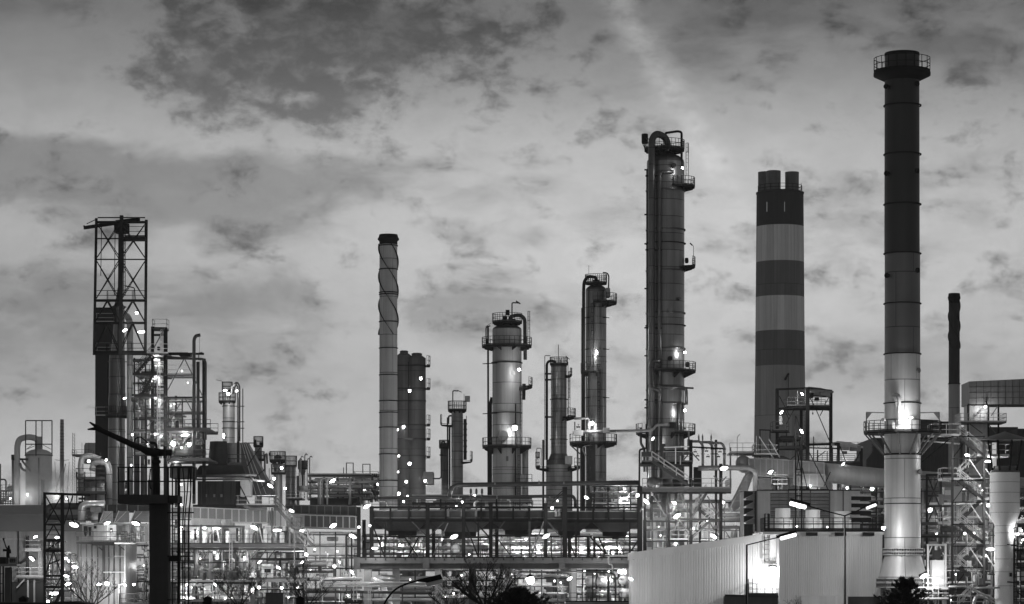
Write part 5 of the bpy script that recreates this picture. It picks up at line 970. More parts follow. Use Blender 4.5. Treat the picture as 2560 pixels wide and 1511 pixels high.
t.pipe('pipe_grey', [(1745, 1171, 1), (1830, 1170, .8), (1874, 1171, .8), (1888, 1178, .8), (1888, 1230, .8)], 6.4, 'header_pipe', 18, 16); t.bar('post', 'steel_mid', (1826, 1225, .8), (1826, 1176, .8), 1.2)
for x in (1747, 1756.5, 1778): t.turn('relief_valve', 'pipe_grey', x, [(1085, .6), (1089, 1), (1090, 2), (1100, 2.2), (1102, 1.4), (1106, 1.4)], 1.6, 12)
t.endon(1628, 1208, 15.5, 7, -.6, .55, 'clad_dark'); t.pipe('pipe_grey', [(1629, 1224, .2), (1629, 1240, .2)], 2.6); t.turn('pot', 'clad_dark', 1656, [(1110, 6), (1113, 8), (1150, 8)], 1, 18); t.bar('davit_beam', 'white_paint', (1660, 1119, -.5), (1723, 1117, -.5), 2.6); t.bar('davit_post', 'white_paint', (1689, 1160, -.5), (1689, 1120, -.5), 2.4); t.bar('rail_post', 'galvanised', (1701, 1162, -.5), (1701, 1140, -.5), 2.4); t.bar('davit_beam', 'galvanised', (1658, 1130, -.3), (1724, 1129, -.3), 1.6)
t.turn('relief_pipe', 'panel', 1722, [(1078, 2.2), (1098, 2.2), (1099, 4), (1125, 4)], 1, 12); t.box('valve_box', 'panel', 1708, 1124, 1722, 1137, 1, 2)
for i, (x, y) in enumerate(((1738, 1130), (1744, 1140), (1766, 1128), (1770, 1142), (1800, 1130), (1796, 1142))): t.valve(x, y, 1, 4, 'pipe_dark')
t.box('bracing_panel', 'black', 1735, 1168, 1754, 1220, 3, 4); t.drum(1640, 1735, 1208, 9, 3, 'panel_dark'); t.pipe('clad_dark', [(1628, 1300, 4), (1628, 1232, 4)], 4); t.pipe('clad_dark', [(1660, 1290, 6), (1660, 1232, 6)], 8, n=16); t.bar('lamp_pole', 'steel', (1617, 1290, 0), (1617, 1262, 0), 1)
# rust-stained ducts and round flue
D = 302.0
t = T('flue_duct', 'rust-stained ribbed duct that turns into a long round silver flue behind the smokestack', 'duct', 1990, D, 1215)
duct(t, 1872, 1930, 1147, 1148, 1189, 1192, 4, 0, 5, 'duct_stained', 'panel'); duct(t, 1930, 1985, 1148, 1152, 1192, 1194, 4, .01, 5, 'duct_stained', 'panel'); duct(t, 1985, 2060, 1152, 1158, 1184, 1186, 4, -.5, 4.5, 'duct_stained', 'panel'); duct(t, 1985, 2062, 1186, 1188, 1213, 1216, 4, -.7, 4, 'duct_stained', 'panel')
t.turn('duct_knee', 'duct_stained', 2066, [(1158, 4), (1162, 12), (1214, 17), (1224, 17)], 2.5, 20)
t.part('round_flue', 'clad_pale', MB().tube([t.p((2058, 1182, 2)), t.p((2200, 1196, 5)), t.p((2620, 1222, 14))], t.k(25), 40)); t.part('duct_roof', 'panel_dark', MB().prism([t.p((1935, 1147, -.2)), t.p((1985, 1151, -.2)), t.p((1958, 1140, 2)), t.p((1940, 1140, 2))], (0, 2, 0)))
P = [t.p((1868, 1186, -.4)), t.p((1884, 1186, -.4)), t.p((1858, 1262, -.4)), t.p((1834, 1280, -.4)), t.p((1828, 1266, -.4))]
t.part('sloping_duct', 'duct_stained', MB().prism(P, (0, 4, 0)))
for f in (.2, .5, .82): t.bar('rib', 'panel', (1868 - 40*f, 1186 + 82*f, -.6), (1886 - 32*f, 1188 + 78*f, -.6), 2)
t.endon(1858, 1158, 20, 6, 1, .1, 'panel'); t.box('duct_hopper', 'duct_stained', 1895, 1194, 1930, 1226, 1, 4); t.walkway(1824, 1890, 1132, 2, 6, th=4, mat='panel', rmat='galvanised', sides='fr'); t.beam('post', 'panel', (1826, 1225, 2.4), (1826, 1118, 2.4), 4)
t.pipe('panel', [(1806, 1288, 2), (1880, 1288, 2)], 5); t.pipe('panel', [(1806, 1298, 2), (1880, 1298, 2)], 3); t.beam('beam', 'panel', (1785, 1318, 1), (1900, 1320, 1), 8); t.beam('post', 'panel_dark', (1852, 1420, 1), (1852, 1318, 1), 8)
for x in (1900, 1925): t.bar('gantry_post', 'steel_dark', (x, 1150, 1), (x, 1075, 1), 2.6)
t.bar('gantry_beam', 'steel_dark', (1898, 1075, 1), (1927, 1076, 1), 3); t.bar('strut', 'galvanised', (1898, 1092, .6), (1936, 1150, .6), 2.4); t.bar('strut', 'galvanised', (1922, 1098, .6), (1950, 1145, .6), 2.4); t.walkway(1885, 1945, 1137, .6, 3, th=3, rmat='galvanised'); t.bar('rod', 'galvanised', (1891, 1135, 1), (1891, 1090, 1), 2)
t.ladder(1950, 1196, 1226, -1, 10, False, 'galvanised'); t.walkway(1932, 1970, 1212, -1, .5, th=2, rmat='galvanised')
t.pipe('steel', [(1843, 1150, 2), (1843, 1093, 2), (1850, 1086, 2)], .7, 'lamp_post', 4)
t = T('flue_support', 'square pale grey stair-side duct tower left of the smokestack foot', 'duct', 1920, 305, 1225)
t.box('body', 'panel', 1898, 1200, 1934, 1228, 4, 7)
# turbine intake house
D = 288.0
t = T('turbine_house', 'big grey louvred intake house behind the white building roof', 'plant building', 2020, D)
t.box('body', 'panel_pale', 1893, 1227, 2150, 1420, 0, 12)
for i in range(7): t.box('louvre', 'panel_dark', 1926, 1233 + i*9, 2073, 1234.6 + i*9, -.15, -.003)
for i in range(7): t.box('louvre', 'panel', 1926, 1234.8 + i*9, 2073, 1241 + i*9, -.12, -.004)
for x in (1892, 1971, 2026, 2074, 2108): t.beam('post', 'steel_mid', (x, 1420, -.3), (x, 1227, -.3), 3)
t.bar('roof_edge', 'steel_dark', (1892, 1226, -.3), (2150, 1226, -.3), 2.6); t.box('recess', 'black', 1887, 1228, 1892, 1330, -.2, 2)
for i in range(4):
    y = 1236 + 18*i; a = [t.p((2132, y + 5, -.2)), t.p((2188, y + 6, -.2)), t.p((2166, y, -.2)), t.p((2120, y, -.2))]
    t.part('hood', 'panel_pale', MB().prism(a, (0, 3.5, 0))); t.box('hood_gap', 'black', 2128, y + 5.2, 2178, y + 15, -.02, 3)
for i in range(4):
    y = 1232 + 20*i; a = [t.p((1892, y, .5)), t.p((1864, y + 14, .5)), t.p((1866, y + 17, .5)), t.p((1892, y + 18, .5))]; t.part('hood', 'panel', MB().prism(a, (0, 3, 0)))
t.box('side_wall', 'panel_dark', 1860, 1228, 1892.8, 1420, 3.7, 9)
# roofed steel frames behind
D = 345.0
def roofed(t, cols, ytop, yfl, roof, gable, floors):
    for x, d, y0, y1, w in cols: t.beam('column', 'steel_dark', (x, y1, d), (x, y0, d), w)
    for a, b, w in floors: t.beam('beam', 'steel_dark', a, b, w)
t = T('steel_structure', 'tall steel frame with gabled sheet roof and hanging hook, right of the banded chimney', 'steel structure', 2010, D)
roofed(t, ((1943, -1, 973, gy(D), 8), (2019, -3, 972, gy(D), 9), (2077, 1, 978, gy(D), 8), (2003, 4, 1020, gy(D), 7)), 0, 0, 0, 0,
       (((1940, 974, -1), (2018, 971, -3), 5), ((1943, 1022, -1), (2018, 1018, -3), 4), ((2018, 1020, -3), (2077, 1024, 1), 7), ((2018, 990, -3), (2077, 992, 1), 3), ((1950, 1119, -1), (2018, 1116, -3), 6), ((2018, 971, -3), (2080, 977, 1), 4)))
P = [t.p((2012, 971, -3.4)), t.p((2084, 978, .8)), t.p((2052, 970, 4)), t.p((2022, 967, 1))]
t.part('roof', 'panel', MB().prism(P, (0, 0, -.25))); t.box('side_sheet', 'panel_pale', 2023, 975, 2050, 990, 1, 1.2); t.box('side_sheet', 'panel', 2050, 978, 2076, 992, .2, .4)
t.walkway(1968, 2074, 1015, -1.6, 3, th=6, mat='steel_dark', rmat='steel_mid', sides='fb', step=20); t.box('hoist', 'black', 2024, 983, 2034, 994, -1, 1); t.turn('winch', 'black', 2042, [(994, 5), (1002, 7)], 0, 12); t.bar('hook_rope', 'steel_dark', (2032, 1000, -2), (2032, 1034, -2), .7); t.turn('hook_block', 'steel_dark', 2032, [(1031, .5), (1033, 2), (1037, 1)], -2, 8)
for a, b in (((1948, 990), (1974, 1040)), ((1960, 1022), (1972, 1048)), ((1986, 1022), (1966, 1060)), ((2040, 1024), (2076, 1108)), ((2058, 1024), (2050, 1040)), ((2072, 994), (2062, 1012)), ((2022, 990), (2036, 1015)), ((1962, 1160), (1990, 1138))): t.bar('brace', 'steel_dark', (*a, -1.5), (*b, -1.5), 2)
t.bar('post', 'white_paint', (1994, 1012, -1), (1994, 978, -1), 2); t.walkway(1932, 1972, 1076, -2, 1, th=4, mat='steel_dark', rmat='steel'); t.turn('vessel', 'vessel_paint', 1951, [(1040, 4), (1062, 6)], -1, 14); t.box('fitting', 'steel_dark', 1953, 1090, 1985, 1104, -2, 1); t.drum(1965, 2000, 1098, 7, -1.5, 'clad_dark'); t.walkway(1948, 2016, 1118, -2.5, 2, th=4, rmat='steel'); t.ladder(2012, 1030, 1115, -3.2, 3, False)
for i, (x, y) in enumerate(((1955, 1090), (1966, 1082), (1975, 1108), (1986, 1086), (1996, 1092), (1999, 1105), (1962, 1108))): t.pipe(('galvanised', 'pipe_dark')[i % 2], [(x, 1118, -1), (x, y, -1), (x + 8, y - 1, -1)], 1.6, 'pipe', 3)
t = T('steel_structure', 'lower steel frame with a gabled sheet roof, between the turbine house and the smokestack', 'steel structure', 2100, D)
roofed(t, ((2096, -2, 1108, gy(D), 7), (2153, 1, 1114, gy(D), 7), (2080, 5, 1120, gy(D), 5), (2044, 2, 1125, gy(D), 3), (2068, -1, 1128, gy(D), 2)), 0, 0, 0, 0, (((2018, 1112, -2.4), (2096, 1110, -2), 6), ((2018, 1120, -2.4), (2092, 1122, -2), 3), ((2005, 1152, -2), (2096, 1158, -2), 5), ((2096, 1160, -2), (2153, 1165, 1), 5)))
P = [t.p((2078, 1109, -2.4)), t.p((2158, 1116, .8)), t.p((2124, 1106, 4)), t.p((2094, 1103, 1))]
t.part('roof', 'panel_pale', MB().prism(P, (0, 0, -.25))); t.box('side_sheet', 'panel_pale', 2098, 1110, 2123, 1126, 1, 1.2); t.box('side_sheet', 'panel', 2124, 1114, 2152, 1128, .2, .4); t.walkway(2008, 2150, 1156, -2, 3, th=5, mat='steel_dark', rmat='steel', sides='fb')
for a, b in (((2040, 1146), (2064, 1128)), ((2100, 1116), (2118, 1164)), ((2150, 1130), (2134, 1166))): t.bar('brace', 'steel_dark', (*a, -1.5), (*b, -1.5), 2)
t.drum(2105, 2118, 1132, 4, 0, 'panel'); t.bar('vent_post', 'steel_mid', (2034, 1150, 0), (2034, 1092, 0), 2.4)
t = T('tower_crane_jib', 'thin horizontal lattice crane jib far behind, left of the smokestack', 'crane', 2130, 700, 1110)
for y in (1106, 1120): t.bar('chord', 'steel_mid', (2010, y, 0), (2190, y, 0), .9)
for i in range(20): t.bar('lacing', 'steel_mid', (2010 + 9*i, 1106 if i % 2 else 1120, 0), (2019 + 9*i, 1120 if i % 2 else 1106, 0), .6)
t.bar('mast', 'steel_mid', (2175, 1300, 0), (2175, 1106, 0), 2)
D = 278.0
t = T('guyed_mast', 'twin-post steel mast with a floodlight and long slanting stays, on the turbine house', 'mast', 1996, D, 1330)
for x in (1989, 2004): t.beam('post', 'steel_dark', (x, 1330, 0), (x, 1040 if x < 1995 else 1084, 0), 3.4)
for i, y in enumerate((1128, 1174, 1188, 1240)): t.bar('rung', 'steel_dark', (1989, y, 0), (2004, y, 0), 3)
for a, b in (((1992, 1174), (2003, 1100)), ((1991, 1042), (2003, 1080)), ((2006, 1098), (2070, 1224)), ((2006, 1170), (2018, 1222)), ((2076, 1180), (2060, 1216)), ((1992, 1126), (2002, 1180))): t.bar('stay', 'steel_dark', (*a, -.2), (*b, -.2), 2.2)
t.bar('foot_beam', 'steel_dark', (1970, 1224, 0), (2072, 1224, 0), 2); t.pipe('galvanised', [(1996, 1330, .2), (1996, 1180, .2)], 1.6)
# white corrugated building
D = 262.0
t = T('white_building', 'large white corrugated building with a sloping roof edge and a railed flat roof', 'building', 1890, D)
def corr(x0, y0, x1, y1, d, pitch, amp, name, mat='corrugated_white', yb=None):   # a trapezoid-ribbed sheet wall from x0 (top y0) to x1 (top y1)
    a, b = t.p((x0, y0, d)), t.p((x1, y1, d)); n = max(2, int((b.x - a.x) / pitch)); xs = []
    for i in range(n):
        u = a.x + (b.x - a.x)*i/n; w = (b.x - a.x)/n; xs += [(u, 0), (u + w*.62, 0), (u + w*.72, amp), (u + w*.9, amp)]
    xs.append((b.x, 0)); vs = []; fs = []
    for x, o in xs: f = (x - a.x)/(b.x - a.x); vs += [(x, a.y + o, 0), (x, a.y + o, a.z + (b.z - a.z)*f)]
    for i in range(len(xs) - 1): fs.append((2*i, 2*i+2, 2*i+3, 2*i+1))
    return t.part(name, mat, MB().add(vs, fs))
corr(1586, 1397, 1952, 1345, 0, .24, .035, 'front_wall'); corr(1958, 1336, 2206, 1336, -3, .2, .05, 'tall_wall')
A, B, C_, E = t.p((1578, 1382, -.25)), t.p((1956, 1328, -.25)), t.p((1956, 1344, -.25)), t.p((1578, 1400, -.25)); t.part('fascia', 'corrugated_white', MB().prism([E, C_, B, A], (0, 8, 0)))
t.box('corner_trim', 'corrugated_white', 1578, 1400, 1586, gy(D), -.2, 5); t.box('tall_corner', 'corrugated_white', 1948, 1334, 1960, gy(D), -3.15, .3)
t.box('roof_edge', 'corrugated_white', 1908, 1330, 2212, 1337, -3.4, 8); t.box('base_wall', 'panel_pale', 2003, 1490, 2120, gy(D), -3.6, -3.1); t.box('base_recess', 'panel_dark', 2120.5, 1492, 2200, gy(D), -3.5, -3.1)
rf = t.walkway(1910, 2206, 1325, -3.6, 0, th=4, mat='steel_dark', rmat='steel_dark', sides='fl', step=24, name='roof_walk', h=1.1); t.part('mid_rails', 'steel_dark', MB().bar(t.p((1910, 1305, -3.6)), t.p((2206, 1305, -3.6)), .05).bar(t.p((1910, 1311, -3.6)), t.p((2206, 1311, -3.6)), .05), rf)
for x in (2030, 2102, 2172): t.box('floodlight_bracket', 'black', x - 14, 1331, x + 14, 1340, -4.0, -3.5)
t.bar('drain_beam', 'black', (1812, 1489, -2.2), (1954, 1492, -2.2), 5); t.box('canopy', 'panel_dark', 1812, 1491, 1954, gy(D), -1.8, -.15)
t.walkway(1872, 1952, 1487, -2.0, -.1, th=3, mat='steel_dark', rmat='steel_dark', sides='fl', step=18, h=1.0); t.ladder(1876, 1448, 1487, -1.8, 10, False, 'steel_dark')
t.ladder(1917, 1286, 1404, -.5, 11, True, 'steel_dark')
for x in (1913, 1921): t.bar('ladder_post', 'steel_dark', (x, 1330, -3.7), (x, 1284, -3.7), 2)
for i, (x, w) in enumerate(((1957, 19), (2032, 18), (2105, 19))):
    t = T('roof_tank', ('bright white cylinder on the flat roof, the nearest to the roof ladder', 'white cylinder on the flat roof, the middle one of three', 'white cylinder on the flat roof, behind the twin-armed street lamp')[i], 'tank', x, 266, 1326, 'white cylinders on the roof')
    t.turn('shell', 'white_paint', x, [(1271 + 4*i, w*.97), (1273 + 4*i, w), (1326, w)], 0, 32); t.turn('band', 'panel_pale', x, [(1296 + 4*i, w + .2), (1298 + 4*i, w + .2)], 0, 32, top=False); t.box('fitting', 'white_paint', x + w - 2, 1300, x + w + 4, 1322, -.6, .6)
# dark louvred hall behind the smokestack
D = 420.0
t = T('louvred_hall', 'large black sheet-clad hall with a stepped roof behind the smokestack and stair tower', 'building', 2300, D)
def bx(x0, y0, x1, y1=None, d0=0, d1=20, m='corrugated_dark', nm='wall', ribs=0):
    a, b = t.p((x0, y0, d0)), t.p((x1, y0, d0)); z1 = a.z; z0 = 0 if y1 is None else t.p((0, y1, d0)).z; mb = MB().box((a.x, D + d0, z0), (b.x, D + d1, z1))
    for i in range(ribs): x = a.x + (b.x - a.x)*(i + .3)/ribs; mb.box((x, D + d0 - .12, z0), (x + .12, D + d0 + .004, z1 - .01))
    t.part(nm, m, mb)
bx(2182, 1095, 2480, 1178, 0, 20, ribs=40); bx(2166, 1150, 2480, None, -.6, 22, ribs=30); bx(2300, 1050, 2345, 1094, 2, 16); bx(2338, 1054, 2376, 1094, 3, 17); bx(2544, 1072, 2640, None, -8, 10, ribs=12); bx(2395, 1068, 2545, 1094, 4, 20)
for i in range(7): t.bar('louvre', 'corrugated_dark', (2179, 1100 + 6*i, -.2), (2186, 1101 + 6*i, -.2), 3)
P = [t.p((2166, 1150, -.62)), t.p((2182, 1130, -.62)), t.p((2190, 1130, -.62)), t.p((2190, 1150, -.62))]; t.part('shoulder', 'corrugated_dark', MB().prism(P, (0, 20, 0)))
# rectangular duct on a tower
D = 345.0
t = T('square_duct', 'big quilted rectangular duct that sticks out of the right edge on a braced tower', 'duct', 2450, D)
A, B, C_, E = t.p((2423, 1011, 0)), t.p((2640, 1011, 0)), t.p((2640, 944, 0)), t.p((2423, 954, 0)); t.part('duct', 'panel', MB().prism([A, B, C_, E], (0, 6, 0)))
for i in range(1, 12): t.bar('seam', 'panel_dark', (2423 + 18*i, 954 - 8*i/11, -.04), (2423 + 18*i, 1011, -.04), .7)
for y in (968, 982, 996): t.bar('seam', 'panel_dark', (2423, y, -.04), (2640, y - 3, -.04), .7)
t.box('riser', 'panel_pale', 2424, 1011.5, 2470, 1300, .6, 5); t.beam('frame_beam', 'steel_dark', (2419, 1012, .2), (2498, 1012, .2), 5)
for x in (2420, 2471, 2496): t.beam('column', 'steel_dark', (x, 1300, .2), (x, 1012, .2), 4)
for a, b in (((2436, 1042), (2468, 1014)), ((2478, 1040), (2494, 1016)), ((2424, 1060), (2456, 1084)), ((2470, 1060), (2490, 1084))): t.bar('brace', 'steel_mid', (*a, -.1), (*b, -.1), 2.2)
t.walkway(2402, 2516, 1055, -1.5, 3, th=3, mat='steel_mid', rmat='galvanised', sides='flr', step=16); t.turn('finial', 'steel_dark', 2466.5, [(993, .3), (1008, 2.4), (1010, 3)], -.5, 8); t.ladder(2462, 1056, 1085, -.4, 7, False, 'galvanised')
for x in (2398, 2410): t.pipe('panel', [(x, 1300, 2), (x, 1070, 2)], 3)
# zigzag stair tower
D = 258.0
t = T('stair_tower', 'zigzag galvanised stair tower in a dark steel frame, between the smokestack and the hooded stack', 'stair tower', 2420, D)
for x in (2381, 2460):
    for d in (0, 3): t.beam('column', 'steel', (x, gy(D), d), (x, 1090, d), 5.5)
LV = [1092, 1147, 1202, 1256, 1311, 1366, 1420, 1475]
for y in LV:
    for d in (-.1, 3.1): t.beam('beam', 'steel_dark', (2381, y, d), (2460, y, d), 2.6)
for i, y in enumerate(LV[:-1]):
    if i % 2 == 0: t.bar('brace', 'steel_dark', (2383, y + 52, 3.2), (2420, y + 2, 3.2), 2); 
    else: t.bar('brace', 'galvanised', (2424, y + 2, -.2), (2456, y + 50, -.2), 2)
for i in range(7):
    y = LV[i]
    if i % 2 == 0: t.stair((2398, y - 2, .3), (2458, y + 46, .3), 1.1, tmat='steel_mid', rmat='galvanised')
    else: t.stair((2458, y - 8, 1.7), (2402, y + 46, 1.7), 1.1, tmat='steel_mid', rmat='galvanised')
    if i % 2 == 1: t.walkway(2444, 2474, y - 8, .3, 2.9, th=2, mat='galvanised', rmat='galvanised', sides='fr')
    else: t.walkway(2356 if i else 2330, 2402, y - 3, .3, 2.9, th=2, mat='galvanised', rmat='galvanised', sides='fl', h=1.05)
t.beam('roof_beam', 'steel_dark', (2300, 1098, 1), (2384, 1094, 1), 4); t.bar('strut', 'steel_dark', (2304, 1156, -.2), (2374, 1098, -.2), 2.4); t.pipe('galvanised', [(2305, 1102, 2.5), (2400, 1110, 2.5)], 2.2)
for y0 in (1172, 1278, 1386): t.bar('strut', 'galvanised', (2464, y0, 0), (2486, y0 + 32, 0), 2)
D = 275.0
t = T('braced_rack', 'dark X-braced steel frame with pale sheet panels, between the smokestack and stair tower', 'steel frame', 2336, D)
for x in (2317, 2352): t.beam('column', 'steel_dark', (x, gy(D), 0), (x, 1187, 0), 5)
for y in (1188, 1240, 1266, 1308): t.beam('beam', 'steel_dark', (2315, y, 0), (2380, y, 0), 5)
t.xbrace(2320, 1192, 2348, 1264, 3, -.2, mat='steel_dark'); t.xbrace(2320, 1268, 2350, 1306, 2.4, -.2, mat='steel_dark', kind='^'); t.box('cabinet', 'panel', 2361, 1218, 2378, 1250, -.3, 1.5); t.box('cabinet_front', 'panel_pale', 2362, 1226, 2377, 1238, -.34, -.302); t.box('sheet', 'corrugated_grey', 2384, 1216, 2405, 1256, 1, 1.2); t.box('sheet', 'panel', 2347, 1236, 2360, 1262, -.2, 1)
t.drum(2352, 2392, 1323, 8, .5, 'panel_dark'); t.walkway(2304, 2350, 1310, -1, 2, th=3); t.walkway(2304, 2400, 1340, -1.5, 2, th=4, mat='steel_dark'); t.bar('aerial_post', 'steel', (2345, 1400, -1), (2345, 1270, -1), 1)
D = 253.0
t = T('silencer_box', 'tall pale weathered box in a white frame at the foot of the smokestack', 'equipment box', 2342, D)
t.box('body', 'vessel_paint', 2330, 1401, 2361, 1472, 0, 1.4)
for x in (2320, 2364): t.beam('post', 'panel_pale', (x, gy(D), 0), (x, 1362, 0), 4.5)
t.beam('beam', 'panel_pale', (2317, 1363, 0), (2367, 1363, 0), 4); t.bar('brace', 'panel_pale', (2322, 1384, -.1), (2330, 1366, -.1), 2); t.bar('brace', 'panel_pale', (2350, 1366, -.1), (2360, 1388, -.1), 2); t.box('motor', 'panel_dark', 2334, 1376, 2352, 1400, .2, 1); t.walkway(2314, 2374, 1474, -1, 1.6, th=3, rmat='galvanised'); t.ladder(2340, 1464, 1540, -1.2, 12, False, 'galvanised'); t.walkway(2290, 2372, 1498, -1.5, 1, th=3, rmat='galvanised')
for x in (2354, 2357): t.turn('insulator', 'panel_dark', x, [(1366, 1.5), (1382, 2)], -.1, 8)
D = 250.0
t = T('hooded_stack', 'short white stack with a wide conical rain hood on V-shaped struts, at the right edge', 'stack', 2512, D)
t.turn('shell', 'white_paint', 2512, [(1182, 37), (1282, 37.5), (1315, 25), (gy(D), 24)], n=48, top=False); t.turn('opening', 'black', 2512, [(1183, 36), (1184, 1)], n=32, top=False)
for y in (1206, 1232, 1258, 1282): t.ring(2512, y, 37.3, .3, 1, mat='panel')
for y in (1315, 1333, 1365, 1398, 1430, 1465): t.ring(2512, y, 25, .3, 1, mat='panel')
t.turn('collar', 'steel_mid', 2512, [(1166, 29), (1176, 31), (1179, 36), (1182, 37.5)], n=32, top=False)
c = t.p((2512, HY, 0)); t.turn('hood', 'steel_mid', 2512, [(1079, 1), (1082, 8), (1099, 62), (1102, 65), (1102.5, 63)], n=40, top=False)
for i in range(8):
    a = R(i*45 + 12); u = Vector((math.cos(a), math.sin(a), 0)); t.part('strut', 'steel_dark', MB().bar(Vector((c.x, c.y, at(0, 1178, D).z)) + u*t.k(32), Vector((c.x, c.y, at(0, 1096, D).z)) + u*t.k(46), .14))
t.ladder(2538, 1320, 1511, -1, 8, True, 'steel_dark')
for y in (1362, 1455): t.bar('bracket', 'steel_dark', (2518, y, -1), (2542, y + 2, -1), 3)
t.platform(2545, 1376, 2, 24, -120, 40, th=3, br=False); t.box('switch_box', 'black', 2525, 1432, 2530, 1442, -1.2, -.9); t.walkway(2478, 2524, 1140, 3, 5, th=2, mat='galvanised', rmat='galvanised')
t = T('caged_rack', 'dark caged steel frame with cables at the lower right corner', 'steel frame', 2550, 246)
for x in (2537, 2552, 2566): t.beam('column', 'steel_dark', (x, gy(246), 0), (x, 1372, 0), 2.6)
for y in (1378, 1400, 1420, 1442, 1458, 1480, 1500): t.bar('beam', 'steel_dark', (2535, y, 0), (2575, y - 1, 0), 2)
t.bar('brace', 'steel_dark', (2540, 1478, 0), (2575, 1505, 0), 2.6); t.box('box', 'panel_pale', 2548, 1430, 2575, 1452, 1, 2)
D = 250.0
t = T('pipe_loop', 'pale insulated pipes with a tall yoke valve at the foot of the stair tower', 'pipework', 2450, D)
t.pipe('pipe_silver', [(2435, 1530, 0), (2435, 1504, 0), (2440, 1492, 0), (2462, 1492, 0), (2468, 1500, 0), (2468, 1530, 0)], 4.6, 'pipe', 8, 12); t.pipe('white_paint', [(2432, 1472, -.4), (2430, 1432, -.4), (2446, 1430, -.4), (2446, 1462, -.4)], 1.6, 'yoke', 3); t.turn('valve_pot', 'white_paint', 2438, [(1438, 3), (1440, 5), (1462, 5), (1464, 2)], -.4, 14)
t.pipe('galvanised', [(2372, 1467, -.2), (2436, 1467, -.2)], 2.2); t.pipe('galvanised', [(2436, 1470, -.6), (2500, 1470, -.6)], 2.4); t.pipe('galvanised', [(2432, 1474, -.4), (2488, 1500, -.4)], 2.6); t.pipe('galvanised', [(2430, 1479, -.8), (2486, 1508, -.8)], 2); t.box('gauge', 'panel', 2450, 1446, 2458, 1462, -.6, -.3); t.stair((2440, 1482, -1.4), (2398, 1524, -1.4)); t.walkway(2385, 2470, 1520, -2, 0, th=3, rmat='galvanised')
# ---------------------------------------------------------------- foreground: monitor tower, street lamps, trees
D = 120.0
t = T('monitor_tower', 'black concrete pillar with a railed deck and a caged ladder, left foreground', 'tower', 397, D)
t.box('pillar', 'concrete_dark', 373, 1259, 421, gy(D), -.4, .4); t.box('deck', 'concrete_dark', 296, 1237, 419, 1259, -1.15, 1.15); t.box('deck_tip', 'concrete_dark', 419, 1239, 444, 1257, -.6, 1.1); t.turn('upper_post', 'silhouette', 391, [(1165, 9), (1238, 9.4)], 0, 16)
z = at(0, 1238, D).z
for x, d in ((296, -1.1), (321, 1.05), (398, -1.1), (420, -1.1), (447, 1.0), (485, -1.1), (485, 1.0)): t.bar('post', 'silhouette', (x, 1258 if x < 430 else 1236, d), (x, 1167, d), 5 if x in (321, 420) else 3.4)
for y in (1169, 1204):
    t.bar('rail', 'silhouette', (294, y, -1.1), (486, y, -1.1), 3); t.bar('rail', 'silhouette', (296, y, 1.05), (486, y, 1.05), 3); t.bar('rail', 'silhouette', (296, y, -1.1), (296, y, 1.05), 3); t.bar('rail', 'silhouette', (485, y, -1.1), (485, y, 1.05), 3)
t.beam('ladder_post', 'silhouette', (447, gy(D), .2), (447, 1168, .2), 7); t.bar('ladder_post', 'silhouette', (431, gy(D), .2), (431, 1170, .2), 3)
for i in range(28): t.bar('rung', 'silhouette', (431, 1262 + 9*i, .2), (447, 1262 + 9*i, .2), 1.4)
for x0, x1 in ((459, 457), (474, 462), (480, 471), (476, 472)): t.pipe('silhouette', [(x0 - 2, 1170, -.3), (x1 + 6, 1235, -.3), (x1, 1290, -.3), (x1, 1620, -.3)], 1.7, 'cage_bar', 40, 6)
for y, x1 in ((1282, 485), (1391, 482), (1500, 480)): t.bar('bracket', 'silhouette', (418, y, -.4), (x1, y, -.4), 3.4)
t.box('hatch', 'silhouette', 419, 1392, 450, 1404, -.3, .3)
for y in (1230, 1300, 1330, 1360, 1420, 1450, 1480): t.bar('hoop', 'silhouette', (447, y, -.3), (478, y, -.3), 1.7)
def monitor(t, pts, r, tip):
    pass
t = T('water_cannon', 'black fire monitor with a long barrel and forked nozzle, aimed up on the tower deck', 'water cannon', 391, D, 1165)
t.turn('pedestal', 'silhouette', 390, [(1126, 8), (1150, 8), (1152, 12), (1158, 12), (1160, 8.5), (1165, 9)], 0, 16)
t.part('barrel', 'silhouette', MB().tube([t.p((396, 1137, -.2)), t.p((368, 1128, -.2)), t.p((352, 1121, -.2)), t.p((340, 1116, -.2)), t.p((255, 1077, -.2)), t.p((243, 1070, -.2))], [t.k(10), t.k(10), t.k(7.5), t.k(8), t.k(6), t.k(8)], 14))
for x, y in ((224, 1056), (219, 1074)): t.part('nozzle_prong', 'silhouette', MB().tube([t.p((247, 1071, -.2)), t.p((x, y, -.2))], [t.k(6), t.k(1.8)], 8))
t.part('head', 'silhouette', MB().tube([t.p((386, 1132, 0)), t.p((402, 1132, 0)), t.p((430, 1132, 0))], [t.k(13), t.k(9), t.k(7.5)], 14)); t.part('counterweight', 'silhouette', MB().box(t.p((408, 1146, -.3)), t.p((416, 1116, .2)))); t.part('elbow', 'silhouette', MB().tube(bend([t.p((391, 1128, .1)), t.p((391, 1108, .1)), t.p((374, 1107, .1))], .3), t.k(3.4), 10))
t.pipe('silhouette', [(336, 1112, -.1), (336, 1098, -.1), (350, 1091, -.1), (366, 1104, -.1), (372, 1112, -.1)], 1.8, 'hose', 10); t.pipe('silhouette', [(426, 1136, -.3), (428, 1146, -.3), (418, 1152, -.3)], 1, 'hose', 6); t.pipe('silhouette', [(376, 1172, -.4), (374, 1200, -.4), (376, 1222, -.4), (381, 1222, -.4)], 1.6, 'hose', 8)
D = 128.0
t = T('monitor_tower', 'small dark pillar with a plank deck that carries a number board, far left foreground', 'tower', 20, D)
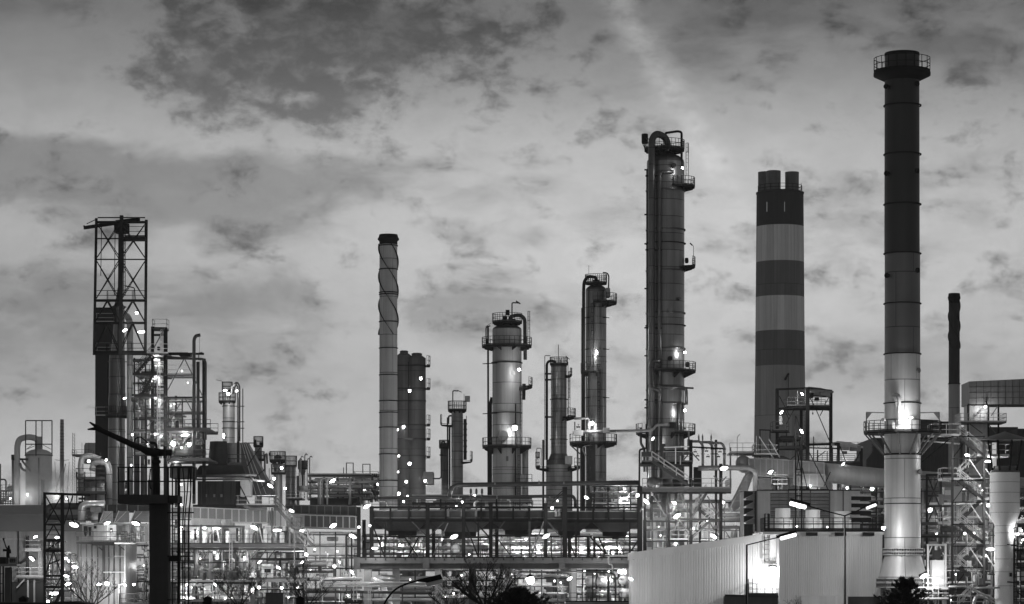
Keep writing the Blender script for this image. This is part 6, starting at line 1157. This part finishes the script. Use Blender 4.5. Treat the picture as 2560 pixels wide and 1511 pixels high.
t.box('pillar', 'concrete', 12, 1419, 26, gy(D), -.2, .2); t.box('deck', 'panel', -20, 1410, 42, 1416, -.5, .5); t.pipe('steel_dark', [(28, 1620, 0), (28, 1424, 0), (26, 1418, 0)], 1.6); t.ladder(4, 1416, 1620, -.2, 8, False, 'silhouette'); t.box('old_board', 'panel_dark', -4, 1393, 15, 1410, .1, .14); t.bar('post', 'silhouette', (18, 1412, 0), (18, 1392, 0), 4)
t = T('number_board', 'square pale board with mirrored figures on the small deck at the left edge', 'sign', 31, D, 1410)
t.box('board', 'panel_pale', 22, 1393, 41, 1410, .2, .24); t.box('plate', 'panel', 25, 1396, 39, 1408, .16, .195); text('195', 31.5, 1402, D + .14, 10, 'letter', t.root, t.O)
for x in (21.5, 41.5): t.bar('post', 'silhouette', (x, 1412, .1), (x, 1393, .1), 1)
for x0, x1 in ((22, 25), (38.5, 41.5)): t.bar('crossbar', 'silhouette', (x0, 1402.3, .1), (x1, 1402.3, .1), .8)
t = T('water_cannon', 'small black fire monitor on the little pillar at the left edge', 'water cannon', 20, D, 1393)
t.turn('pedestal', 'silhouette', 20, [(1372, 3), (1380, 4), (1395, 4.4)], 0, 12); t.part('barrel', 'silhouette', MB().tube([t.p((22, 1374, 0)), t.p((16, 1370, 0)), t.p((9, 1350, 0))], [t.k(3), t.k(1.8), t.k(1.4)], 8)); t.part('nozzle', 'silhouette', MB().tube([t.p((9.5, 1351, 0)), t.p((8.5, 1346, 0))], [t.k(1.4), t.k(3)], 8)); t.part('handle', 'silhouette', MB().box(t.p((7, 1379, -.05)), t.p((27, 1373, .05)))); t.turn('valve_wheel', 'silhouette', 26, [(1376, 2), (1384, 2)], 0, 8); t.turn('head', 'silhouette', 22, [(1364, 2), (1368, 3), (1374, 3)], 0, 10)
# street lamps
def head(t, a, b, w, lit=True, par=None):    # a flat cobra head from a to b with its lens below
    A, B = t.p(a), t.p(b); u = (B - A).normalized(); n = Vector((0, 1, 0)); d = u.cross(n); d = d if d.z < 0 else -d; W = t.k(w)
    P = [A - n*W*.5, A + n*W*.5, B + n*W*.9, B - n*W*.9]
    h = t.part('lamp_head', 'steel_dark', MB().add([p for p in P] + [p - d*W*.45 for p in P], [(3,2,1,0),(4,5,6,7),(0,1,5,4),(1,2,6,5),(2,3,7,6),(3,0,4,7)]))
    c0, c1 = A.lerp(B, .15), A.lerp(B, .97)
    t.part('lens', 'lamp_lens' if lit == 1 else 'lamp_soft', MB().tube([c0 + d*W*.18, c0.lerp(c1, .06) + d*W*.24, c0.lerp(c1, .94) + d*W*.24, c1 + d*W*.18], [W*.2, W*.42, W*.42, W*.2], 12), h)
    return A.lerp(B, .6) + d * W * 1.1, d
def spot(parent, O, loc, direction, watts, angle=150, blend=.6, size=.25, name='light'):
    L = bpy.data.lights.new(name, 'SPOT'); L.energy = watts; L.spot_size = R(angle); L.spot_blend = blend; L.shadow_soft_size = size; L.color = (1, 1, 1)
    o = bpy.data.objects.new(name, L); C.objects.link(o); o.parent = parent; o.location = Vector(loc) - O; o.rotation_euler = Vector(direction).to_track_quat('-Z', 'Y').to_euler(); return o
D = 175.0
t = T('street_lamp', 'twin-armed street lamp by the white building with one lit and one dim head', 'street lamp', 2112, D)
t.turn('pole', 'steel_dark', 2112, [(1288, 2.2), (1400, 2.6), (gy(D), 4)], 0, 12)
t.pipe('steel_dark', [(2112, 1290, 0), (2060, 1277, 0), (2020, 1265, 0)], 1.6, 'arm', 6); t.pipe('steel_dark', [(2112, 1290, 0), (2140, 1279, 0), (2165, 1267, 0)], 1.6, 'arm', 6)
l, d = head(t, (2024, 1266, 0), (1974, 1253, 0), 16, 1); spot(t.root, t.O, l, (.25, .8, -.5), 19000, 150)
head(t, (2160, 1270, 0), (2190, 1258, 0), 11, 2)
D = 150.0
t = T('street_lamp', 'single-armed street lamp with a glowing head, before the sloping part of the white wall', 'street lamp', 1867, D)
t.turn('pole', 'steel_dark', 1867, [(1362, 2.4), (1440, 2.6), (gy(D), 3.6)], 0, 12); t.pipe('steel_dark', [(1867, 1363, 0), (1920, 1350, 0), (1950, 1343, 0)], 1.5, 'arm', 6)
l, d = head(t, (1942, 1345, 0), (1991, 1332, 0), 14, 1); spot(t.root, t.O, l, (0, .6, -.8), 3000, 160)
D = 70.0
t = T('street_lamp', 'street lamp with long curved arm and big flat unlit head, before the concrete table', 'street lamp', 945, D)
t.pipe('steel_dark', [(944, gy(D), 0), (950, 1540, 0), (962, 1505, 0), (985, 1475, 0), (1012, 1461, 0), (1044, 1452, 0)], 2.4, 'pole', 60, 10)
P = [t.p((1038, 1454, -.14)), t.p((1068, 1457, -.14)), t.p((1106, 1448, -.14)), t.p((1101, 1436, -.14)), t.p((1046, 1449, -.14))]
t.part('lamp_head', 'steel_dark', MB().prism(P, (0, .28, 0))); t.part('lens', 'sign_white', MB().tube([t.p((1066, 1461, -.02)), t.p((1069, 1460.5, -.02)), t.p((1104, 1451.5, -.02)), t.p((1107, 1451, -.02))], [t.k(4), t.k(6.5), t.k(6.5), t.k(4)], 14))
# trees
def bare_tree(name, label, x, ytop, D, spread, seed, r0=.11, lean=0, n0=5, dens=3, levels=4):
    rn = random.Random(seed); O = at(x, gy(D), D); top = at(x, ytop, D).z; base = at(x, 1511, D).z - .3
    mb = MB(); tr = MB(); fork = base + (top - base) * .10
    tr.tube([(O.x, D, 0), (O.x + lean*.3, D, base), (O.x + lean, D, fork)], [r0*1.3, r0, r0*.8], 8)
    def grow(p, d, L, r, lev):
        pts = [p]; q = p.copy(); dd = d.copy(); ds = []
        for i in range(5):
            dd = (dd + Vector((rn.uniform(-.13, .13), rn.uniform(-.13, .13), rn.uniform(.0, .12)))).normalized(); q = q + dd*L/5; pts.append(q.copy()); ds.append(dd.copy())
        e = max(.0035, r*.35); mb.tube(pts, [r + (e - r)*i/5 for i in range(6)], 5 if lev < 2 else 3, False)
        if lev >= levels: return
        n = dens + 3 if lev < 2 else dens
        for i in range(n):
            f = .2 + .8*(i + rn.random())/n; j = min(4, int(f*5)); s_ = pts[j].lerp(pts[j+1], f*5 - j); sg = 1 if (i + lev) % 2 else -1
            sd = Vector((sg*rn.uniform(.35, .95), rn.uniform(-.6, .6), rn.uniform(-.05, .35))); nd = (ds[j] + sd).normalized(); grow(s_, nd, L*rn.uniform(.32, .58)*(1.15 - .5*f), max(.0035, (r + (e - r)*f)*.6), lev + 1)
    H = top - fork
    for i in range(n0):
        g = -1 + 2*(i + .5*rn.random())/max(1, n0 - 1); d = Vector((spread*g, rn.uniform(-.5, .5), 1.0 - .25*abs(g))).normalized(); grow(Vector((O.x + lean, D, fork - (.3*rn.random() if i else 0))), d, H*rn.uniform(.8, 1.0)*(1.02 - .2*abs(g)), r0*(.6 if i else .75), 0)
    root = bpy.data.objects.new(name, None); C.objects.link(root); root.location = O; tag(root, label, 'tree', 'bare trees along the fence')
    link('trunk', tr, 'bark', O, root); link('crown', mb, 'bark', O, root)
bare_tree('bare_tree', 'leafless tree with fine upright twigs in front of the brightly lit furnace box', 222, 1388, 105, .85, 3, .045, n0=5)
bare_tree('bare_tree', 'leafless tree with spreading twigs in front of the long plain furnace wall', 596, 1392, 105, .8, 4, .04, n0=5)
bare_tree('bare_tree', 'smaller leafless tree in front of the silver horizontal vessel', 762, 1408, 108, .75, 9, .04, n0=5)
bare_tree('bare_tree', 'thick-limbed gnarled leafless tree in front of the concrete table', 1212, 1384, 100, 1.25, 12, .08, n0=7, dens=4)
bare_tree('bare_tree', 'low leafless bush between the curved street lamp and the gnarled tree', 1120, 1448, 104, 1.6, 21, .03, n0=6)
bare_tree('bare_tree', 'thin leafless saplings at the foot of the white wall', 1985, 1490, 150, 1.2, 23, .025, n0=6, dens=2, levels=3)
def pine(label, x, ytop, D, w, drop, seed, n=150):
    """w: half width at the frame's lower edge, reached drop pixels under the tip"""
    rn = random.Random(seed); O = at(x, gy(D), D); top = at(x, ytop, D).z; root = bpy.data.objects.new('pine_tree', None); C.objects.link(root); root.location = O; tag(root, label, 'tree', 'dark pines')
    link('trunk', MB().tube([(O.x, D, 0), (O.x, D, top - .25)], [.12, .03], 8), 'bark', O, root)
    mb = MB(); k = w * D / F; dz = drop * D / F
    for i in range(n):
        f = rn.random() * 2.2; z0 = top - f*dz; rad = k * min(1.25, .12 + .95*f**.8) * (rn.uniform(.55, 1.0) if i % 5 else rn.uniform(.95, 1.15)); a = rn.uniform(0, 2*math.pi)
        tip = Vector((O.x + rad*math.cos(a), D + rad*math.sin(a), z0 + rad*rn.uniform(.05, .4))); st = Vector((O.x, D, z0 - rad*.3)); tip.z = min(tip.z, top + .02); mb.tube([st, st.lerp(tip, .5) + Vector((0, 0, -.03)), tip], [.02, .014, .008], 3, False)
        for j in range(60):
            g = rn.uniform(.35, 1.03) if rn.random() < .7 else rn.uniform(.85, 1.05); p = st.lerp(tip, g) + Vector((rn.gauss(0, .03), rn.gauss(0, .03), rn.gauss(0, .03))); d = ((tip - st).normalized()*.7 + Vector((rn.gauss(0, .6), rn.gauss(0, .6), rn.gauss(.3, .5)))).normalized(); L = rn.uniform(.06, .14); s_ = d.orthogonal().normalized()*.016
            mb.add([p - s_, p + s_, p + d*L], [(0, 1, 2)])
    link('crown', mb, 'needles', O, root)
pine('dark pointed pine in front of the smokestack foot', 2264, 1447, 100, 62, 64, 5, 170)
pine('dark broad-topped pine just below the big starry lamp', 1297, 1476, 96, 66, 36, 6, 220)
# cabinets, bank
for i, (x, lab) in enumerate(((57, 'small dark gabled hut top, the one nearest to the lattice pylon'), (518, 'small dark gabled hut top between the monitor tower and the bare tree'), (750, 'small dark gabled hut top at the foot of the smaller bare tree'))):
    t = T('meter_hut', lab, 'hut', x, 96, None, 'dark huts along the fence'); t.box('body', 'silhouette', x - 10, 1496, x + 10, gy(96), -.15, .25); P = [t.p((x - 12, 1497, -.2)), t.p((x, 1490, -.2)), t.p((x + 12, 1497, -.2))]; t.part('roof', 'silhouette', MB().prism(P, (0, .5, 0))); t.box('door', 'black', x - 2, 1500, x + 8, 1600, -.17, -.152)
mb = MB(); rn = random.Random(1); D = 90.0; X = [(-40, 1506), (40, 1506.5), (110, 1507), (150, 1505), (178, 1504), (205, 1507), (226, 1512), (420, 1520), (3000, 1530)]
P = [(at(x, y, D).x, at(x, y, D).z) for x, y in X]; vs = []; fs = []
for x, z in P: vs += [(x, D - 4, 0), (x, D, z), (x, D + 1.5, z), (x, D + 6, 0)]
for i in range(len(P) - 1):
    for j in range(3): fs.append((4*i + j, 4*i + 4 + j, 4*i + 5 + j, 4*i + 1 + j))
structure('bank', mb.add(vs, fs), 'earth')
# ---------------------------------------------------------------- lamps
def proto(kind):
    """one fitting of each kind, about one metre long, built at the origin and facing the viewer; copies are scaled and turned"""
    root = bpy.data.objects.new(kind, None); parts = []
    def p(name, m, mb, par=None):
        me = bpy.data.meshes.new(name); me.from_pydata([v[:] for v in mb.v], [], mb.f); me.polygons.foreach_set('use_smooth', mb.sm); me.materials.append(MATS[m]); o = bpy.data.objects.new(name, me); parts.append(o); return o
    if kind == 'floodlight':
        p('housing', 'steel_dark', MB().add([(-.45,-.06,.2),(.45,-.06,.2),(.45,.3,.34),(-.45,.3,.34),(-.5,-.2,.12),(.5,-.2,.12),(.5,.3,.12),(-.5,.3,.12)], [(0,1,2,3),(4,7,6,5),(0,4,5,1),(1,5,6,2),(2,6,7,3),(3,7,4,0)]))
        p('lens', 'flood_glow', MB().tube([(-.5,-.06,0),(-.46,-.06,0),(-.36,-.06,0),(-.2,-.06,0),(.0,-.06,0),(.2,-.06,0),(.36,-.06,0),(.46,-.06,0),(.5,-.06,0)], [.03,.09,.165,.215,.235,.215,.165,.09,.03], 14)); p('bracket', 'steel', MB().bar((0,.2,.3),(0,.5,.1), .06))
    elif kind == 'tube_lamp':
        p('housing', 'steel', MB().box((-.5,-.12,.12),(.5,.14,.24))); p('lens', 'tube_glow', MB().tube([(-.54,0,0),(-.48,0,0),(-.3,0,0),(.3,0,0),(.48,0,0),(.54,0,0)], [.03,.11,.17,.17,.11,.03], 12)); p('bracket', 'steel', MB().bar((0,.05,.2),(0,.4,.32), .05))
    else:
        p('cap', 'steel_dark', MB().lathe((0,0), [(.44,.3),(.4,.36),(.15,.56),(.05,.6)], 14)); p('lens', 'bulb_glow', MB().lathe((0,0), [(.02,-.46),(.3,-.4),(.43,-.15),(.44,.1),(.4,.3)], 16)); p('bracket', 'steel', MB().bar((0,0,.5),(0,.5,.62), .06))
    return root, parts
PR = {k: proto(k) for k in ('floodlight', 'tube_lamp', 'wellglass_lamp')}
LIGHTS = {}; POWER = .6
def lamp(kind, x, y, D, px, watts, tilt, label, group):
    r0, parts = PR[kind]; r = r0.copy(); C.objects.link(r); k = px * D / F * .88; r.location = at(x, y, D); r.rotation_euler = (0, R(tilt), 0); r.scale = (k, k, k); tag(r, label, kind.replace('_', ' '), group)
    for q in parts: c = q.copy(); C.objects.link(c); c.parent = r
    if watts:
        if watts not in LIGHTS: L = bpy.data.lights.new('light', 'POINT'); L.energy = watts * POWER; L.shadow_soft_size = .3; LIGHTS[watts] = L
        o = bpy.data.objects.new('light', LIGHTS[watts]); C.objects.link(o); o.parent = r; o.location = (0, -.75 if kind != 'wellglass_lamp' else -.55, -.35)
f, u, w = 'floodlight', 'tube_lamp', 'wellglass_lamp'
HOSTS = [
 ('on the lattice derrick and its reactor column', 'y', [(f,312,826,300,17,300,-30),(u,353,830,302,21,400,0),(w,342,782,303,11,250,0),(f,312,996,312,11,250,-30)]),
 ('on the steel structure right of the derrick', 'y', [(u,392,900,312.4,19,350,0),(u,391,944,312.4,20,350,0),(u,390,995,312.4,20,350,0),(u,387,1086,312.4,23,400,0),(w,402,1090,312,9,100,0),(u,463,1088,311.5,23,450,-6),(u,442,1153,311.5,18,400,0)]),
 ('in the pipework at the foot of the reactor column', 'x', [(w,222,1153,297,10,300,0),(w,266,1150,297,8,250,0),(w,331,1087,312,8,150,0),(w,328,1163,311,7,150,0),(w,370,1110,303,7,150,0)]),
 ('around the dark round tank behind the water cannon', 'x', [(w,433,1109,305,17,600,0),(w,473,1111,305,14,600,0)]),
 ('above the furnace platform and its cabin', 'x', [(f,185,1312,285,29,900,18),(f,268,1308,285,19,600,-24),(f,340,1309,285,24,800,20)]),
 ('at the foot of the lattice pylon', 'y', [(f,143,1344,272,14,500,0),(w,165,1396,272,9,200,0),(w,172,1402,272,8,200,0),(f,188,1417,280,20,800,10),(f,166,1440,150,16,500,10),(f,170,1460,272,20,800,-20),(u,135,1484,272,24,900,0),(w,120,1504,262,11,400,0)]),
 ('in the far pipework around the dome vessel', 'x', [(w,26,1246,466,6,250,0),(w,68,1236,461,5,350,0),(w,142,1240,461,5,350,0),(w,167,1247,470,6,250,0)]),
 ('on the white front of the warehouse', 'y', [(f,89,1342,329,13,500,-30),(f,80,1397,329,20,600,40)]),
 ('at the foot of the big furnace box', 'x', [(f,248,1461,286,15,900,-15),(w,268,1459,286,15,900,0),(f,312,1462,288,13,500,35),(w,335,1461,290,9,400,0)]),
 ('on the caged ladder line of the black tower', 'y', [(w,453,1211,290,9,150,0),(w,453,1262,290,8,150,0)]),
 ('along the walkway on the long furnace', 'x', [(u,452,1318,292,12,250,0),(f,494,1332,292,13,250,70),(u,511,1320,292,14,250,0),(u,541,1321,292,22,250,0),(f,636,1319,291,24,300,28),(u,693,1326,291,26,250,0),(u,755,1327,287,13,400,0)]),
 ('on the hopper house and the stair beside it', 'x', [(f,676,1215,313,20,500,34),(f,729,1277,287,17,350,30)]),
 ('among the far vessels above the stair', 'x', [(w,685,1196,392,10,600,0),(w,704,1170,392,10,600,0),(w,713,1221,395,9,500,0)]),
 ('on the far pipework above the dark ribbed ducts', 'x', [(f,832,1202,380,20,900,-28),(w,910,1223,440,13,900,0),(w,944,1210,440,8,500,0)]),
 ('in the doorways under the long furnace', 'x', [(f,466,1462,289,9,300,-45),(f,538,1462,289,12,400,40)]),
 ('in the rack between the furnace and the silver vessel', 'y', [(f,649,1405,285,14,350,-42),(f,696,1419,286,14,500,35),(f,755,1406,285,11,300,-42),(f,632,1476,296,21,400,90),(w,647,1468,290,11,500,0),(w,704,1470,290,9,400,0),(w,744,1469,290,7,300,0)]),
 ('around the silver vessel left of the concrete table', 'y', [(f,833,1314,287,23,500,-28),(w,766,1386,287,11,400,0),(f,849,1406,287,9,250,60),(w,836,1416,200,11,250,0),(f,881,1431,290,16,700,50)]),
 ('at the left end of the air cooler', 'y', [(f,917,1266,297,23,600,-28),(w,897,1318,296,9,200,0),(w,925,1314,296,8,200,0),(f,882,1341,292,24,600,28),(u,937,1371,299,17,500,0)]),
 ('on top of the air cooler', 'x', [(w,1009,1254,299,8,300,0),(w,1019,1241,304,8,300,-20),(w,1156,1255,299,7,300,0),(w,1141,1266,303,6,200,0),(f,1187,1239,305,14,700,-10),(w,1380,1270,299,10,300,0),(w,1394,1252,299,6,100,0),(f,1466,1244,312,15,900,30)]),
 ('added deep in the pipework behind the air cooler legs', 'x', [(w,1000,1362,326,6,800,0),(w,952,1356,327,5,640,0),(w,1060,1372,326,5,800,0),(w,1206,1356,326,5,800,0),(w,1290,1362,329,6,1280,0),(w,1345,1374,328,5,1120,0),(w,1425,1356,328,7,1440,0),(w,1452,1376,328,5,1120,0),(w,1505,1360,328,5,1280,0),(w,1545,1370,329,6,1440,0)]),  # added lamps, set back to brighten the racks and backlight the legs
 ('under the air cooler', 'x', [(f,1135,1342,299,25,350,-22),(w,1105,1348,298,6,150,0),(w,1173,1386,303,6,200,0),(w,1315,1348,306,7,250,0),(f,1365,1341,299,24,350,-28),(w,1568,1342,306,9,400,0),(w,1532,1382,306,9,400,0)]),
 ('on the dark twin columns', 'y', [(w,1052,946,424,11,500,0),(w,1024,977,420,11,400,0),(w,1009,1067,422,11,400,0),(w,994,1074,421,8,200,0),(w,1024,1159,420,12,500,0),(w,997,1140,421,8,200,0),(w,1063,1202,424,10,400,0),(w,1016,1204,421,10,400,0),(w,995,1180,421,7,200,0),(w,997,1234,421,12,500,0)]),
 ('on the stout column with the railed crown', 'y', [(w,1298,924,342,11,500,0),(w,1287,1069,342.4,20,900,0)]),
 ('on the column with the arched black pipe', 'y', [(f,1492,882,337,15,900,90),(w,1480,1058,337,13,900,0)]),
 ('on the tallest column', 'y', [(w,1706,420,330,8,250,0),(w,1712,881,331,9,400,0),(w,1712,1026,330,10,500,0),(f,1632,1097,327,13,300,-50)]),
 ('on the column with the floodlit top', 'y', [(f,563,976,370,13,700,0),(w,571,985,370,10,500,0),(w,592,977,371,8,300,0),(f,560,1090,370,15,700,90),(w,569,1132,371,12,500,0)]),
 ('on the goosenecked platform structure', 'y', [(w,1594,1238,297,11,500,0),(w,1560,1246,335,8,1500,0),(f,1616,1254,296,22,400,42),(f,1686,1257,299,15,500,25),(f,1692,1290,296,24,700,-32),(f,1784,1341,297,22,700,34),(w,1689,1359,298,10,400,0),(w,1734,1321,300,6,200,0),(f,1810,1171,297,26,450,-8),(w,1808,1256,302,10,300,0)]),  # round lamp set far behind the structure is added to light the plume
 ('under the concrete table', 'x', [(w,1153,1438,312,8,300,0),(f,1424,1447,297,18,700,-34),(u,1556,1430,306,27,5000,0),(w,1522,1429,298.5,5,500,0),(w,1462,1429,303,5,700,0)]),  # small lamp between the upper drums is added to brighten them
 ('at the corner of the white building', 'y', [(f,1577,1447,258,15,600,30)]),
 ('standing clear in front of the concrete table, huge and star-like', 'y', [(w,1326,1450,130,27,500,-10)]),
 ('on the roofed frames right of the banded chimney', 'y', [(f,2005,985,340,12,500,35),(f,1953,1031,341,15,400,-52)]),
 ('on the guyed mast', 'y', [(f,2004,1079,277,16,500,60)]),
 ('along the stained duct and round flue', 'x', [(f,1926,1180,298,18,600,-32),(w,2026,1215,300,7,300,0),(f,2108,1160,299,11,300,-48),(w,2118,1220,310,8,600,0),(w,2180,1222,310,12,900,0),(w,2196,1213,308,10,800,0)]),
 ('at the foot of the roof ladder of the white building', 'y', [(f,1932,1421,260.9,26,1400,0)]),
 ('at the roof edge of the white building', 'y', [(w,2208,1320,251.4,13,1300,0),(w,1992,1316,262,5,300,0),(w,2068,1318,262,5,200,0)]),
 ('on the ring gallery of the tall smokestack', 'x', [(w,2263,1046,252.6,12,1600,0),(w,2277,1044,252.8,8,350,0)]),
 ('on the foot of the smokestack', 'y', [(f,2310,1440,251,26,1200,-25)]),
 ('on the zigzag stair tower', 'y', [(f,2418,1138,257,16,380,8),(u,2471,1154,257,20,380,0),(w,2470,1263,257,12,380,0),(f,2432,1334,262,16,380,0),(u,2476,1373,257,24,450,0),(w,2412,1334,268,8,300,0)]),
 ('behind the hooded stack at the right edge', 'y', [(w,2543,1335,249.4,12,450,0),(f,2558,1350,275,12,600,0)]),
 ('on the tower of the quilted rectangular duct', 'x', [(w,2463,1017,344,9,400,0),(w,2475,1006,346,7,250,0)]),
 ('in the pipework behind the smokestack', 'x', [(w,2341,1335,286,6,300,0),(w,2325,1275,290,16,900,0),(f,2380,1500,262,12,500,0)]),
]
rn = random.Random(77)  # small lamps added at random places for more pools of light
for host, ax, x0, x1, y0, y1, D, n in (('added in the rack behind the black tower', 'y', 318, 370, 1370, 1505, 299, 4), ('added in the dim doorways of the long furnace', 'x', 445, 615, 1462, 1500, 290.8, 5), ('added low on the wall of the long furnace', 'x', 470, 615, 1376, 1440, 291.5, 4),
        ('added in the rack below the steel stair', 'y', 628, 752, 1385, 1500, 304, 6), ('added in the rack beside the concrete table', 'y', 758, 880, 1340, 1500, 305, 6), ('added in the dim rack under the concrete table', 'x', 940, 1230, 1430, 1500, 317, 6), ('added in the rack behind the big starry lamp', 'x', 1245, 1410, 1430, 1500, 319, 6),
        ('added among the lettered exchanger drums', 'x', 1445, 1580, 1428, 1495, 303, 5), ('added low behind the tallest column', 'x', 1615, 1880, 1255, 1345, 321, 6), ('added in the rack behind the stair tower', 'y', 2305, 2475, 1200, 1500, 299, 8), ('added in the pipework at the lower right edge', 'y', 2480, 2555, 1250, 1500, 284, 6), ('added on the floors of the open steel structure', 'y', 340, 505, 905, 1150, 310.5, 7)):
    HOSTS.append((host, ax, [(w, x0 + (x1 - x0)*rn.random(), y0 + (y1 - y0)*rn.random(), D, rn.uniform(3.5, 6.5), rn.choice((120, 200, 300)), 0) for _ in range(n)]))
LOOK = {f: 'lit floodlight', u: 'lit tube lamp', w: 'small round lamp'}
ORD = ['first', 'second', 'third', 'fourth', 'fifth', 'sixth', 'seventh', 'eighth', 'ninth', 'tenth', 'eleventh']
for host, axis, L in HOSTS:
    for kind in (f, u, w):
        S = sorted([q for q in L if q[0] == kind], key=lambda q: q[1 if axis == 'x' else 2])
        for i, (kd, x, y, d, px, wt, tl) in enumerate(S):
            where = '' if len(S) == 1 else (', ' + ORD[i] + (' from left' if axis == 'x' else ' from top'))
            lamp(kd, x, y, d, px, wt, tl, '%s %s%s' % (LOOK[kd], host, where), 'lit lamps of the plant')
# ---------------------------------------------------------------- vapour plumes at the units, then thin banks added to give the lamps halos
def steam_and_halo(x, y, D, rx, ry, rz, dens, seed):
    m = bpy.data.materials.new('vapour'); m.use_nodes = True; n, l = m.node_tree.nodes, m.node_tree.links; n.clear()
    o_ = n.new('ShaderNodeOutputMaterial'); pv = n.new('ShaderNodeVolumePrincipled'); pv.inputs['Color'].default_value = (.95, .95, .95, 1); pv.inputs['Anisotropy'].default_value = .6; l.new(pv.outputs[0], o_.inputs['Volume'])
    q = n.new('ShaderNodeTexCoord'); ln = n.new('ShaderNodeVectorMath'); ln.operation = 'LENGTH'; l.new(q.outputs['Object'], ln.inputs[0])
    mr = n.new('ShaderNodeMapRange'); mr.interpolation_type = 'SMOOTHSTEP'; mr.inputs[1].default_value = .25; mr.inputs[2].default_value = 1.0; mr.inputs[3].default_value = 1; mr.inputs[4].default_value = 0; l.new(ln.outputs[1], mr.inputs[0])
    nz = n.new('ShaderNodeTexNoise'); nz.noise_dimensions = '4D'; nz.inputs['W'].default_value = seed; nz.inputs['Scale'].default_value = 2.2; nz.inputs['Detail'].default_value = 4; l.new(q.outputs['Object'], nz.inputs['Vector'])
    r2 = n.new('ShaderNodeMapRange'); r2.inputs[1].default_value = .38; r2.inputs[2].default_value = .72; l.new(nz.outputs['Fac'], r2.inputs[0])
    a = n.new('ShaderNodeMath'); a.operation = 'MULTIPLY'; l.new(mr.outputs[0], a.inputs[0]); l.new(r2.outputs[0], a.inputs[1]); b = n.new('ShaderNodeMath'); b.operation = 'MULTIPLY'; b.inputs[1].default_value = dens; l.new(a.outputs[0], b.inputs[0]); l.new(b.outputs[0], pv.inputs['Density'])
    k = D / F; mb = MB(); vs = []
    mb.lathe((0, 0), [(max(.001, math.cos(R(t))), math.sin(R(t))) for t in range(-90, 91, 15)], 20)
    me = bpy.data.meshes.new('steam_and_halo'); me.from_pydata([v[:] for v in mb.v], [], mb.f); me.materials.append(m)
    o = bpy.data.objects.new('steam_and_halo', me); C.objects.link(o); o.location = at(x, y, D); o.scale = (rx * k, rz, ry * k); o['kind'] = 'stuff'; return o
steam_and_halo(1545, 1222, 339, 62, 46, 3, 1.0, 1.0)
steam_and_halo(112, 1215, 459, 140, 74, 5, .5, 2.0)
steam_and_halo(775, 1160, 432, 40, 46, 3, .3, 3.0)
steam_and_halo(1090, 1226, 345, 60, 26, 2.5, .35, 4.0)
steam_and_halo(2330, 1290, 292, 70, 60, 2.5, .2, 5.0)
for q in ((560, 1330, 290, 340, 110, 5, .025, 6.0), (1250, 1350, 318, 440, 95, 10, .05, 7.0), (1710, 1290, 300, 170, 110, 6, .05, 8.0), (2420, 1300, 262, 140, 210, 6, .04, 9.0),  # low-density banks, added so that nearby lamps get soft halos
          (170, 1430, 275, 120, 110, 6, .035, 10.0), (430, 1050, 306, 120, 150, 4, .035, 11.0), (1040, 1120, 424, 80, 180, 5, .035, 12.0), (2030, 1190, 300, 190, 80, 5, .04, 13.0)): steam_and_halo(*q)
sc.cycles.volume_step_rate = 4; sc.cycles.volume_max_steps = 64; sc.cycles.volume_bounces = 0

# ---------------------------------------------------------------- evening haze: one even box of air round camera and plant
m = bpy.data.materials.new('air'); m.use_nodes = True; n, l = m.node_tree.nodes, m.node_tree.links; n.clear()
o_ = n.new('ShaderNodeOutputMaterial'); pv = n.new('ShaderNodeVolumePrincipled'); pv.inputs['Color'].default_value = (.9, .9, .9, 1); pv.inputs['Density'].default_value = .00014; pv.inputs['Anisotropy'].default_value = .5; l.new(pv.outputs[0], o_.inputs['Volume'])
MATS['air'] = m; hz = link('haze', MB().box((-650, -50, -1), (650, 1160, 104)), 'air', Vector((0, 0, 0))); hz['kind'] = 'stuff'
